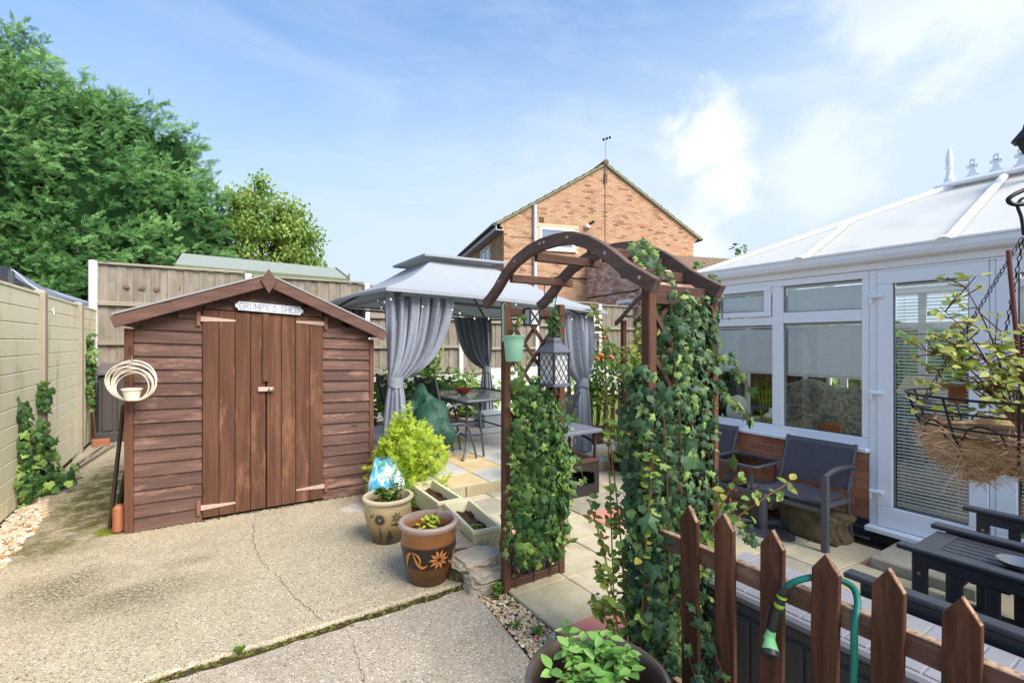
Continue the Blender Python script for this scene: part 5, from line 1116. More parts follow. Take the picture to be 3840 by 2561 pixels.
# far walls of the conservatory: dwarf wall and glazed frames
part('back_wall', MB().box(4.7, 7.43, 3.22, 3.33, FZ, .60), mort, cv); part('back_wall', MB().box(7.32, 7.43, -1.2, 3.21, FZ, .60), mort, cv)
for i in range(5): x_ = 4.70 + i * .66; part('frame_member', MB().box(x_, x_ + .06, 3.25, 3.31, .60, 2.08), U, cv)
for i in range(6): y_ = -1.2 + i * .85; part('frame_member', MB().box(7.34, 7.40, y_, y_ + .07, .60, 2.08), U, cv)
part('frame_member', MB().box(4.7, 7.43, 3.251, 3.309, 1.66, 1.72), U, cv); part('frame_member', MB().box(7.341, 7.399, -1.2, 3.3, 1.66, 1.72), U, cv); part('eaves_beam', MB().box(4.66, 7.45, 3.24, 3.36, 2.08, 2.17), U, cv); part('eaves_beam', MB().box(7.3, 7.45, -1.2, 3.239, 2.08, 2.17), U, cv)
pane_b = MB().box(4.71, 7.43, 3.278, 3.282, .61, 2.07); part('pane', pane_b, M['glass'], cv); part('pane', MB().box(7.368, 7.372, -1.2, 3.2, .61, 2.07), M['glass'], cv)
part('floor', MB().box(CX + .19, 7.35, -1.2, 3.25, FZ, -.005), plain('laminate', srgb(150, 120, 92), .5, .3, var=.2), cv); part('house_wall', MB().box(CX, 7.45, -1.35, -1.21, FZ, 3.2), plain('render', srgb(206, 196, 172), .9, .1), cv)
# venetian blinds inside the panes
blm = fabric('blind_slat', srgb(240, 243, 248), .08, .4, .0, 3)
def blind(y0, y1, ztop, zbot, pit, ang, lab, x_=CX + .062):
    t = thing('venetian_blind', lab, 'blind', (x_, (y0 + y1) / 2, ztop), 'venetian blinds'); n_ = int((ztop - zbot) / pit); hw = .0115
    me = MB().sheet([[(math.cos(ang) * hw * q - .0015 * math.sin(ang) * (1 - q * q), v, math.sin(ang) * hw * q + .0015 * (1 - q * q)) for q in (-1, -.33, .33, 1)] for v in (-(y1 - y0) / 2 + .008, (y1 - y0) / 2 - .008)]).mesh('slat', smooth=True, mat=blm)
    part('headrail', MB().box(x_ - .013, x_ + .013, y0 + .006, y1 - .006, ztop - .025, ztop), blm, t)
    for k in range(1, n_ + 1): ob('slat', me, t, (0, 0, -.026 - k * pit))
    part('bottom_rail', MB().box(x_ - .010, x_ + .010, y0 + .008, y1 - .008, zbot - .016, zbot - .003), M['white'], t, bev=.003)
    for f_ in (.13, .87): part('cord', MB().beam((x_ - .012, y0 + (y1 - y0) * f_, zbot), (x_ - .012, y0 + (y1 - y0) * f_, ztop - .02), .002, .002), blm, t)
blind(1.79, 2.42, 1.667, 1.21, .0195, R(72), 'half lowered white blind in the large window beside the door'); blind(1.79, 2.42, 2.012, 1.775, .0195, R(72), 'closed white blind in the top light beside the door')
blind(2.53, 3.14, 1.652, 1.21, .0195, R(72), 'half lowered white blind in the window nearest the ivy'); blind(2.60, 3.085, 1.985, 1.795, .0195, R(72), 'closed white blind in the small opening fanlight')
blind(1.128, 1.567, 1.955, .23, .026, R(20), 'open slatted white blind behind the left glazed door leaf', CX + .045); blind(.438, .877, 1.955, .23, .026, R(20), 'open slatted white blind behind the right glazed door leaf', CX + .045)
# inside: sofa with throw, stump, basket, egg lamp, table lamp, chest
def throwm():
    m = NM('sofa_throw', .95, .05); n = m.noise(26, 6, .75); b = m.noise(4, 4, .6); m.col(m.mix(m.mrange(n, .38, .62), m.mix(b, srgb(40, 58, 50), srgb(72, 90, 84)), srgb(150, 160, 152))); m.bump(n, .8, .02); return m.m
tm = throwm(); so_ = thing('sofa', 'sofa covered by a mottled grey green fleece throw inside the conservatory', 'sofa', (5.4, 2.1, -.1))
g = []
for i in range(9):
    row = []
    for j in range(25):
        y_ = 1.50 + 1.20 * j / 24; z_ = -.1 + 1.13 * i / 8; x_ = 4.95 + .10 * (i / 8) + .02 * math.sin(j * .9 + i); z2 = z_ - (.035 * (math.sin(j * .55) + .6 * math.sin(j * .21 + 1)) if i == 8 else 0); row.append((x_, y_, z2))
    g.append(row)
g.append([(p[0] + .05, p[1], p[2] + .03) for p in g[-1]]); g.append([(p[0] + .14, p[1], p[2] + .01) for p in g[-1]]); g.append([(p[0] + .10, p[1], p[2] - .28) for p in g[-1]]); part('backrest', MB().sheet(g), tm, so_, 60)
part('seat', MB().box(5.12, 5.8, 1.50, 2.68, -.1, .36), tm, so_, bev=.05); part('arm', MB().box(5.0, 5.8, 2.70, 2.84, -.1, .62), tm, so_, bev=.05)
solo('log_stump', MB().lathe([(.085, 0), (.09, .02), (.088, .77), (.08, .78), (.001, .782)], (4.83, 2.13, -.02), 24), plain('log_wood', srgb(150, 84, 50), .8, .2, var=.3, scale=20), 'round wooden stump stand just inside the large window', 'stump', (4.83, 2.13, -.02), smooth=50)
solo('egg_lamp', MB().lathe([(.06, 0), (.10, .06), (.115, .15), (.10, .24), (.06, .31), (.001, .335)], (4.80, 3.02, .60), 24), plain('lamp_white', srgb(234, 234, 228), .4, .4), 'smooth white egg shaped lamp on the corner windowsill', 'lamp', (4.80, 3.02, .60), smooth=60)
bs = thing('wicker_basket', 'gold wicker basket with white lid on the windowsill', 'basket', (4.82, 2.66, .60)); part('bowl', MB().lathe([(.07, 0), (.10, .05), (.112, .12), (.105, .12)], (4.82, 2.66, .62), 24), plain('wicker', srgb(176, 138, 70), .7, .3, var=.3, scale=40), bs, True); part('lid', MB().lathe([(.085, 0), (.07, .03), (.03, .05), (.03, .09), (.001, .095)], (4.82, 2.66, .741), 20), M['white'], bs, True)
solo('window_board', MB().box(CX + .075, CX + .34, 1.75, 3.21, .575, .60), U, 'white inner window board along the conservatory dwarf wall', 'sill', (CX + .2, 2.5, .575), bev=.004)
sp_ = thing('snake_plant', 'tall striped snake plant leaves behind the wicker basket', 'plant', (4.9, 2.78, .60))
for k in range(4): part('leaf', MB().sheet([[(4.9 + .012 * k + q * .02, 2.76 + .02 * k + .05 * t * (k - 1.2), .60 + .62 * t) for q in (-1 + t, 0, 1 - t)] for t in np.linspace(0, .98, 8)]), M['shrub'], sp_, True)
tl = thing('table_lamp', 'lamp with a tapered cream shade behind the sofa', 'lamp', (6.5, 2.2, -.1)); part('shade', MB().lathe([(.28, 0), (.15, .26)], (6.5, 1.95, .88), 24, False), plain('lamp_shade', srgb(226, 206, 168), .8, .1), tl, 60); part('base', MB().lathe([(.12, 0), (.03, .05), (.02, .88)], (6.5, 1.95, 0), 16), M['bark'], tl, True)
ch = thing('dark_cabinet', 'dark wooden louvred cabinet behind the sofa', 'cabinet', (6.9, .9, -.1)); part('carcass', MB().box(6.7, 7.2, .6, 1.5, -.1, 1.6), wood('cabinet_wood', srgb(66, 52, 42), srgb(84, 66, 54), 'y'), ch, bev=.01)
for k in range(18): part('louvre', MB().box(6.675, 6.698, .66, 1.44, .1 + k * .08, .16 + k * .08), wood('cabinet_louvre', srgb(66, 52, 42), srgb(84, 66, 54), 'y') if k == 0 else bpy.data.materials['cabinet_louvre'], ch, bev=.004)

# ------------------------------------------------------------------ metal companion seat by the conservatory, parasol base, rocks, step
ms_ = thing('double_armchair', 'charcoal mesh companion seat of two chairs with glass table between', 'garden bench', (4.2, 2.4, FZ))
mg = M['metal_grey']; sx0, sx1 = 3.98, 4.36; zs = .285
def seatp(y0, y1, arm_at):
    part('seat', MB().sheet([[(x_, y_, zs - .018 * math.sin(math.pi * (x_ - sx0) / .4) - (.03 if x_ < sx0 + .02 else 0)) for y_ in np.linspace(y0 + .02, y1 - .02, 6)] for x_ in np.linspace(sx0 - .01, sx1 - .02, 10)]), M['textilene'], ms_, True)
    part('backrest', MB().sheet([[(sx1 + .12 * q ** 1.2, y_, zs + .02 + .345 * q) for y_ in np.linspace(y0 + .015, y1 - .015, 6)] for q in np.linspace(0, 1, 8)]), M['textilene'], ms_, True)
    for y_ in (y0, y1):
        part('back_upright', MB().tube(spline([(sx1 + .06, y_, FZ - .01), (sx1 - .02, y_, zs - .04), (sx1 + .03, y_, zs + .12), (sx1 + .125, y_, zs + .375)], 5), .014, 8), mg, ms_, True)
    part('back_top', MB().beam((sx1 + .122, y0, zs + .365), (sx1 + .122, y1, zs + .365), .02, .012), mg, ms_)
    part('front_rail', MB().beam((sx0, y0, zs - .075), (sx0, y1, zs - .075), .022, .035), mg, ms_)
    for y_ in arm_at:
        part('leg', MB().beam((sx0 - .01, y_, FZ - .01), (sx0 - .01, y_, .47), .045, .045, (1, 0, 0)), mg, ms_, bev=.004); part('arm', MB().tube(spline([(sx0 - .025, y_, .475), (sx0 + .12, y_, .505), (sx0 + .30, y_, .505), (sx1 + .10, y_, .48)], 5), .018, 8), mg, ms_, True)
        part('side_rail', MB().beam((sx0, y_, zs - .03), (sx1, y_, zs - .05), .02, .035), mg, ms_)
seatp(1.79, 2.33, (1.79,)); seatp(2.82, 3.30, (3.30,))
part('table_rim', MB().tube([(x_, y_, .42) for x_, y_ in rrect(3.99, 4.42, 2.345, 2.81, .05)], .013, 8, True), mg, ms_, True)
part('table_glass', MB().box(4.0, 4.41, 2.355, 2.80, .418, .424), M['glass'], ms_)
for x_ in (4.02, 4.39):
    for y_ in (2.40, 2.76): part('table_leg', MB().beam((x_, y_, .20), (x_, y_, .41), .018, .018), mg, ms_)
for x_ in (3.985, 4.34): part('long_rail', MB().beam((x_, 2.331, zs - .08), (x_, 2.819, zs - .08), .022, .034), mg, ms_)
for y_ in (2.42, 2.57, 2.74): part('cross_rail', MB().beam((3.99, y_, zs - .075), (4.34, y_, zs - .075), .016, .016), mg, ms_)
pb = thing('parasol_base', 'round cast parasol base with grey tube beside the companion seat', 'parasol base', (3.97, 2.27, FZ + .01))
part('plate', MB().lathe([(.235, 0), (.238, .012), (.225, .022), (.205, .024), (.20, .030), (.12, .036), (.05, .05), (.045, .06)], (3.97, 2.27, FZ + .005), 40), plain('cast_iron', srgb(66, 66, 70), .6, .4, .2, var=.25, scale=35, bump=.8, bscale=45), pb, True)
part('tube', MB().tube([(3.97, 2.27, FZ + .05), (3.97, 2.27, .24)], .036, 16), mg, pb, True)
rock((4.30, 2.02, .0), (.16, .26, .17), 41, M['stone_moss'], 'big mossy brown rock under the companion seat'); rock((4.30, 2.75, -.03), (.15, .30, .15), 44, M['stone_moss'], 'long dark rock under the companion seat glass table'); rock((4.42, 2.52, .06), (.09, .14, .12), 47, M['stone'], 'pale rough stone against the dwarf wall bricks')
solo('door_step', MB().box(4.02, 4.48, .95, 1.52, -.15, -.03), M['slab_grey'], 'low grey concrete step below the glazed door', 'step', (4.25, 1.2, -.15), bev=.01)

# ------------------------------------------------------------------ second arch, gate, rear pickets, half barrel
a2 = thing('rustic_arch', 'far brown timber arch with gate beside the rear picket fence', 'arch', (4.75, 4.1, 0))
for y_ in (4.62, 3.62): part('post', MB().box(4.72, 4.78, y_ - .03, y_ + .03, -.1, 1.78), awr, a2, bev=.004)
for x_ in (4.70, 5.05):
    g = []
    for i in range(25):
        t = i / 24; y_ = 4.72 - 1.2 * t; z_ = 1.74 + .36 * math.sin(math.pi * t) ** 1.25; g.append([(x_ - .015, y_, z_ - .03), (x_ + .015, y_, z_ - .03), (x_ + .015, y_, z_ + .03), (x_ - .015, y_, z_ + .03)])
    part('arch_beam', MB().sheet(g, True), awy, a2)
for y_, z_ in ((4.52, 1.83), (4.3, 1.98), (4.0, 2.06), (3.8, 1.95)): part('cross_rail', MB().beam((4.70, y_, z_), (5.08, y_, z_), .03, .03), M['brownx'], a2)
part('gate_post', MB().box(4.80, 5.02, 4.50, 4.60, -.1, .72), M['brown'], a2, bev=.01)
rp = thing('rear_picket_fence', 'brown picket fence in front of the lawn beyond the gazebo', 'fence', (5.3, 5.75, -.1))
rm = MB().prism([(-.032, 0), (.032, 0), (.032, .86), (.022, .90), (0, .915), (-.022, .90), (-.032, .86)], lambda x, z: (x, -.009, z), lambda x, z: (x, .009, z)).mesh('picket', mat=M['brown'])
for k in range(20):
    t = k / 19; ob('picket', rm, rp, (-.85 + 1.9 * t, .55 - 1.15 * t, 0), (0, 0, R(-31)))
for z_ in (.12, .62): part('rail', MB().beam((4.45, 6.325, z_), (6.35, 5.175, z_), .03, .06), M['brownx'], rp)
hb = thing('barrel_planter', 'low brown half barrel planter at the foot of the far arch', 'planter', (4.25, 4.10, 0))
part('staves', MB().lathe([(.16, 0), (.20, .10), (.21, .16), (.19, .16), (.18, .12)], (4.25, 4.08, -.01), 20), M['brownx'], hb, bev=.002); part('hoop', MB().lathe([(.196, .07), (.206, .10), (.208, .10), (.198, .07)], (4.25, 4.08, -.005), 28, False), M['iron'], hb); part('soil', MB().lathe([(.001, .125), (.185, .125)], (4.25, 4.08, -.01), 20, False), M['soil'], hb)
bx = thing('box_planter', 'tall rust brown timber planter behind the half barrel', 'planter', (4.55, 5.0, .1)); part('box', MB().box(4.42, 4.66, 4.9, 5.25, .10, .32), M['brownx'], bx, bev=.008); part('soil', MB().box(4.45, 4.63, 4.93, 5.22, .321, .33), M['soil'], bx)
solo('back_wall', MB().box(5.4, 9.0, 9.3, 9.4, -.1, .9), plain('pale_render', srgb(196, 198, 196), .9, .1), 'low pale rendered wall beyond the lawn', 'wall', (7, 9.35, -.1))
# ------------------------------------------------------------------ brick house beyond the fence
HR = -R(15.5); hx, hy = 8.707, 14.018
ho_ = thing('brick_house', 'two storey orange brick house with a gable end and tiled roof', 'house', (hx, hy, 0), None, HR)
GW, GD, EZ, AZ = 7.67, 9.0, 5.62, 7.90
def hp5(nm, mb, mat, sm=False, parent=ho_, bev=0): return part(nm, mb, mat, parent, sm, bev, local=True)
hbm = brickm('house_brick', [(0, srgb(138, 104, 82)), (.06, srgb(158, 122, 98)), (.16, srgb(184, 144, 114)), (.5, srgb(196, 158, 126)), (.8, srgb(202, 168, 134)), (1, srgb(192, 148, 122))], .9, .25); hmort = plain('house_mortar', srgb(220, 194, 158), .95, .1, var=.12, scale=30)
z_lo = 2.2
hp5('wall', MB()._add([(0, 0, 0), (GW, 0, 0), (GW, 0, EZ), (GW / 2, 0, AZ), (0, 0, EZ), (0, GD, 0), (GW, GD, 0), (GW, GD, EZ), (GW / 2, GD, AZ), (0, GD, EZ)], [(0, 1, 2, 3, 4), (5, 9, 8, 7, 6), (0, 4, 9, 5), (1, 6, 7, 2)]), hmort)
course, bl = .075, .225; allb = []
wx0, wx1, wz0, wz1 = 1.29, 2.62, 4.74, 5.50
nrow = int((AZ - z_lo) / course)
for r_ in range(nrow):
    z = z_lo + r_ * course
    half = GW / 2 * min(1, max(0, (AZ - z - .06) / (AZ - EZ))) if z > EZ - .06 else GW / 2
    x = GW / 2 - half; end = GW / 2 + half; cur = -(bl / 2 if r_ % 2 else 0)
    while cur < GW:
        a, b = max(cur, x), min(cur + bl - .010, end)
        if b - a > .04 and not (b > wx0 and a < wx1 and z + .065 > wz0 and z < wz1 + .1): allb.append(('f', a, b, z))
        cur += bl
for r_ in range(int((EZ - z_lo) / course)):
    z = z_lo + r_ * course; cur = -(bl / 2 if r_ % 2 else 0)
    while cur < 4.2:
        a, b = max(cur, 0), min(cur + bl - .010, GD)
        if b - a > .04 and not (b > 1.9 and a < 3.4 and 4.0 < z < 5.2): allb.append(('l', a, b, z))
        cur += bl
def bb(mb, k, a, b, z):
    if k == 'f': mb.box(a, b, -.012, .03, z, z + .064)
    else: mb.box(-.012, .03, a, b, z, z + .064)
full = [t for t in allb if t[0] == 'f' and t[2] - t[1] > .2 and t[3] > 4.9]; random.shuffle(full); sel = set(full[:290]); rest = MB()
bvar = []
for q in range(8):
    mb = MB(); mb.cr = (q + .5) / 8; mb.box(-(bl - .01) / 2, (bl - .01) / 2, -.012, .03, 0, .064); bvar.append(mb.mesh('brick', mat=hbm))
for t in allb:
    if t in sel: ob('brick', bvar[min(7, int(random.random() * 8))], ho_, ((t[1] + t[2]) / 2, 0, t[3]))
    else: rest.cr = random.random(); bb(rest, *t)
ro = hp5('brickwork', rest, hbm); ro['kind'] = 'stuff'
# roof: tiles with stepped verge
tilem = plain('roof_tile', srgb(110, 96, 82), .9, .15, var=.3, scale=14, bump=.4); vergem = plain('verge_mortar', srgb(140, 140, 112), .95, .1, var=.25, scale=20)
for s_ in (-1, 1):
    e = Vector((GW / 2 + s_ * (GW / 2 + .28), 0, EZ - .28 * (AZ - EZ) / (GW / 2))); a = Vector((GW / 2, 0, AZ + .02)); d = (a - e); n_ = 14
    for k in range(n_):
        p, q = e + d * (k / n_), e + d * ((k + 1.12) / n_); mb = MB(); up_ = Vector((-s_ * -.0, 0, 1)); lift = .075
        mb.hexa([p + Vector((0, -.09, lift)), q + Vector((0, -.09, lift - .045)), p + Vector((0, GD + .1, lift)), q + Vector((0, GD + .1, lift - .045)), p + Vector((0, -.09, lift + .03)), q + Vector((0, -.09, lift - .015)), p + Vector((0, GD + .1, lift + .03)), q + Vector((0, GD + .1, lift - .015))]); hp5('tile_course', mb, tilem)
    hp5('verge', MB().beam(e + Vector((0, -.03, .03)), a + Vector((0, -.03, .03)), .12, .075), vergem)
hp5('ridge_tile', MB().tube([(GW / 2, -.12, AZ + .10), (GW / 2, GD + .1, AZ + .10)], .10, 10), tilem, True)
fas = plain('grey_fascia', srgb(196, 198, 202), .5, .3); hp5('fascia', MB().box(-.30, -.27, -.05, GD, EZ - .34, EZ - .16), fas); hp5('soffit', MB().box(-.27, -.001, -.05, GD, EZ - .35, EZ - .32), fas); hp5('gutter', MB().tube([(-.36, -.08, EZ - .16), (-.36, GD, EZ - .16)], .06, 10), plain('dark_gutter', srgb(70, 62, 62), .5, .4), True)
hp5('gutter', MB().tube([(GW + .32, -.08, EZ - .16), (GW + .32, GD, EZ - .16)], .06, 10), bpy.data.materials['dark_gutter'], True)
for k, x_ in enumerate((.0, .05, .10)): 
    hp5('corbel', MB().box(-.18 + x_ * 1.3, .02, -.012, .10, EZ - .12 - k * .10, EZ - .03 - k * .10), hbm); hp5('corbel', MB().box(GW - .02, GW + .20 - x_ * 1.4, -.012, .10, EZ - .12 - k * .10, EZ - .03 - k * .10), hbm)
wn = ob('window', None, ho_)
for a in ((wx0, wx1, wz0, wz0 + .09), (wx0, wx1, wz1 - .09, wz1), (wx0, wx0 + .09, wz0 + .09, wz1 - .09), (wx1 - .09, wx1, wz0 + .09, wz1 - .09)): hp5('frame', MB().box(a[0], a[1], -.03, .06, a[2], a[3]), U, parent=wn, bev=.006)
hp5('pane', MB().box(wx0 + .09, wx1 - .09, -.004, .004, wz0 + .09, wz1 - .09), NM('dark_pane', .04, .9).col(srgb(116, 136, 156)).m, parent=wn); hp5('sill', MB().box(wx0 - .06, wx1 + .06, -.09, .02, wz0 - .07, wz0 - .003), U, parent=wn); hp5('lintel', MB().box(wx0 - .2, wx1 + .2, -.014, .02, wz1 + .003, wz1 + .09), plain('lintel', srgb(206, 184, 150), .9, .1), parent=wn)
wn2 = ob('window', None, ho_)
for a in ((1.95, 3.35, 4.05, 4.12), (1.95, 3.35, 5.08, 5.15), (1.95, 2.02, 4.121, 5.079), (3.28, 3.35, 4.121, 5.079), (2.62, 2.68, 4.121, 5.079)): hp5('frame', MB().box(-.03, .03, *a), U, parent=wn2)
hp5('pane', MB().box(-.004, .004, 2.02, 3.28, 4.12, 5.08), bpy.data.materials['dark_pane'], parent=wn2)
hp5('soil_pipe', MB().tube([(1.10, -.08, .5), (1.10, -.08, EZ + 1.10 / (GW / 2) * (AZ - EZ) - .05)], .065, 12), plain('grey_pipe', srgb(196, 202, 212), .5, .3), True)
hp5('vent', MB().box(1.28, 1.46, -.03, .01, 5.66, 5.84), plain('vent_brown', srgb(96, 78, 64), .8, .2), bev=.01)
lf = hp5('security_light', MB().lathe([(.10, 0), (.12, .06), (.10, .12), (.02, .14)], (3.10, -.08, 5.56), 14), M['white'], True); hp5('light_hood', MB().beam((3.12, -.14, 5.68), (3.30, -.22, 5.78), .10, .08), M['iron'], parent=lf)
hp5('cable', MB().tube([(GW / 2, -.02, AZ - .1), (GW / 2, -.02, 3.0)], .010, 5), M['iron']); hp5('cable', MB().tube([(1.2, -.03, 3.55), (1.7, -.03, 3.6), (1.9, -.03, 3.78), (3.3, -.03, 3.74)], .022, 6), M['bark'])
ant = hp5('aerial', MB().tube([(GW / 2, -.06, AZ - .7), (GW / 2, -.06, AZ + .95)], .012, 6), M['steel']); 
for k in range(3): hp5('aerial_cup', MB().blob((GW / 2 + (-.08, .05, .17)[k], -.06, AZ + .93 + .05 * k), (.05, .05, .06), k, .1, 1), M['iron'], parent=ant)
hp5('aerial_bracket', MB().box(GW / 2 - .05, GW / 2 + .06, -.06, -.01, AZ - .62, AZ - .30), M['rust'], parent=ant)
# extension
ex = thing('extension', 'single storey pale brick extension with lean-to tiled roof against the brick house', 'extension', (hx, hy, 0), None, HR)
pbm = brickm('pale_brick', [(0, srgb(168, 124, 110)), (.3, srgb(190, 148, 132)), (.6, srgb(206, 174, 158)), (.85, srgb(212, 190, 176)), (1, srgb(218, 210, 202))], .9, .3)
def ep(nm, mb, mat, parent=ex, bev=0): return part(nm, mb, mat, parent, False, bev, local=True)
x0, x1, yd = 3.10, 8.6, -3.6
def ez(y_): return 4.45 + (y_ / 3.6) * .55
ep('wall', MB()._add([(x0, -.02, 0), (x0, yd, 0), (x0, yd, ez(yd)), (x0, -.02, 4.45), (x1, -.02, 0), (x1, yd, 0), (x1, yd, ez(yd)), (x1, -.02, 4.45), (4.75, yd, 0), (4.75, yd, 3.42), (x1, yd, 3.36)], [(0, 1, 2, 3), (1, 8, 9, 2), (8, 5, 10, 9)]), hmort)
eb = MB()
for r_ in range(int((4.4 - 1.6) / .075)):
    z = 1.6 + r_ * .075; cur = yd - (.1125 if r_ % 2 else 0)
    while cur < 0:
        a, b = max(cur, yd), min(cur + .215, -.02)
        if b - a > .05 and z + .065 < ez(a) and not (b > -3.1 and a < -2.2 and 2.05 < z < 2.8): eb.cr = random.random(); eb.box(x0 - .012, x0 + .02, a, b, z, z + .064)
        cur += .225
for r_ in range(int((3.9 - 1.6) / .075)):
    z = 1.6 + r_ * .075; cur = x0 - (.1125 if r_ % 2 else 0)
    while cur < x1:
        a, b = max(cur, x0), min(cur + .215, x1); top_ = 3.9 - .48 * (b - x0) / 1.65 if b < 4.75 else 3.40
        if b - a > .05 and z + .065 < top_: eb.cr = random.random(); eb.box(a, b, yd - .012, yd + .02, z, z + .064)
        cur += .225
eo = ep('brickwork', eb, pbm); eo['kind'] = 'stuff'
ew = ob('window', None, ex)
for a in ((-3.1, -2.2, 2.68, 2.78), (-3.1, -2.2, 2.0, 2.06), (-3.1, -3.02, 2.061, 2.679), (-2.28, -2.2, 2.061, 2.679)): ep('frame', MB().box(x0 - .04, x0 + .03, *a), U, ew)
ep('pane', MB().box(x0 - .01, x0, -3.02, -2.28, 2.06, 2.68), bpy.data.materials['dark_pane'], ew)
ep('cable', MB().tube([(x0 - .03, -.1, 3.05), (x0 - .03, -3.5, 3.0)], .02, 6), M['iron'])
n_ = 12; xr0 = 4.7
for k in range(n_):
    t0, t1 = k / n_, (k + 1.15) / n_; mb = MB(); nx = 22
    for i in range(nx):
        xa = xr0 + i * .22; ya, yb_ = -.02 + (yd - .2) * t1, -.02 + (yd - .2) * t0; za, zb = 4.75 - 1.2 * t1 + .05, 4.75 - 1.2 * t0
        mb.cr = random.random(); mb._add([(xa, ya, za), (xa + .11, ya, za + .035), (xa + .22, ya, za), (xa, yb_, zb), (xa + .11, yb_, zb + .035), (xa + .22, yb_, zb), (xa, ya, za - .03), (xa + .11, ya, za), (xa + .22, ya, za - .03)], [(0, 1, 4, 3), (1, 2, 5, 4), (0, 6, 7, 1), (1, 7, 8, 2)])
    ep('tile_course', mb, plain('pantile', srgb(138, 118, 100), .9, .15, var=.3, scale=10) if k == 0 else bpy.data.materials['pantile'])
ep('roof_deck', MB()._add([(x0, 0, 4.42), (4.75, 0, 4.66), (4.75, yd, 3.45), (x0, yd, 3.85)], [(0, 1, 2, 3)]), tilem); ep('roof_deck', MB()._add([(4.7, 0, 4.70), (x1 + .9, 0, 4.70), (x1 + .9, yd - .2, 3.50), (4.7, yd - .2, 3.50)], [(0, 1, 2, 3)]), tilem)

# ------------------------------------------------------------------ neighbour's shed roof and canopy
ns = thing('neighbour_shed', 'orange timber shed with green felt roof beyond the wooden fence', 'shed', (1.2, 11.9, 0))
part('wall', MB().box(-.15, 2.65, 11.35, 12.6, -.1, 2.90), wood('orange_board', srgb(178, 108, 66), srgb(196, 124, 78), 'x'), ns)
gf = plain('green_felt', srgb(138, 144, 136), .9, .15, var=.15, scale=14, bump=.4); gm = plain('mossy_edge', srgb(112, 122, 92), .95, .1, var=.4, scale=25)
rf = MB(); A_, B_ = [(-.40, 11.10, 2.93), (2.80, 11.10, 2.88), (2.72, 12.0, 3.22), (-.32, 12.0, 3.28)], .05; rf.hexa([A_[0], A_[1], A_[3], A_[2], (A_[0][0], A_[0][1], A_[0][2] + .03), (A_[1][0], A_[1][1], A_[1][2] + .03), (A_[3][0], A_[3][1], A_[3][2] + .03), (A_[2][0], A_[2][1], A_[2][2] + .03)]); part('roof', rf, gf, ns)
part('eave', MB().beam((-.40, 11.095, 2.90), (2.80, 11.095, 2.85), .03, .10), gm, ns); part('bargeboard', MB().beam((2.80, 11.1, 2.88), (2.72, 12.0, 3.22), .03, .12), gf, ns); part('finial', MB().beam((2.80, 11.08, 2.83), (2.80, 11.08, 3.02), .03, .03), gm, ns)
nc = thing('neighbour_canopy', 'navy grey canvas canopy showing above the cream plastic fence', 'canopy', (-2.6, 9.5, 2.0))
g = [];
for i in range(9):
    t = i / 8; row = []
    for j in range(9):
        s_ = j / 8; p = Vector((-3.8, 8.3, 2.58)).lerp(Vector((-2.05, 8.7, 2.45)), s_).lerp(Vector((-2.7, 12.2, 2.50)).lerp(Vector((-1.62, 11.6, 2.19)), s_), t); p.z += .10 * (1 - s_) - .10 * math.sin(math.pi * t) * s_; row.append(p)
    g.append(row)
part('sheet', MB().sheet(g), M['navy'], nc, 60); part('valance', MB().sheet([[r_[-1] for r_ in g], [r_[-1] + Vector((.01, 0, -.10)) for r_ in g]]), M['navy'], nc, 60); part('pole', MB().beam((-2.05, 8.75, 0), (-2.05, 8.75, 2.42), .05, .05), M['metal_grey'], nc)
part('guy_rope', MB().tube([(-2.03, 8.72, 2.42), (-1.7, 7.9, 2.18), (-1.42, 7.4, 2.0), (-1.36, 7.25, 1.80)], .006, 6), M['white'], nc)

# ------------------------------------------------------------------ trees beyond the fence
def limbs(nm, root, base, tips, r0, mat):
    mb = MB(); b = Vector(base)
    for k, t in enumerate(tips):
        t = Vector(t); m_ = b.lerp(t, .45) + Vector((0, 0, .15 * (t - b).length)); mb.tube(spline([b, m_, t], 6), [r0 * (1 - .85 * i / 12) * (1 if k == 0 else .6) for i in range(13)], 8)
    return part(nm, mb, mat, root, True)
tr = thing('conifer_tree', 'huge dense green conifer tree rising behind the wooden fence', 'tree', (-3.2, 15.4, 0))
limbs('trunk', tr, (-3.2, 15.4, -.1), [(-3.2, 15.6, 6.5), (-1.5, 15.0, 4.5), (-4.8, 15.9, 5.5), (-.6, 14.4, 5.0)], .32, M['bark'])
lob = [((-4.4, 16.9, 4.4), (3.0, 2.2, 3.6)), ((-4.2, 16.6, 7.4), (1.3, 1.2, 1.6)), ((-3.0, 15.9, 5.3), (2.0, 1.8, 2.3)), ((-1.7, 15.2, 4.2), (1.9, 1.6, 2.4)), ((-1.55, 15.5, 6.2), (1.0, .9, 1.25)), ((-.62, 14.9, 6.05), (.55, .6, .85)), ((-.35, 14.4, 3.6), (1.0, 1.0, 1.75)), ((-1.2, 14.6, 2.8), (1.9, 1.3, 1.7)), ((-3.6, 15.4, 2.6), (2.2, 1.4, 2.2)), ((-2.5, 15.9, 6.7), (1.0, .9, 1.1)), ((-5.6, 17.2, 6.0), (1.4, 1.2, 1.8)), ((.1, 14.5, 4.4), (.5, .6, .9))]
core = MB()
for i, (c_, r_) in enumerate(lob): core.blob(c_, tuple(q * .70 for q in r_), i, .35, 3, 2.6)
part('inner_foliage', core, plain('inner_conifer', srgb(30, 54, 28), .95, .05, var=.4, scale=5), tr, True)
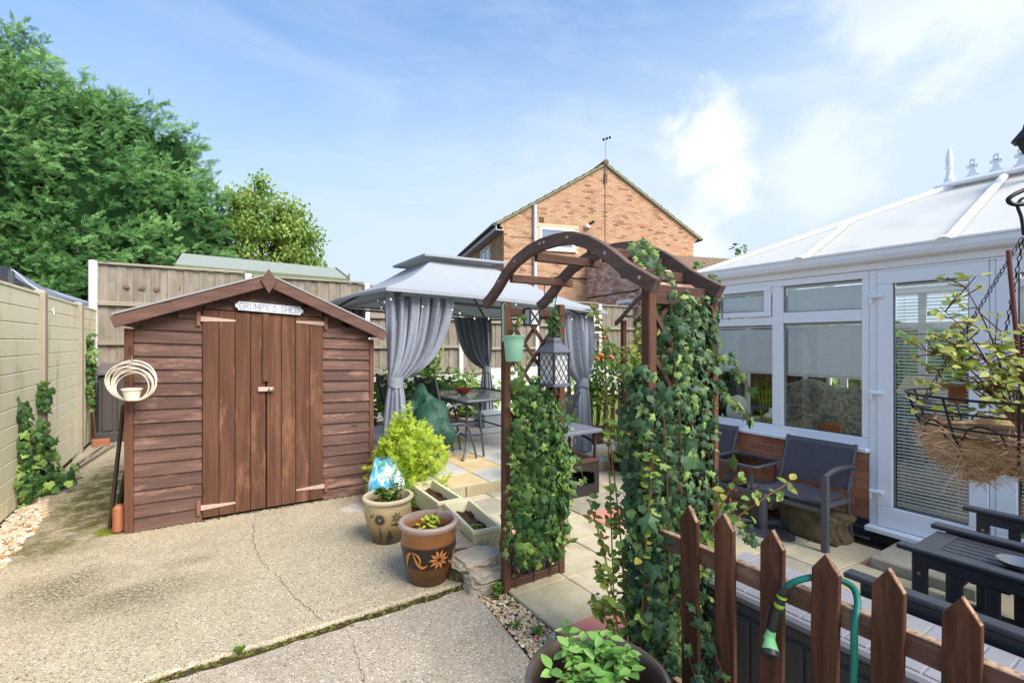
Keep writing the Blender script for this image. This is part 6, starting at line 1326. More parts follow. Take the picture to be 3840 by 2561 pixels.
def fronds(nb, per, lob, bias, L0, L1, s0, s1, spread, see=None):
    """feathery branches: sprays set along short outward-growing axes"""
    an, on = ell_points(nb, lob, .16)
    if see is not None: k_ = (on @ np.array(see)) > -.3; an, on = an[k_], on[k_]; nb = len(an)
    bump_ = clumpy(an, 2.6, 2); an = an + on * ((bump_ - .55) * .7)[:, None]
    ad = norm(on * .75 + np.array(bias) + rng.normal(size=(nb, 3)) * .28); Ln = rng.uniform(L0, L1, nb); base = np.clip(.10 + .50 * bump_ + rng.normal(size=nb) * .10, 0, 1)
    t = rng.random((nb, per)); p = an[:, None] + ad[:, None] * (Ln[:, None] * (t - .55))[:, :, None] + rng.normal(size=(nb, per, 3)) * (spread * (1.05 - t))[:, :, None]
    p[:, :, 2] -= (.12 * Ln[:, None] * (t - .3) ** 2); tipd = norm(ad[:, None] + rng.normal(size=(nb, per, 3)) * .42)
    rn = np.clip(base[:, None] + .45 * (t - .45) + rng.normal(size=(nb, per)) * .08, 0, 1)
    nr = norm(np.cross(tipd, rng.normal(size=(nb, per, 3)) * .6 + np.array([.2, .3, 1.0])) * .6 + rng.normal(size=(nb, per, 3)) * .5 + np.array([.1, -.6, .5]))
    return p.reshape(-1, 3), nr.reshape(-1, 3), tipd.reshape(-1, 3), rng.uniform(s0, s1, nb * per), rn.ravel()
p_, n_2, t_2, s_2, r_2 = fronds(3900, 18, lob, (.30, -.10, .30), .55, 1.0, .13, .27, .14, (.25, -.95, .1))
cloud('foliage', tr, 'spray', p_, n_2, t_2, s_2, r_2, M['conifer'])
# leading shoots that stand out against the sky
W_ = []; WT = []
for (bx_, by_, bz_), d_, L_ in (((-4.0, 16.75, 8.3), (.1, .05, 1), 1.0), ((-4.35, 16.8, 8.2), (-.2, 0, 1), .8), ((-3.0, 16.2, 7.2), (.25, .0, 1), .8), ((-2.5, 16.0, 7.0), (.35, 0, 1), .75), ((-2.0, 15.7, 6.6), (.5, 0, .8), .7), ((-1.2, 15.3, 5.9), (.3, 0, 1), .9), ((-.4, 14.9, 6.0), (.7, -.2, .8), .7), ((-.2, 14.7, 5.2), (.9, 0, .5), .6), ((.2, 14.4, 4.9), (.7, 0, .6), .5)):
    d_ = Vector(d_).normalized()
    for k in range(16): W_.append(Vector((bx_, by_, bz_)) + d_ * (L_ * k / 16) + Vector((random.gauss(0, .05), 0, random.gauss(0, .04)))); WT.append(d_ + Vector((random.gauss(0, .5), random.gauss(0, .3), random.gauss(0, .3))))
W_ = np.array(W_); WT = np.array(WT); cloud('leading_shoots', tr, 'spray', W_, rdir(len(W_), (-.5, -.8, 0), .3), WT, rng.uniform(.15, .3, len(W_)), rng.uniform(.4, .9, len(W_)), M['conifer'])
t2 = thing('birch_tree', 'yellow green drooping birch tree beside the dark conifer', 'tree', (1.6, 14.6, 0))
limbs('trunk', t2, (1.6, 14.6, -.1), [(1.7, 14.6, 5.2), (2.5, 14.2, 4.2), (.8, 14.7, 4.6), (1.2, 14.5, 5.6)], .16, M['bark'])
lob2 = [((1.2, 14.7, 4.6), (1.0, .9, 1.2)), ((1.9, 14.3, 4.1), (.95, .8, 1.2)), ((2.4, 14.1, 3.6), (.55, .6, 1.0)), ((.6, 14.8, 3.7), (.9, .8, 1.2)), ((1.35, 14.6, 5.7), (.35, .4, .45)), ((1.5, 14.5, 3.0), (1.3, .8, .7)), ((2.35, 14.1, 4.3), (.6, .6, .8)), ((1.9, 14.4, 4.9), (.75, .6, .7)), ((.9, 14.7, 5.1), (.6, .6, .6))]
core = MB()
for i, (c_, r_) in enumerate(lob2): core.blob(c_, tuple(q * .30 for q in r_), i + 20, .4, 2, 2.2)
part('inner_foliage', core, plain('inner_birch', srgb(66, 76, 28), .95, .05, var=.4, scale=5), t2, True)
N = 19000; pos, nn_ = ell_points(N, lob2, .85); pos[:, 2] -= rng.random(N) ** 2 * .35; cl_ = clumpy(pos, 6, 5); keepm = (cl_ + rng.normal(size=N) * .18) > .36; pos, nn_, cl_ = pos[keepm], nn_[keepm], cl_[keepm]; N = len(pos)
cloud('foliage', t2, 'small', pos, rdir(N, (-.2, -.8, .4), .7), rdir(N, (0, 0, -1.2), .6), rng.uniform(.08, .15, N), np.clip(cl_ * .8 + rng.normal(size=N) * .2, 0, 1), M['birch'])
def shrub(nm, label, c, lobes, N, size, mat, kind='oval', stems=5, group=None, droop=0, rb=.0, cat='shrub', keep=0):
    t = thing(nm, label, cat, c, group); lob = [((c[0] + a[0], c[1] + a[1], c[2] + a[2]), r_) for a, r_ in lobes]
    mb = MB()
    for k in range(stems):
        l = random.choice(lob); q = Vector(l[0]) + Vector((random.gauss(0, .35) * l[1][0], random.gauss(0, .35) * l[1][1], random.gauss(0, .3) * l[1][2])); b = Vector(c) + Vector((random.gauss(0, .03), random.gauss(0, .03), 0)); mb.tube(spline([b, b.lerp(q, .5) + Vector((0, 0, .05)), q], 4), [.007 * (1 - .08 * i) for i in range(9)], 5)
    part('stem', mb, M['twig'], t, True)
    pos, nn_ = ell_points(N, lob, .8); cl_ = clumpy(pos, 9, hash(nm) % 9)
    cloud('foliage', t, kind, pos, norm(nn_ + rdir(N, (-.3, -.5, .7), .5)), norm(nn_ * .6 + rdir(N, (0, 0, -droop), .8)), rng.uniform(size * .6, size * 1.3, N), np.clip(.2 + .6 * cl_ + rb + rng.normal(size=N) * .16, 0, 1), mat, keep); return t
def flowers(t, pts, mat, r=.03, nm='flower'):
    for p in pts:
        mb = MB()
        for k in range(7): a = k * 6.28 / 7; mb.blob((p[0] + math.cos(a) * r * .5, p[1] + math.sin(a) * r * .5, p[2] + .3 * r * math.sin(a * 2)), (r * .6, r * .6, r * .45), k, .3, 1)
        part(nm, mb, mat, t, True)
# ------------------------------------------------------------------ beds behind the patio
shrub('laurel_bush', 'bright green leafy bush behind the patio chairs', (2.6, 8.7, 0), [((0, 0, .55), (.7, .4, .5)), ((-.7, .1, .4), (.5, .4, .45)), ((.8, .1, .5), (.5, .4, .5))], 900, .13, M['shrub'])
shrub('laurel_bush', 'bright green leafy bush beyond the glass table', (4.0, 8.75, 0), [((0, 0, .55), (.7, .4, .5)), ((.8, .1, .45), (.6, .4, .45))], 800, .13, M['shrub'])
rs_ = shrub('climbing_rose', 'tall thin rose with small red flowers against the wooden fence', (4.0, 9.3, 0), [((0, 0, .9), (.22, .2, .5)), ((.1, 0, 1.5), (.18, .15, .35)), ((-.15, 0, 1.2), (.2, .15, .3))], 420, .09, M['shrub'], stems=8); flowers(rs_, [(3.9, 9.1, 1.85), (4.15, 9.1, 1.62), (3.7, 9.1, 1.3), (4.1, 9.1, 1.75)], plain('red_petal', srgb(190, 50, 60), .6, .2), .04)
shrub('ivy_clump', 'dark ivy clump climbing the fence corner by the storage box', (-1.31, 9.15, 0), [((-.02, 0, 1.2), (.05, .10, .22)), ((-.03, .05, 1.5), (.03, .06, .15)), ((-.03, 0, .8), (.03, .10, .3))], 110, .085, M['ivy'], 'ivy')
shrub('laurel_bush', 'green bush behind the tied curtain and picket fence', (5.2, 7.2, -.06), [((0, 0, .4), (.5, .4, .4)), ((.7, -.3, .5), (.5, .4, .5))], 700, .10, M['shrub'])
rb_ = shrub('rose_bush', 'leafy rose bush with orange and pink blooms by the far arch', (4.95, 5.35, -.06), [((0, 0, .95), (.30, .28, .42)), ((.30, -.3, 1.0), (.3, .25, .4)), ((.1, -.1, 1.35), (.22, .2, .25)), ((-.05, .1, .85), (.2, .2, .15))], 1500, .065, M['shrub'], stems=9)
flowers(rb_, [(4.72, 5.12, 1.26), (4.67, 5.20, 1.27), (4.78, 5.08, 1.30)], plain('orange_petal', srgb(240, 150, 90), .6, .2), .055); flowers(rb_, [(4.82, 5.05, 1.55), (4.88, 5.0, 1.28)], plain('pink_petal', srgb(240, 150, 150), .6, .2), .05)
shrub('copper_shrub', 'yellow green shrub with bronze tips between the far arch and ivy', (4.05, 3.70, -.06), [((0, 0, 1.30), (.24, .22, .32)), ((.12, -.1, .9), (.26, .22, .35)), ((-.05, .0, .55), (.2, .2, .3)), ((.15, .0, 1.65), (.15, .15, .25))], 1300, .07, M['fuch'], stems=10, rb=.15)
tl_ = thing('wall_trellis', 'small white wooden trellis with lantern on the back fence', 'trellis', (9.2, 9.9, 1.2))
for x_ in (9.05, 9.25): part('upright', MB().beam((x_, 9.9, .9), (x_, 9.9, 2.2), .03, .02), M['white'], tl_)
for z_ in (1.75, 1.95, 2.1): part('rung', MB().beam((8.98, 9.89, z_), (9.32, 9.89, z_), .02, .03), M['white'], tl_)
for k, (x_, y_) in enumerate(((9.4, 2.0), (9.6, .2), (9.2, 3.9), (10.4, 5.6))):
    shrub('hedge_shrub', ['tall green shrub seen through the conservatory glass', 'dense green shrub seen through the far conservatory panes', 'leafy shrub beyond the conservatory corner by the lawn', 'green shrub at the lawn edge beneath the extension'][k], (x_, y_, -.1), [((0, 0, .9), (.8, 1.0, 1.0)), ((.2, .6, 1.3), (.7, .6, .8))], 700, .2, M['shrub'])
solo('garden_wall', MB().box(11.6, 11.75, -6, 9.8, -.16, 1.8), M['grey_woodx'], 'plain weathered fence beyond the conservatory', 'fence', (11.7, 2, -.16))
shrub('tree_top', 'wispy twig tops showing above the conservatory gutter', (8.42, 5.28, 0), [((0, 0, 3.2), (.18, .15, .16)), ((-.7, .35, 2.9), (.12, .1, .06))], 26, .11, M['ivy'], stems=3, cat='tree')

# ------------------------------------------------------------------ golden conifer and the small pot plants
gc = thing('golden_conifer', 'bright golden yellow dwarf conifer beside the compost bag', 'conifer', (1.62, 4.36, .02))
part('stem', MB().tube([(1.62, 4.36, .0), (1.62, 4.36, .75)], [.02, .006], 6), M['bark'], gc)
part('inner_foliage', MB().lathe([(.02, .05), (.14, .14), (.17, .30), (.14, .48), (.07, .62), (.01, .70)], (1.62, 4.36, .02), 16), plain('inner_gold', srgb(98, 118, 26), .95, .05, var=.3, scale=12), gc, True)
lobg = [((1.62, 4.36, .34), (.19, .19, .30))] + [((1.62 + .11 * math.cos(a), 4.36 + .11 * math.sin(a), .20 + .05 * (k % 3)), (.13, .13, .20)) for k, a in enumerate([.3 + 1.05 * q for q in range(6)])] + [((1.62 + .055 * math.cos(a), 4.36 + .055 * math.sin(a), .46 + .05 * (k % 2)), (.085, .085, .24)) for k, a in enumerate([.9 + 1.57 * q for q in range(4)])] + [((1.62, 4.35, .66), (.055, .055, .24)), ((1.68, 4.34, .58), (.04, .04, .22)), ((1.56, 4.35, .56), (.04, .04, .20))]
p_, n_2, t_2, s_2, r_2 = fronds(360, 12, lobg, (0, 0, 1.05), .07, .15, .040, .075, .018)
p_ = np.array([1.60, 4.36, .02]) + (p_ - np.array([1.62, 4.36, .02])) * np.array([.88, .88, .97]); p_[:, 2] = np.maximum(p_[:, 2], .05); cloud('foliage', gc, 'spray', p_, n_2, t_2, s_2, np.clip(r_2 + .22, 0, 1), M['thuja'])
def sprig(nm, label, c, n, h_, size, mat, spread=.10, cat='plant', kind='oval', keep=300):
    t = thing(nm, label, cat, c); P_, Nn, T_, S_ = [], [], [], []
    for k in range(n):
        a = random.random() * 6.28; top = Vector(c) + Vector((math.cos(a) * spread * random.uniform(.3, 1), math.sin(a) * spread * random.uniform(.3, 1), h_ * random.uniform(.55, 1))); b = Vector(c) + Vector((random.gauss(0, .012), random.gauss(0, .012), -.02)); path = spline([b, b.lerp(top, .5) + Vector((0, 0, .02)), top], 5)
        part('stem', MB().tube(path, .0022, 5), M['twig'], t, True)
        for i in range(3, len(path)):
            for sg_ in (0, 3.14):
                aa = i * 1.57 + sg_ + k; d_ = Vector((math.cos(aa), math.sin(aa), .15)); P_.append(path[i]); T_.append(d_); Nn.append(Vector((random.gauss(0, .25), random.gauss(0, .25), 1))); S_.append(size * random.uniform(.55, 1.1) * (.6 + .4 * i / len(path)))
    N = len(P_); cloud('foliage', t, kind, np.array(P_), np.array(Nn), np.array(T_), np.array(S_), np.clip(rng.normal(size=N) * .22 + .55, 0, 1), mat, keep); return t
sprig('fuchsia_plant', 'leafy light green fuchsia growing in the large dark pot', (1.135, 1.235, .23), 30, .25, .062, M['potleaf'], .175)
ds = thing('dry_stems', 'dry brown stalks among the leaves in the large dark pot', 'stems', (1.09, 1.20, .22))
for k in range(22): a = random.random() * 6.28; b = Vector((1.11 + random.gauss(0, .05), 1.19 + random.gauss(0, .05), .22)); part('stalk', MB().tube([b, b + Vector((math.cos(a) * .06, math.sin(a) * .06, .04 + .07 * random.random()))], .0022, 5), plain('dry_stalk', srgb(170, 118, 72), .8, .1) if k == 0 else bpy.data.materials['dry_stalk'], ds)
sprig('strawberry_plant', 'small leafy plant growing in the beige flowered pot', (1.20, 3.58, .27), 12, .14, .055, M['shrub'], .12); 
ss_ = sprig('leggy_sprig', 'taller leggy sprig with reddish shoots in the beige pot', (1.26, 3.55, .27), 5, .27, .035, M['fuch'], .10)
st_ = thing('stump_shoot', 'cut stem with bright green new leaves in the brown pot', 'plant', (1.215, 2.85, .275)); part('stem', MB().tube([(1.215, 2.85, .26), (1.218, 2.848, .33), (1.205, 2.845, .375), (1.21, 2.85, .40)], [.016, .014, .010, .004], 8), M['twig'], st_, True); part('stem', MB().tube([(1.218, 2.848, .33), (1.245, 2.835, .385), (1.25, 2.83, .425)], [.010, .006, .003], 6), M['twig'], st_, True)
N = 46; pos = np.array([1.21, 2.845, .372]) + rng.normal(size=(N, 3)) * np.array([.026, .026, .018]); cloud('foliage', st_, 'oval', pos, rdir(N, (0, -.3, .8), .5), rdir(N, (0, 0, .3), .8), rng.uniform(.022, .04, N), rng.uniform(.4, 1, N), M['thuja'], 46)
sprig('seedlings', 'tiny weeds on the soil inside the brown pot', (1.215, 2.86, .275), 14, .02, .015, M['shrub'], .13); sprig('seedlings', 'few tiny green seedlings in the near cream trough', (1.69, 3.10, .13), 8, .03, .025, M['shrub'], .06); sprig('weed', 'small green weed at the gravel edge by the arch post', (1.475, 2.46, -.02), 6, .085, .03, M['shrub'], .03)
for x_, y_, l in ((1.40, 2.14, 'tiny green weed in the gravel near the concrete'), (1.47, 2.03, 'tiny green weed in the gravel near the buff slab'), (2.36, 2.80, 'grass tuft growing in the paving joint near the pink slab'), (.16, 2.70, 'small weed growing in the driveway joint')): sprig('weed', l, (x_, y_, -.015), 5, .035, .022, M['shrub'], .025)
sprig('barrel_plant', 'leafy plant spreading in the low half barrel', (4.25, 4.05, .10), 12, .16, .085, M['fuch'], .22)
solo('fallen_petal', MB().blob((1.445, 2.0, -.008), (.010, .008, .003), 2, .3, 1), plain('magenta_petal', srgb(200, 30, 70), .6, .2), 'fallen magenta petal on the gravel', 'petal', (1.445, 2.0, -.01))

# moss along the driveway joint and the shed foot, and a scatter of dry litter
mo = MB()
for k in range(420):
    x_ = random.uniform(-1.3, 1.38); y_ = 2.678 + random.gauss(0, .014); mo.cr = random.random(); s_ = random.uniform(.004, .011); mo.blob((x_, y_, -.020 + s_ * .2), (s_ * 1.4, s_, s_ * .7), k, .4, 1)
for k in range(150):
    x_ = random.uniform(-.45, 1.42); mo.cr = random.random() * .5; s_ = random.uniform(.003, .008); mo.blob((x_, SY - .03 + random.gauss(0, .012), .002), (s_ * 1.6, s_, s_ * .6), k, .4, 1)
mso = ob('moss', mo.mesh('moss', smooth=True, mat=pebm('moss_tuft', [(0, srgb(66, 56, 34)), (.5, srgb(84, 82, 36)), (1, srgb(112, 116, 52))]), recalc=False)); mso['kind'] = 'stuff'; tag(mso, 'dark moss filling the driveway joint and shed foot', 'moss')
lt_ = thing('leaf_litter', 'scattered dry leaf fragments on the concrete and paving', 'leaf litter', (0, 4, 0)); N = 260; pos = np.stack([rng.uniform(-1.25, 1.3, N), rng.uniform(2.0, 8.5, N), np.full(N, .004)], 1); pos[:, 0] = np.where(rng.random(N) < .5, -1.2 + rng.random(N) ** 2 * .9, pos[:, 0]); pos[:, 2] = np.where(pos[:, 1] < 2.65, -.012, .004)
cloud('fragments', lt_, 'small', pos, rdir(N, (0, 0, 2.5), .5), rdir(N, (0, 0, 0), 1), rng.uniform(.008, .024, N), rng.random(N), leafm('dry_leaf', srgb(84, 60, 38), srgb(136, 100, 60), srgb(186, 150, 96), .8, .1)); lt_['kind'] = 'stuff'
# ------------------------------------------------------------------ ivy
def ivy(nm, label, root, boxes, N, size, mat, keep, face, stems):
    t = thing(nm, label, 'ivy', root); vol = np.array([(b[1] - b[0]) * (b[5] - b[4]) * b[6] for b in boxes]); idx = rng.choice(len(boxes), N, p=vol / vol.sum()); B = np.array([b[:6] for b in boxes])[idx]
    pos = B[:, 0::2] + (B[:, 1::2] - B[:, 0::2]) * rng.random((N, 3)); cl_ = clumpy(pos, 13, 3); pos += rng.normal(size=(N, 3)) * .018
    c_ = (B[:, 0::2] + B[:, 1::2]) / 2; o_ = pos - c_; o_[:, 2] = 0; o_ = norm(o_) * .7
    nn_ = norm(o_ + np.array(face) + rng.normal(size=(N, 3)) * .38); tip = norm(rng.normal(size=(N, 3)) * .7 + np.array([0, 0, -.9]))
    rn = np.clip(.22 + .45 * cl_ + rng.normal(size=N) * .17 + (rng.random(N) < .12) * .4, 0, 1); szs = rng.uniform(size * .45, size * 1.1, N) * (1 + (rng.random(N) < .06) * .6); kk = rng.integers(0, 3, N)
    for q, kd in enumerate(('ivy', 'ivy_narrow', 'ivy_broad')): mk = kk == q; cloud('foliage', t, kd, pos[mk], nn_[mk], tip[mk], szs[mk], rn[mk], mat, keep // 3)
    mb = MB()
    for b, e in stems: b, e = Vector(b), Vector(e); mb.tube(spline([b, b.lerp(e, .3) + Vector((random.gauss(0, .04), random.gauss(0, .03), 0)), b.lerp(e, .65) + Vector((random.gauss(0, .05), random.gauss(0, .03), 0)), e], 6), .0035, 6)
    part('stem', mb, M['twig'], t, True); return t
def trail(t, pts, size, mat, dens=16):
    """a hanging runner with leaves along it"""
    path = spline(pts, 8); part('runner', MB().tube(path, .0025, 5), M['twig'], t, True); L_ = len(path); N = dens; ii = np.linspace(1, L_ - 1, N).astype(int); pos = np.array([path[i] for i in ii]) + rng.normal(size=(N, 3)) * .012
    cloud('foliage', t, 'ivy', pos, rdir(N, (-.6, -.6, .4), .4), rdir(N, (0, 0, -.8), .6), rng.uniform(size * .5, size, N), np.clip(rng.normal(size=N) * .2 + .62, 0, 1), mat, N)
iv1 = ivy('ivy', 'dense small leaved ivy covering the lower lattice panel of the arch', (1.77, 2.46, 0), [(1.575, 1.965, 2.36, 2.50, .22, .95, 1.1), (1.585, 1.95, 2.36, 2.50, .80, 1.16, .9), (1.60, 1.80, 2.38, 2.50, 1.10, 1.30, .5), (1.57, 2.02, 2.38, 2.52, .45, .85, .7), (1.60, 1.93, 2.40, 2.50, .14, .30, .5), (1.58, 1.64, 2.42, 2.5, 1.25, 1.45, .2)], 2700, .048, M['ivy'], 110, (-.35, -.7, .35), [((1.62, 2.46, 0), (1.62, 2.45, 1.35)), ((1.75, 2.46, 0), (1.80, 2.44, 1.1)), ((1.88, 2.46, 0), (1.90, 2.45, 1.0))])
trail(iv1, [(1.60, 2.45, 1.30), (1.575, 2.42, 1.48), (1.60, 2.42, 1.60), (1.63, 2.42, 1.66)], .045, M['ivy'], 12); trail(iv1, [(1.60, 2.42, 1.0), (1.54, 2.40, .9), (1.53, 2.40, .7), (1.52, 2.40, .55)], .045, M['ivy'], 14); trail(iv1, [(1.95, 2.42, .9), (2.05, 2.40, .75), (2.08, 2.38, .62)], .05, M['ivy'], 12); trail(iv1, [(1.57, 2.40, .55), (1.51, 2.38, .42), (1.50, 2.40, .28)], .045, M['ivy'], 12)
iv2 = ivy('ivy', 'overgrown large leaved ivy swamping the arch side nearest the picket fence', (1.77, 1.36, -.05), [(1.54, 1.95, 1.32, 1.47, .02, .75, 1.0), (1.54, 1.95, 1.32, 1.48, .7, 1.30, 1.1), (1.65, 1.96, 1.31, 1.47, 1.22, 1.70, 1.1), (1.51, 1.60, 1.30, 1.44, .0, .60, .6), (1.56, 1.94, 1.40, 1.52, .1, 1.2, .6), (1.50, 1.58, 1.33, 1.46, .50, 1.40, .9), (1.53, 1.66, 1.24, 1.36, .0, .40, .5)], 7600, .041, M['ivy_dark'], 170, (-.5, -.62, .45), [((1.60, 1.38, 0), (1.66, 1.34, 1.5)), ((1.75, 1.38, 0), (1.80, 1.32, 1.6)), ((1.9, 1.38, 0), (1.92, 1.34, 1.6)), ((1.58, 1.34, 0), (1.56, 1.30, 1.2))])
N = 10; cloud('large_leaves', iv2, 'ivy', np.array([[1.50, 1.36, 1.40], [1.55, 1.30, 1.30], [1.53, 1.33, .95], [1.50, 1.30, .62], [1.62, 1.22, 1.12], [1.52, 1.28, .40], [1.48, 1.33, .80], [1.58, 1.26, .72], [1.50, 1.35, 1.18], [1.47, 1.30, .25]]), rdir(N, (-.7, -.6, .4), .2), rdir(N, (0, 0, -1), .3), rng.uniform(.055, .085, N), rng.uniform(.25, .5, N), M['ivy_dark'], N)
for pts in ([(1.99, 1.36, 1.45), (2.05, 1.31, 1.40), (2.10, 1.27, 1.30)], [(1.99, 1.36, 1.28), (2.06, 1.30, 1.22), (2.10, 1.27, 1.12)], [(1.57, 1.24, .60), (1.55, 1.14, .52), (1.53, 1.05, .40), (1.525, 1.00, .32)], [(1.56, 1.24, .42), (1.535, 1.16, .32), (1.52, 1.10, .20)], [(1.96, 1.32, .80), (2.02, 1.26, .70), (2.05, 1.22, .60)], [(1.66, 1.50, 1.84), (1.72, 1.58, 1.92), (1.78, 1.64, 1.98), (1.86, 1.66, 1.97)], [(1.72, 1.48, 1.80), (1.76, 1.54, 1.88), (1.82, 1.58, 1.94)], [(1.93, 1.40, 1.70), (1.98, 1.38, 1.78), (2.02, 1.36, 1.74)], [(1.90, 1.38, 1.62), (1.80, 1.44, 1.76), (1.75, 1.48, 1.84), (1.70, 1.44, 1.78)]): trail(iv2, pts, .055, M['ivy_dark'], 14)
fu = thing('fuchsia_bush', 'upright fuchsia with reddish stems and pink buds beside the arch ivy', 'shrub', (1.50, 1.42, -.03))
P_, T_, N_, S_ = [], [], [], []
for b, e in (((1.50, 1.50, 0), (1.54, 1.62, 1.52)), ((1.52, 1.45, 0), (1.45, 1.62, .80)), ((1.50, 1.42, 0), (1.42, 1.54, .55)), ((1.52, 1.40, 0), (1.50, 1.30, 1.05)), ((1.55, 1.45, 0), (1.46, 1.52, 1.20)), ((1.6, 1.42, 0), (1.62, 1.62, 1.10)), ((1.52, 1.34, 0), (1.78, 1.12, .98)), ((1.55, 1.36, .3), (2.05, 1.06, .92)), ((1.50, 1.46, 0), (1.46, 1.60, .35)), ((1.56, 1.5, .2), (1.66, 1.66, .72)), ((1.6, 1.40, .9), (1.50, 1.66, 1.66))):
    path = spline([b, Vector(b).lerp(Vector(e), .5) + Vector((0, 0, .10)), e], 12); part('stem', MB().tube(path, .0032, 5), plain('red_stem', srgb(126, 92, 62), .7, .2) if 'red_stem' not in bpy.data.materials else bpy.data.materials['red_stem'], fu, True)
    for i in range(6, len(path)):
        for s_ in (0, 3.14, 1.5):
            if random.random() < .28: continue
            a = i * 1.3 + s_ + random.gauss(0, .5); P_.append(path[i] + Vector((random.gauss(0, .014), random.gauss(0, .014), random.gauss(0, .012)))); T_.append(Vector((math.cos(a), math.sin(a), random.gauss(.05, .4)))); N_.append(Vector((-.3 + random.gauss(0, .3), -.5 + random.gauss(0, .3), 1))); S_.append(random.uniform(.018, .056))
P_ = np.array(P_); N = len(P_); cloud('foliage', fu, 'oval', P_, np.array(N_), np.array(T_), np.array(S_), np.clip(rng.normal(size=N) * .22 + .45, 0, 1), M['fuch'], 90)
for p in ((1.47, 1.60, .72), (1.44, 1.52, .66), (1.76, 1.14, .86), (1.78, 1.13, .90)): part('bud', MB().lathe([(.001, 0), (.005, .008), (.004, .017), (.001, .024)], p, 8), plain('pink_bud', srgb(196, 60, 84), .5, .3) if 'pink_bud' not in bpy.data.materials else bpy.data.materials['pink_bud'], fu, True)
ga = thing('ivy_garland', 'short variegated ivy garland tied above the large lantern', 'garland', (1.862, 2.405, 1.53)); N = 60; pos = np.array([1.872, 2.405, 1.60]) + rng.normal(size=(N, 3)) * np.array([.018, .018, .055]); cloud('foliage', ga, 'ivy', pos, rdir(N, (-.5, -.7, .3), .6), rdir(N, (0, 0, -.6), .7), rng.uniform(.025, .042, N), rng.uniform(.15, .7, N), M['ivy'], 60)
for k, (c_, bs_, lab) in enumerate((((-1.28, 6.45, 0), [(-1.36, -1.30, 6.60, 6.80, .35, 1.10, .6), (-1.36, -1.24, 6.5, 6.8, 0, .5, 1.0), (-1.36, -1.10, 6.35, 7.1, 0, .18, .8), (-1.36, -1.28, 6.4, 6.6, 0, .7, .5)], 'ivy climbing the concrete post of the cream fence'), ((-1.34, 6.05, 0), [(-1.37, -1.31, 6.02, 6.14, .2, .95, .6), (-1.37, -1.28, 5.95, 6.25, 0, .35, .7)], 'thin ivy strand climbing the cream boards beside a post'))):
    ivy('ivy', lab, c_, bs_, (420, 150)[k], .085, M['ivy'], 40, (.7, -.5, .3), [((-1.33, 6.6, 0) if k == 0 else (-1.34, 6.08, 0), (-1.33, 6.72, 1.0) if k == 0 else (-1.34, 6.08, .9))])

# ------------------------------------------------------------------ hanging basket at the right
hb_c = Vector((1.93, .372, 1.345)); rB = .245
hk = thing('hanging_basket', 'round black wire basket lined with coir hanging on chains', 'hanging basket', (hb_c.x, hb_c.y, 1.1))
def ringp(r_, z_, n=48): return [(hb_c.x + r_ * math.cos(6.283 * i / n), hb_c.y + r_ * math.sin(6.283 * i / n), z_) for i in range(n)]
part('rim', MB().tube(ringp(rB, 1.345), .004, 6, True), M['iron'], hk, True); part('hoop', MB().tube(ringp(rB * .93, 1.305), .003, 6, True), M['iron'], hk, True); part('hoop', MB().tube(ringp(rB * .86, 1.262), .003, 6, True), M['iron'], hk, True)
for k in range(10):
    a = 6.283 * k / 10 + .2; u = Vector((math.cos(a), math.sin(a), 0)); part('rib', MB().tube(spline([hb_c + u * rB, hb_c + u * (rB * .80) + Vector((0, 0, -.13)), hb_c + u * (rB * .45) + Vector((0, 0, -.20)), hb_c + Vector((0, 0, -.22))], 5), .0032, 6), M['iron'], hk, True)
    b = 6.283 * (k + .5) / 10 + .2; arc_ = [hb_c + Vector((math.cos(b + q * .22), math.sin(b + q * .22), 0)) * (rB * .86) + Vector((0, 0, -.085 - .0 + .045 * math.sqrt(max(0, 1 - q * q)) - .03)) for q in np.linspace(-1, 1, 9)]; part('scroll', MB().tube(arc_, .003, 6), M['iron'], hk, True)
coirm = plain('coir', srgb(186, 154, 118), .95, .05, var=.35, scale=24, bump=1.0, bscale=60); g = []
for i in range(12):
    t = i / 11; row = []
    for j in range(48):
        a = 6.283 * j / 48; r_ = rB * .80 * math.cos(t * 1.45) ** .6 * (1 + .10 * math.sin(5 * a + 2) + .05 * math.sin(11 * a + 5 * t)); row.append((hb_c.x + r_ * math.cos(a), hb_c.y + r_ * math.sin(a), 1.258 + .014 * math.sin(5 * a) - .125 * math.sin(t * 1.5) * (1 + .22 * math.sin(5 * a + 1) + .1 * math.sin(9 * a))))
    g.append(row)
cl2 = part('liner', MB().sheet(g, True), coirm, hk, True)
fb = MB()
for k in range(5200):
    a = random.random() * 6.283; t = random.random() ** .8; r_ = rB * .81 * math.cos(t * 1.4) ** .6 * (1 + .10 * math.sin(5 * a + 2)); p = Vector((hb_c.x + r_ * math.cos(a), hb_c.y + r_ * math.sin(a), 1.262 - .125 * math.sin(t * 1.5) * (1 + .22 * math.sin(5 * a + 1)))); d_ = Vector((random.gauss(0, 1), random.gauss(0, 1), random.gauss(-.1, .8))).normalized(); o_ = Vector((math.cos(a), math.sin(a), -.2)) * .012; fb.cr = random.random()
    q = [p + o_ * .3, p + o_ + d_ * .02, p + o_ * 1.2 + d_ * .045 + Vector((random.gauss(0, .01), random.gauss(0, .01), random.gauss(0, .01)))]; w2 = Vector((0, 0, .0009)); fb._add([q[0] - w2, q[0] + w2, q[1] + w2, q[1] - w2, q[2]], [(0, 1, 2, 3), (3, 2, 4)])
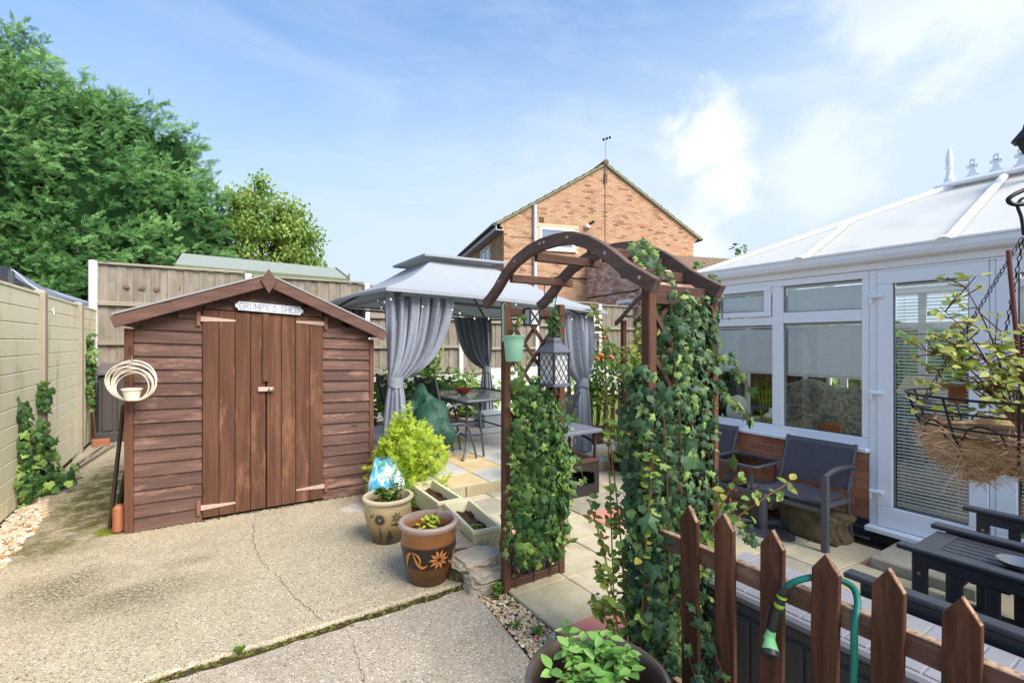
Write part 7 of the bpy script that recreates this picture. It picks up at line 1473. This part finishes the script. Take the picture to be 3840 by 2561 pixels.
for k in range(26):                                 # long loose fibres at one side
    p = hb_c + Vector((-.15, .07, -.12 - .05 * random.random())); e = p + Vector((-.02 - .06 * random.random(), .02 + .05 * random.random(), -.04 - .12 * random.random())); m_ = p.lerp(e, .5) + Vector((random.gauss(0, .015), random.gauss(0, .015), -.02)); w2 = Vector((.0005, .0005, .0005)); fb.cr = random.random(); fb._add([p - w2, p + w2, m_ + w2, m_ - w2, e], [(0, 1, 2, 3), (3, 2, 4)])
part('compost', MB().lathe([(.001, 1.245), (.10, 1.25), (rB * .86, 1.235)], (hb_c.x, hb_c.y, 0), 32, False), M['soil'], hk, True)
fo = part('fibres', fb, pebm('coir_fibre', [(0, srgb(130, 98, 68)), (.4, srgb(192, 158, 120)), (1, srgb(228, 204, 170))]), hk); fo['kind'] = 'stuff'
topc = Vector((1.955, .365, 1.80)); ch_m = MB().tube([(.0045 * math.cos(t), 0, .0085 * math.sin(t)) for t in [6.283 * k / 10 for k in range(10)]], .0014, 5, True).mesh('chain_link', smooth=True, mat=M['iron'])
for a in (2.5, 4.6, .4):
    e = hb_c + Vector((math.cos(a), math.sin(a), 0)) * rB; d_ = topc - e; n_ = int(d_.length / .0165); q = d_.to_track_quat('Z', 'Y')
    for k in range(n_):
        o = ob('chain_link', ch_m, hk, e + d_ * (k / n_) - hk.location); o.rotation_mode = 'QUATERNION'; o.rotation_quaternion = q @ Matrix.Rotation(R(90 * (k % 2)), 3, 'Z').to_quaternion()
part('hook', MB().tube(spline([topc, topc + Vector((-.004, .004, .05)), topc + Vector((-.012, .010, .085)), topc + Vector((0, 0, .105)), topc + Vector((.014, -.010, .085)), topc + Vector((.010, -.008, .05))], 5), .004, 6), M['iron'], hk, True)
sh2 = thing('shepherd_hook', 'black iron shepherd hook carrying the hanging basket', 'hook', (2.33, .05, -.1))
part('pole', MB().tube(spline([(2.33, .05, -.1), (2.33, .05, 1.2), (2.32, .06, 1.85), (2.20, .17, 2.02), (2.05, .29, 2.00), (1.975, .35, 1.94), (1.935, .38, 1.915), (1.925, .39, 1.90), (1.94, .378, 1.887), (1.985, .34, 1.893)], 6), .006, 8), M['iron'], sh2, True)
hpnt = thing('basket_plant', 'straggly tomato plant with green fruit in the hanging basket', 'plant', (hb_c.x, hb_c.y, 1.26)); part('cane', MB().tube([(1.955, .36, 1.22), (1.90, .385, 1.755)], .0055, 8), plain('red_cane', srgb(110, 60, 56), .6, .3), hpnt, True)
P_, T_, N_, S_ = [], [], [], []
for e, b0 in (((1.73, .52, 1.475), .02), ((1.75, .50, 1.52), .0), ((1.77, .51, 1.42), .03), ((1.78, .50, 1.60), .0), ((1.80, .46, 1.50), .0), ((1.88, .40, 1.48), .0), ((1.95, .34, 1.54), .0), ((2.02, .30, 1.50), .0), ((1.72, .50, 1.37), .03), ((1.84, .42, 1.38), .0), ((1.98, .32, 1.42), .0), ((2.0, .2, 1.5), 0), ((1.84, .46, 1.655), 0)):
    b = Vector((1.935, .372, 1.26)); e = Vector(e); m_ = b.lerp(e, .5) + Vector((0, 0, .05)); path = spline([b, m_, e], 10); part('stem', MB().tube(path, [.0030 * (1 - .035 * i) for i in range(len(path))], 5), M['twig'], hpnt, True)
    for k in range(13):
        i = random.randrange(7, len(path)); q = path[i] + Vector((random.gauss(0, .035), random.gauss(0, .035), random.gauss(0, .03))); part('twig', MB().tube([path[i], q], .0016, 4), M['twig'], hpnt)
        for _ in range(3): P_.append(q + Vector((random.gauss(0, .008), random.gauss(0, .008), random.gauss(0, .008)))); T_.append(Vector((random.gauss(0, 1), random.gauss(0, 1), random.gauss(-.2, .6)))); N_.append(Vector((random.gauss(-.4, .5), random.gauss(-.5, .5), 1))); S_.append(random.uniform(.014, .036))
P_ = np.array(P_); N = len(P_); cloud('foliage', hpnt, 'oval', P_, np.array(N_), np.array(T_), np.array(S_), np.clip(rng.normal(size=N) * .25 + .55, 0, 1), leafm('tomato_leaf', srgb(96, 100, 36), srgb(146, 160, 62), srgb(198, 196, 104), .5, .35), N)
for p in ((1.805, .455, 1.468), (1.82, .45, 1.43), (1.945, .335, 1.375), (1.77, .50, 1.476)): part('tomato', MB().blob(p, (.013, .013, .012), 1, .05, 2), plain('green_tomato', srgb(124, 160, 54), .3, .5) if 'green_tomato' not in bpy.data.materials else bpy.data.materials['green_tomato'], hpnt, True)
part('dead_leaf', MB().sheet([[(1.80 + .012 * math.sin(v * 3), .47 + u * .02, 1.37 - v * .05 + .01 * u * u) for u in (-1, 0, 1)] for v in (0, .4, .8, 1)]), plain('dead_leaf', srgb(130, 84, 54), .9, .1), hpnt, True)
# lantern on a tall post beyond the conservatory door, only its head shows
pl = thing('post_lantern', 'black coach lantern head above the conservatory roof', 'lantern', (5.74, 1.06, 2.9)); pc = (5.77, 1.03, 3.06)
part('head', MB().lathe([(.03, -.12), (.04, -.02), (.06, 0), (.08, .05), (.10, .10)], pc, 6, True, True), M['iron'], pl); part('roof', MB().lathe([(.13, .10), (.12, .12), (.06, .20), (.05, .24), (.01, .26)], pc, 6), M['iron'], pl); part('stem', MB().tube([(5.77, 1.03, 2.94), (5.77, 1.03, 2.7)], .03, 8), M['iron'], pl)
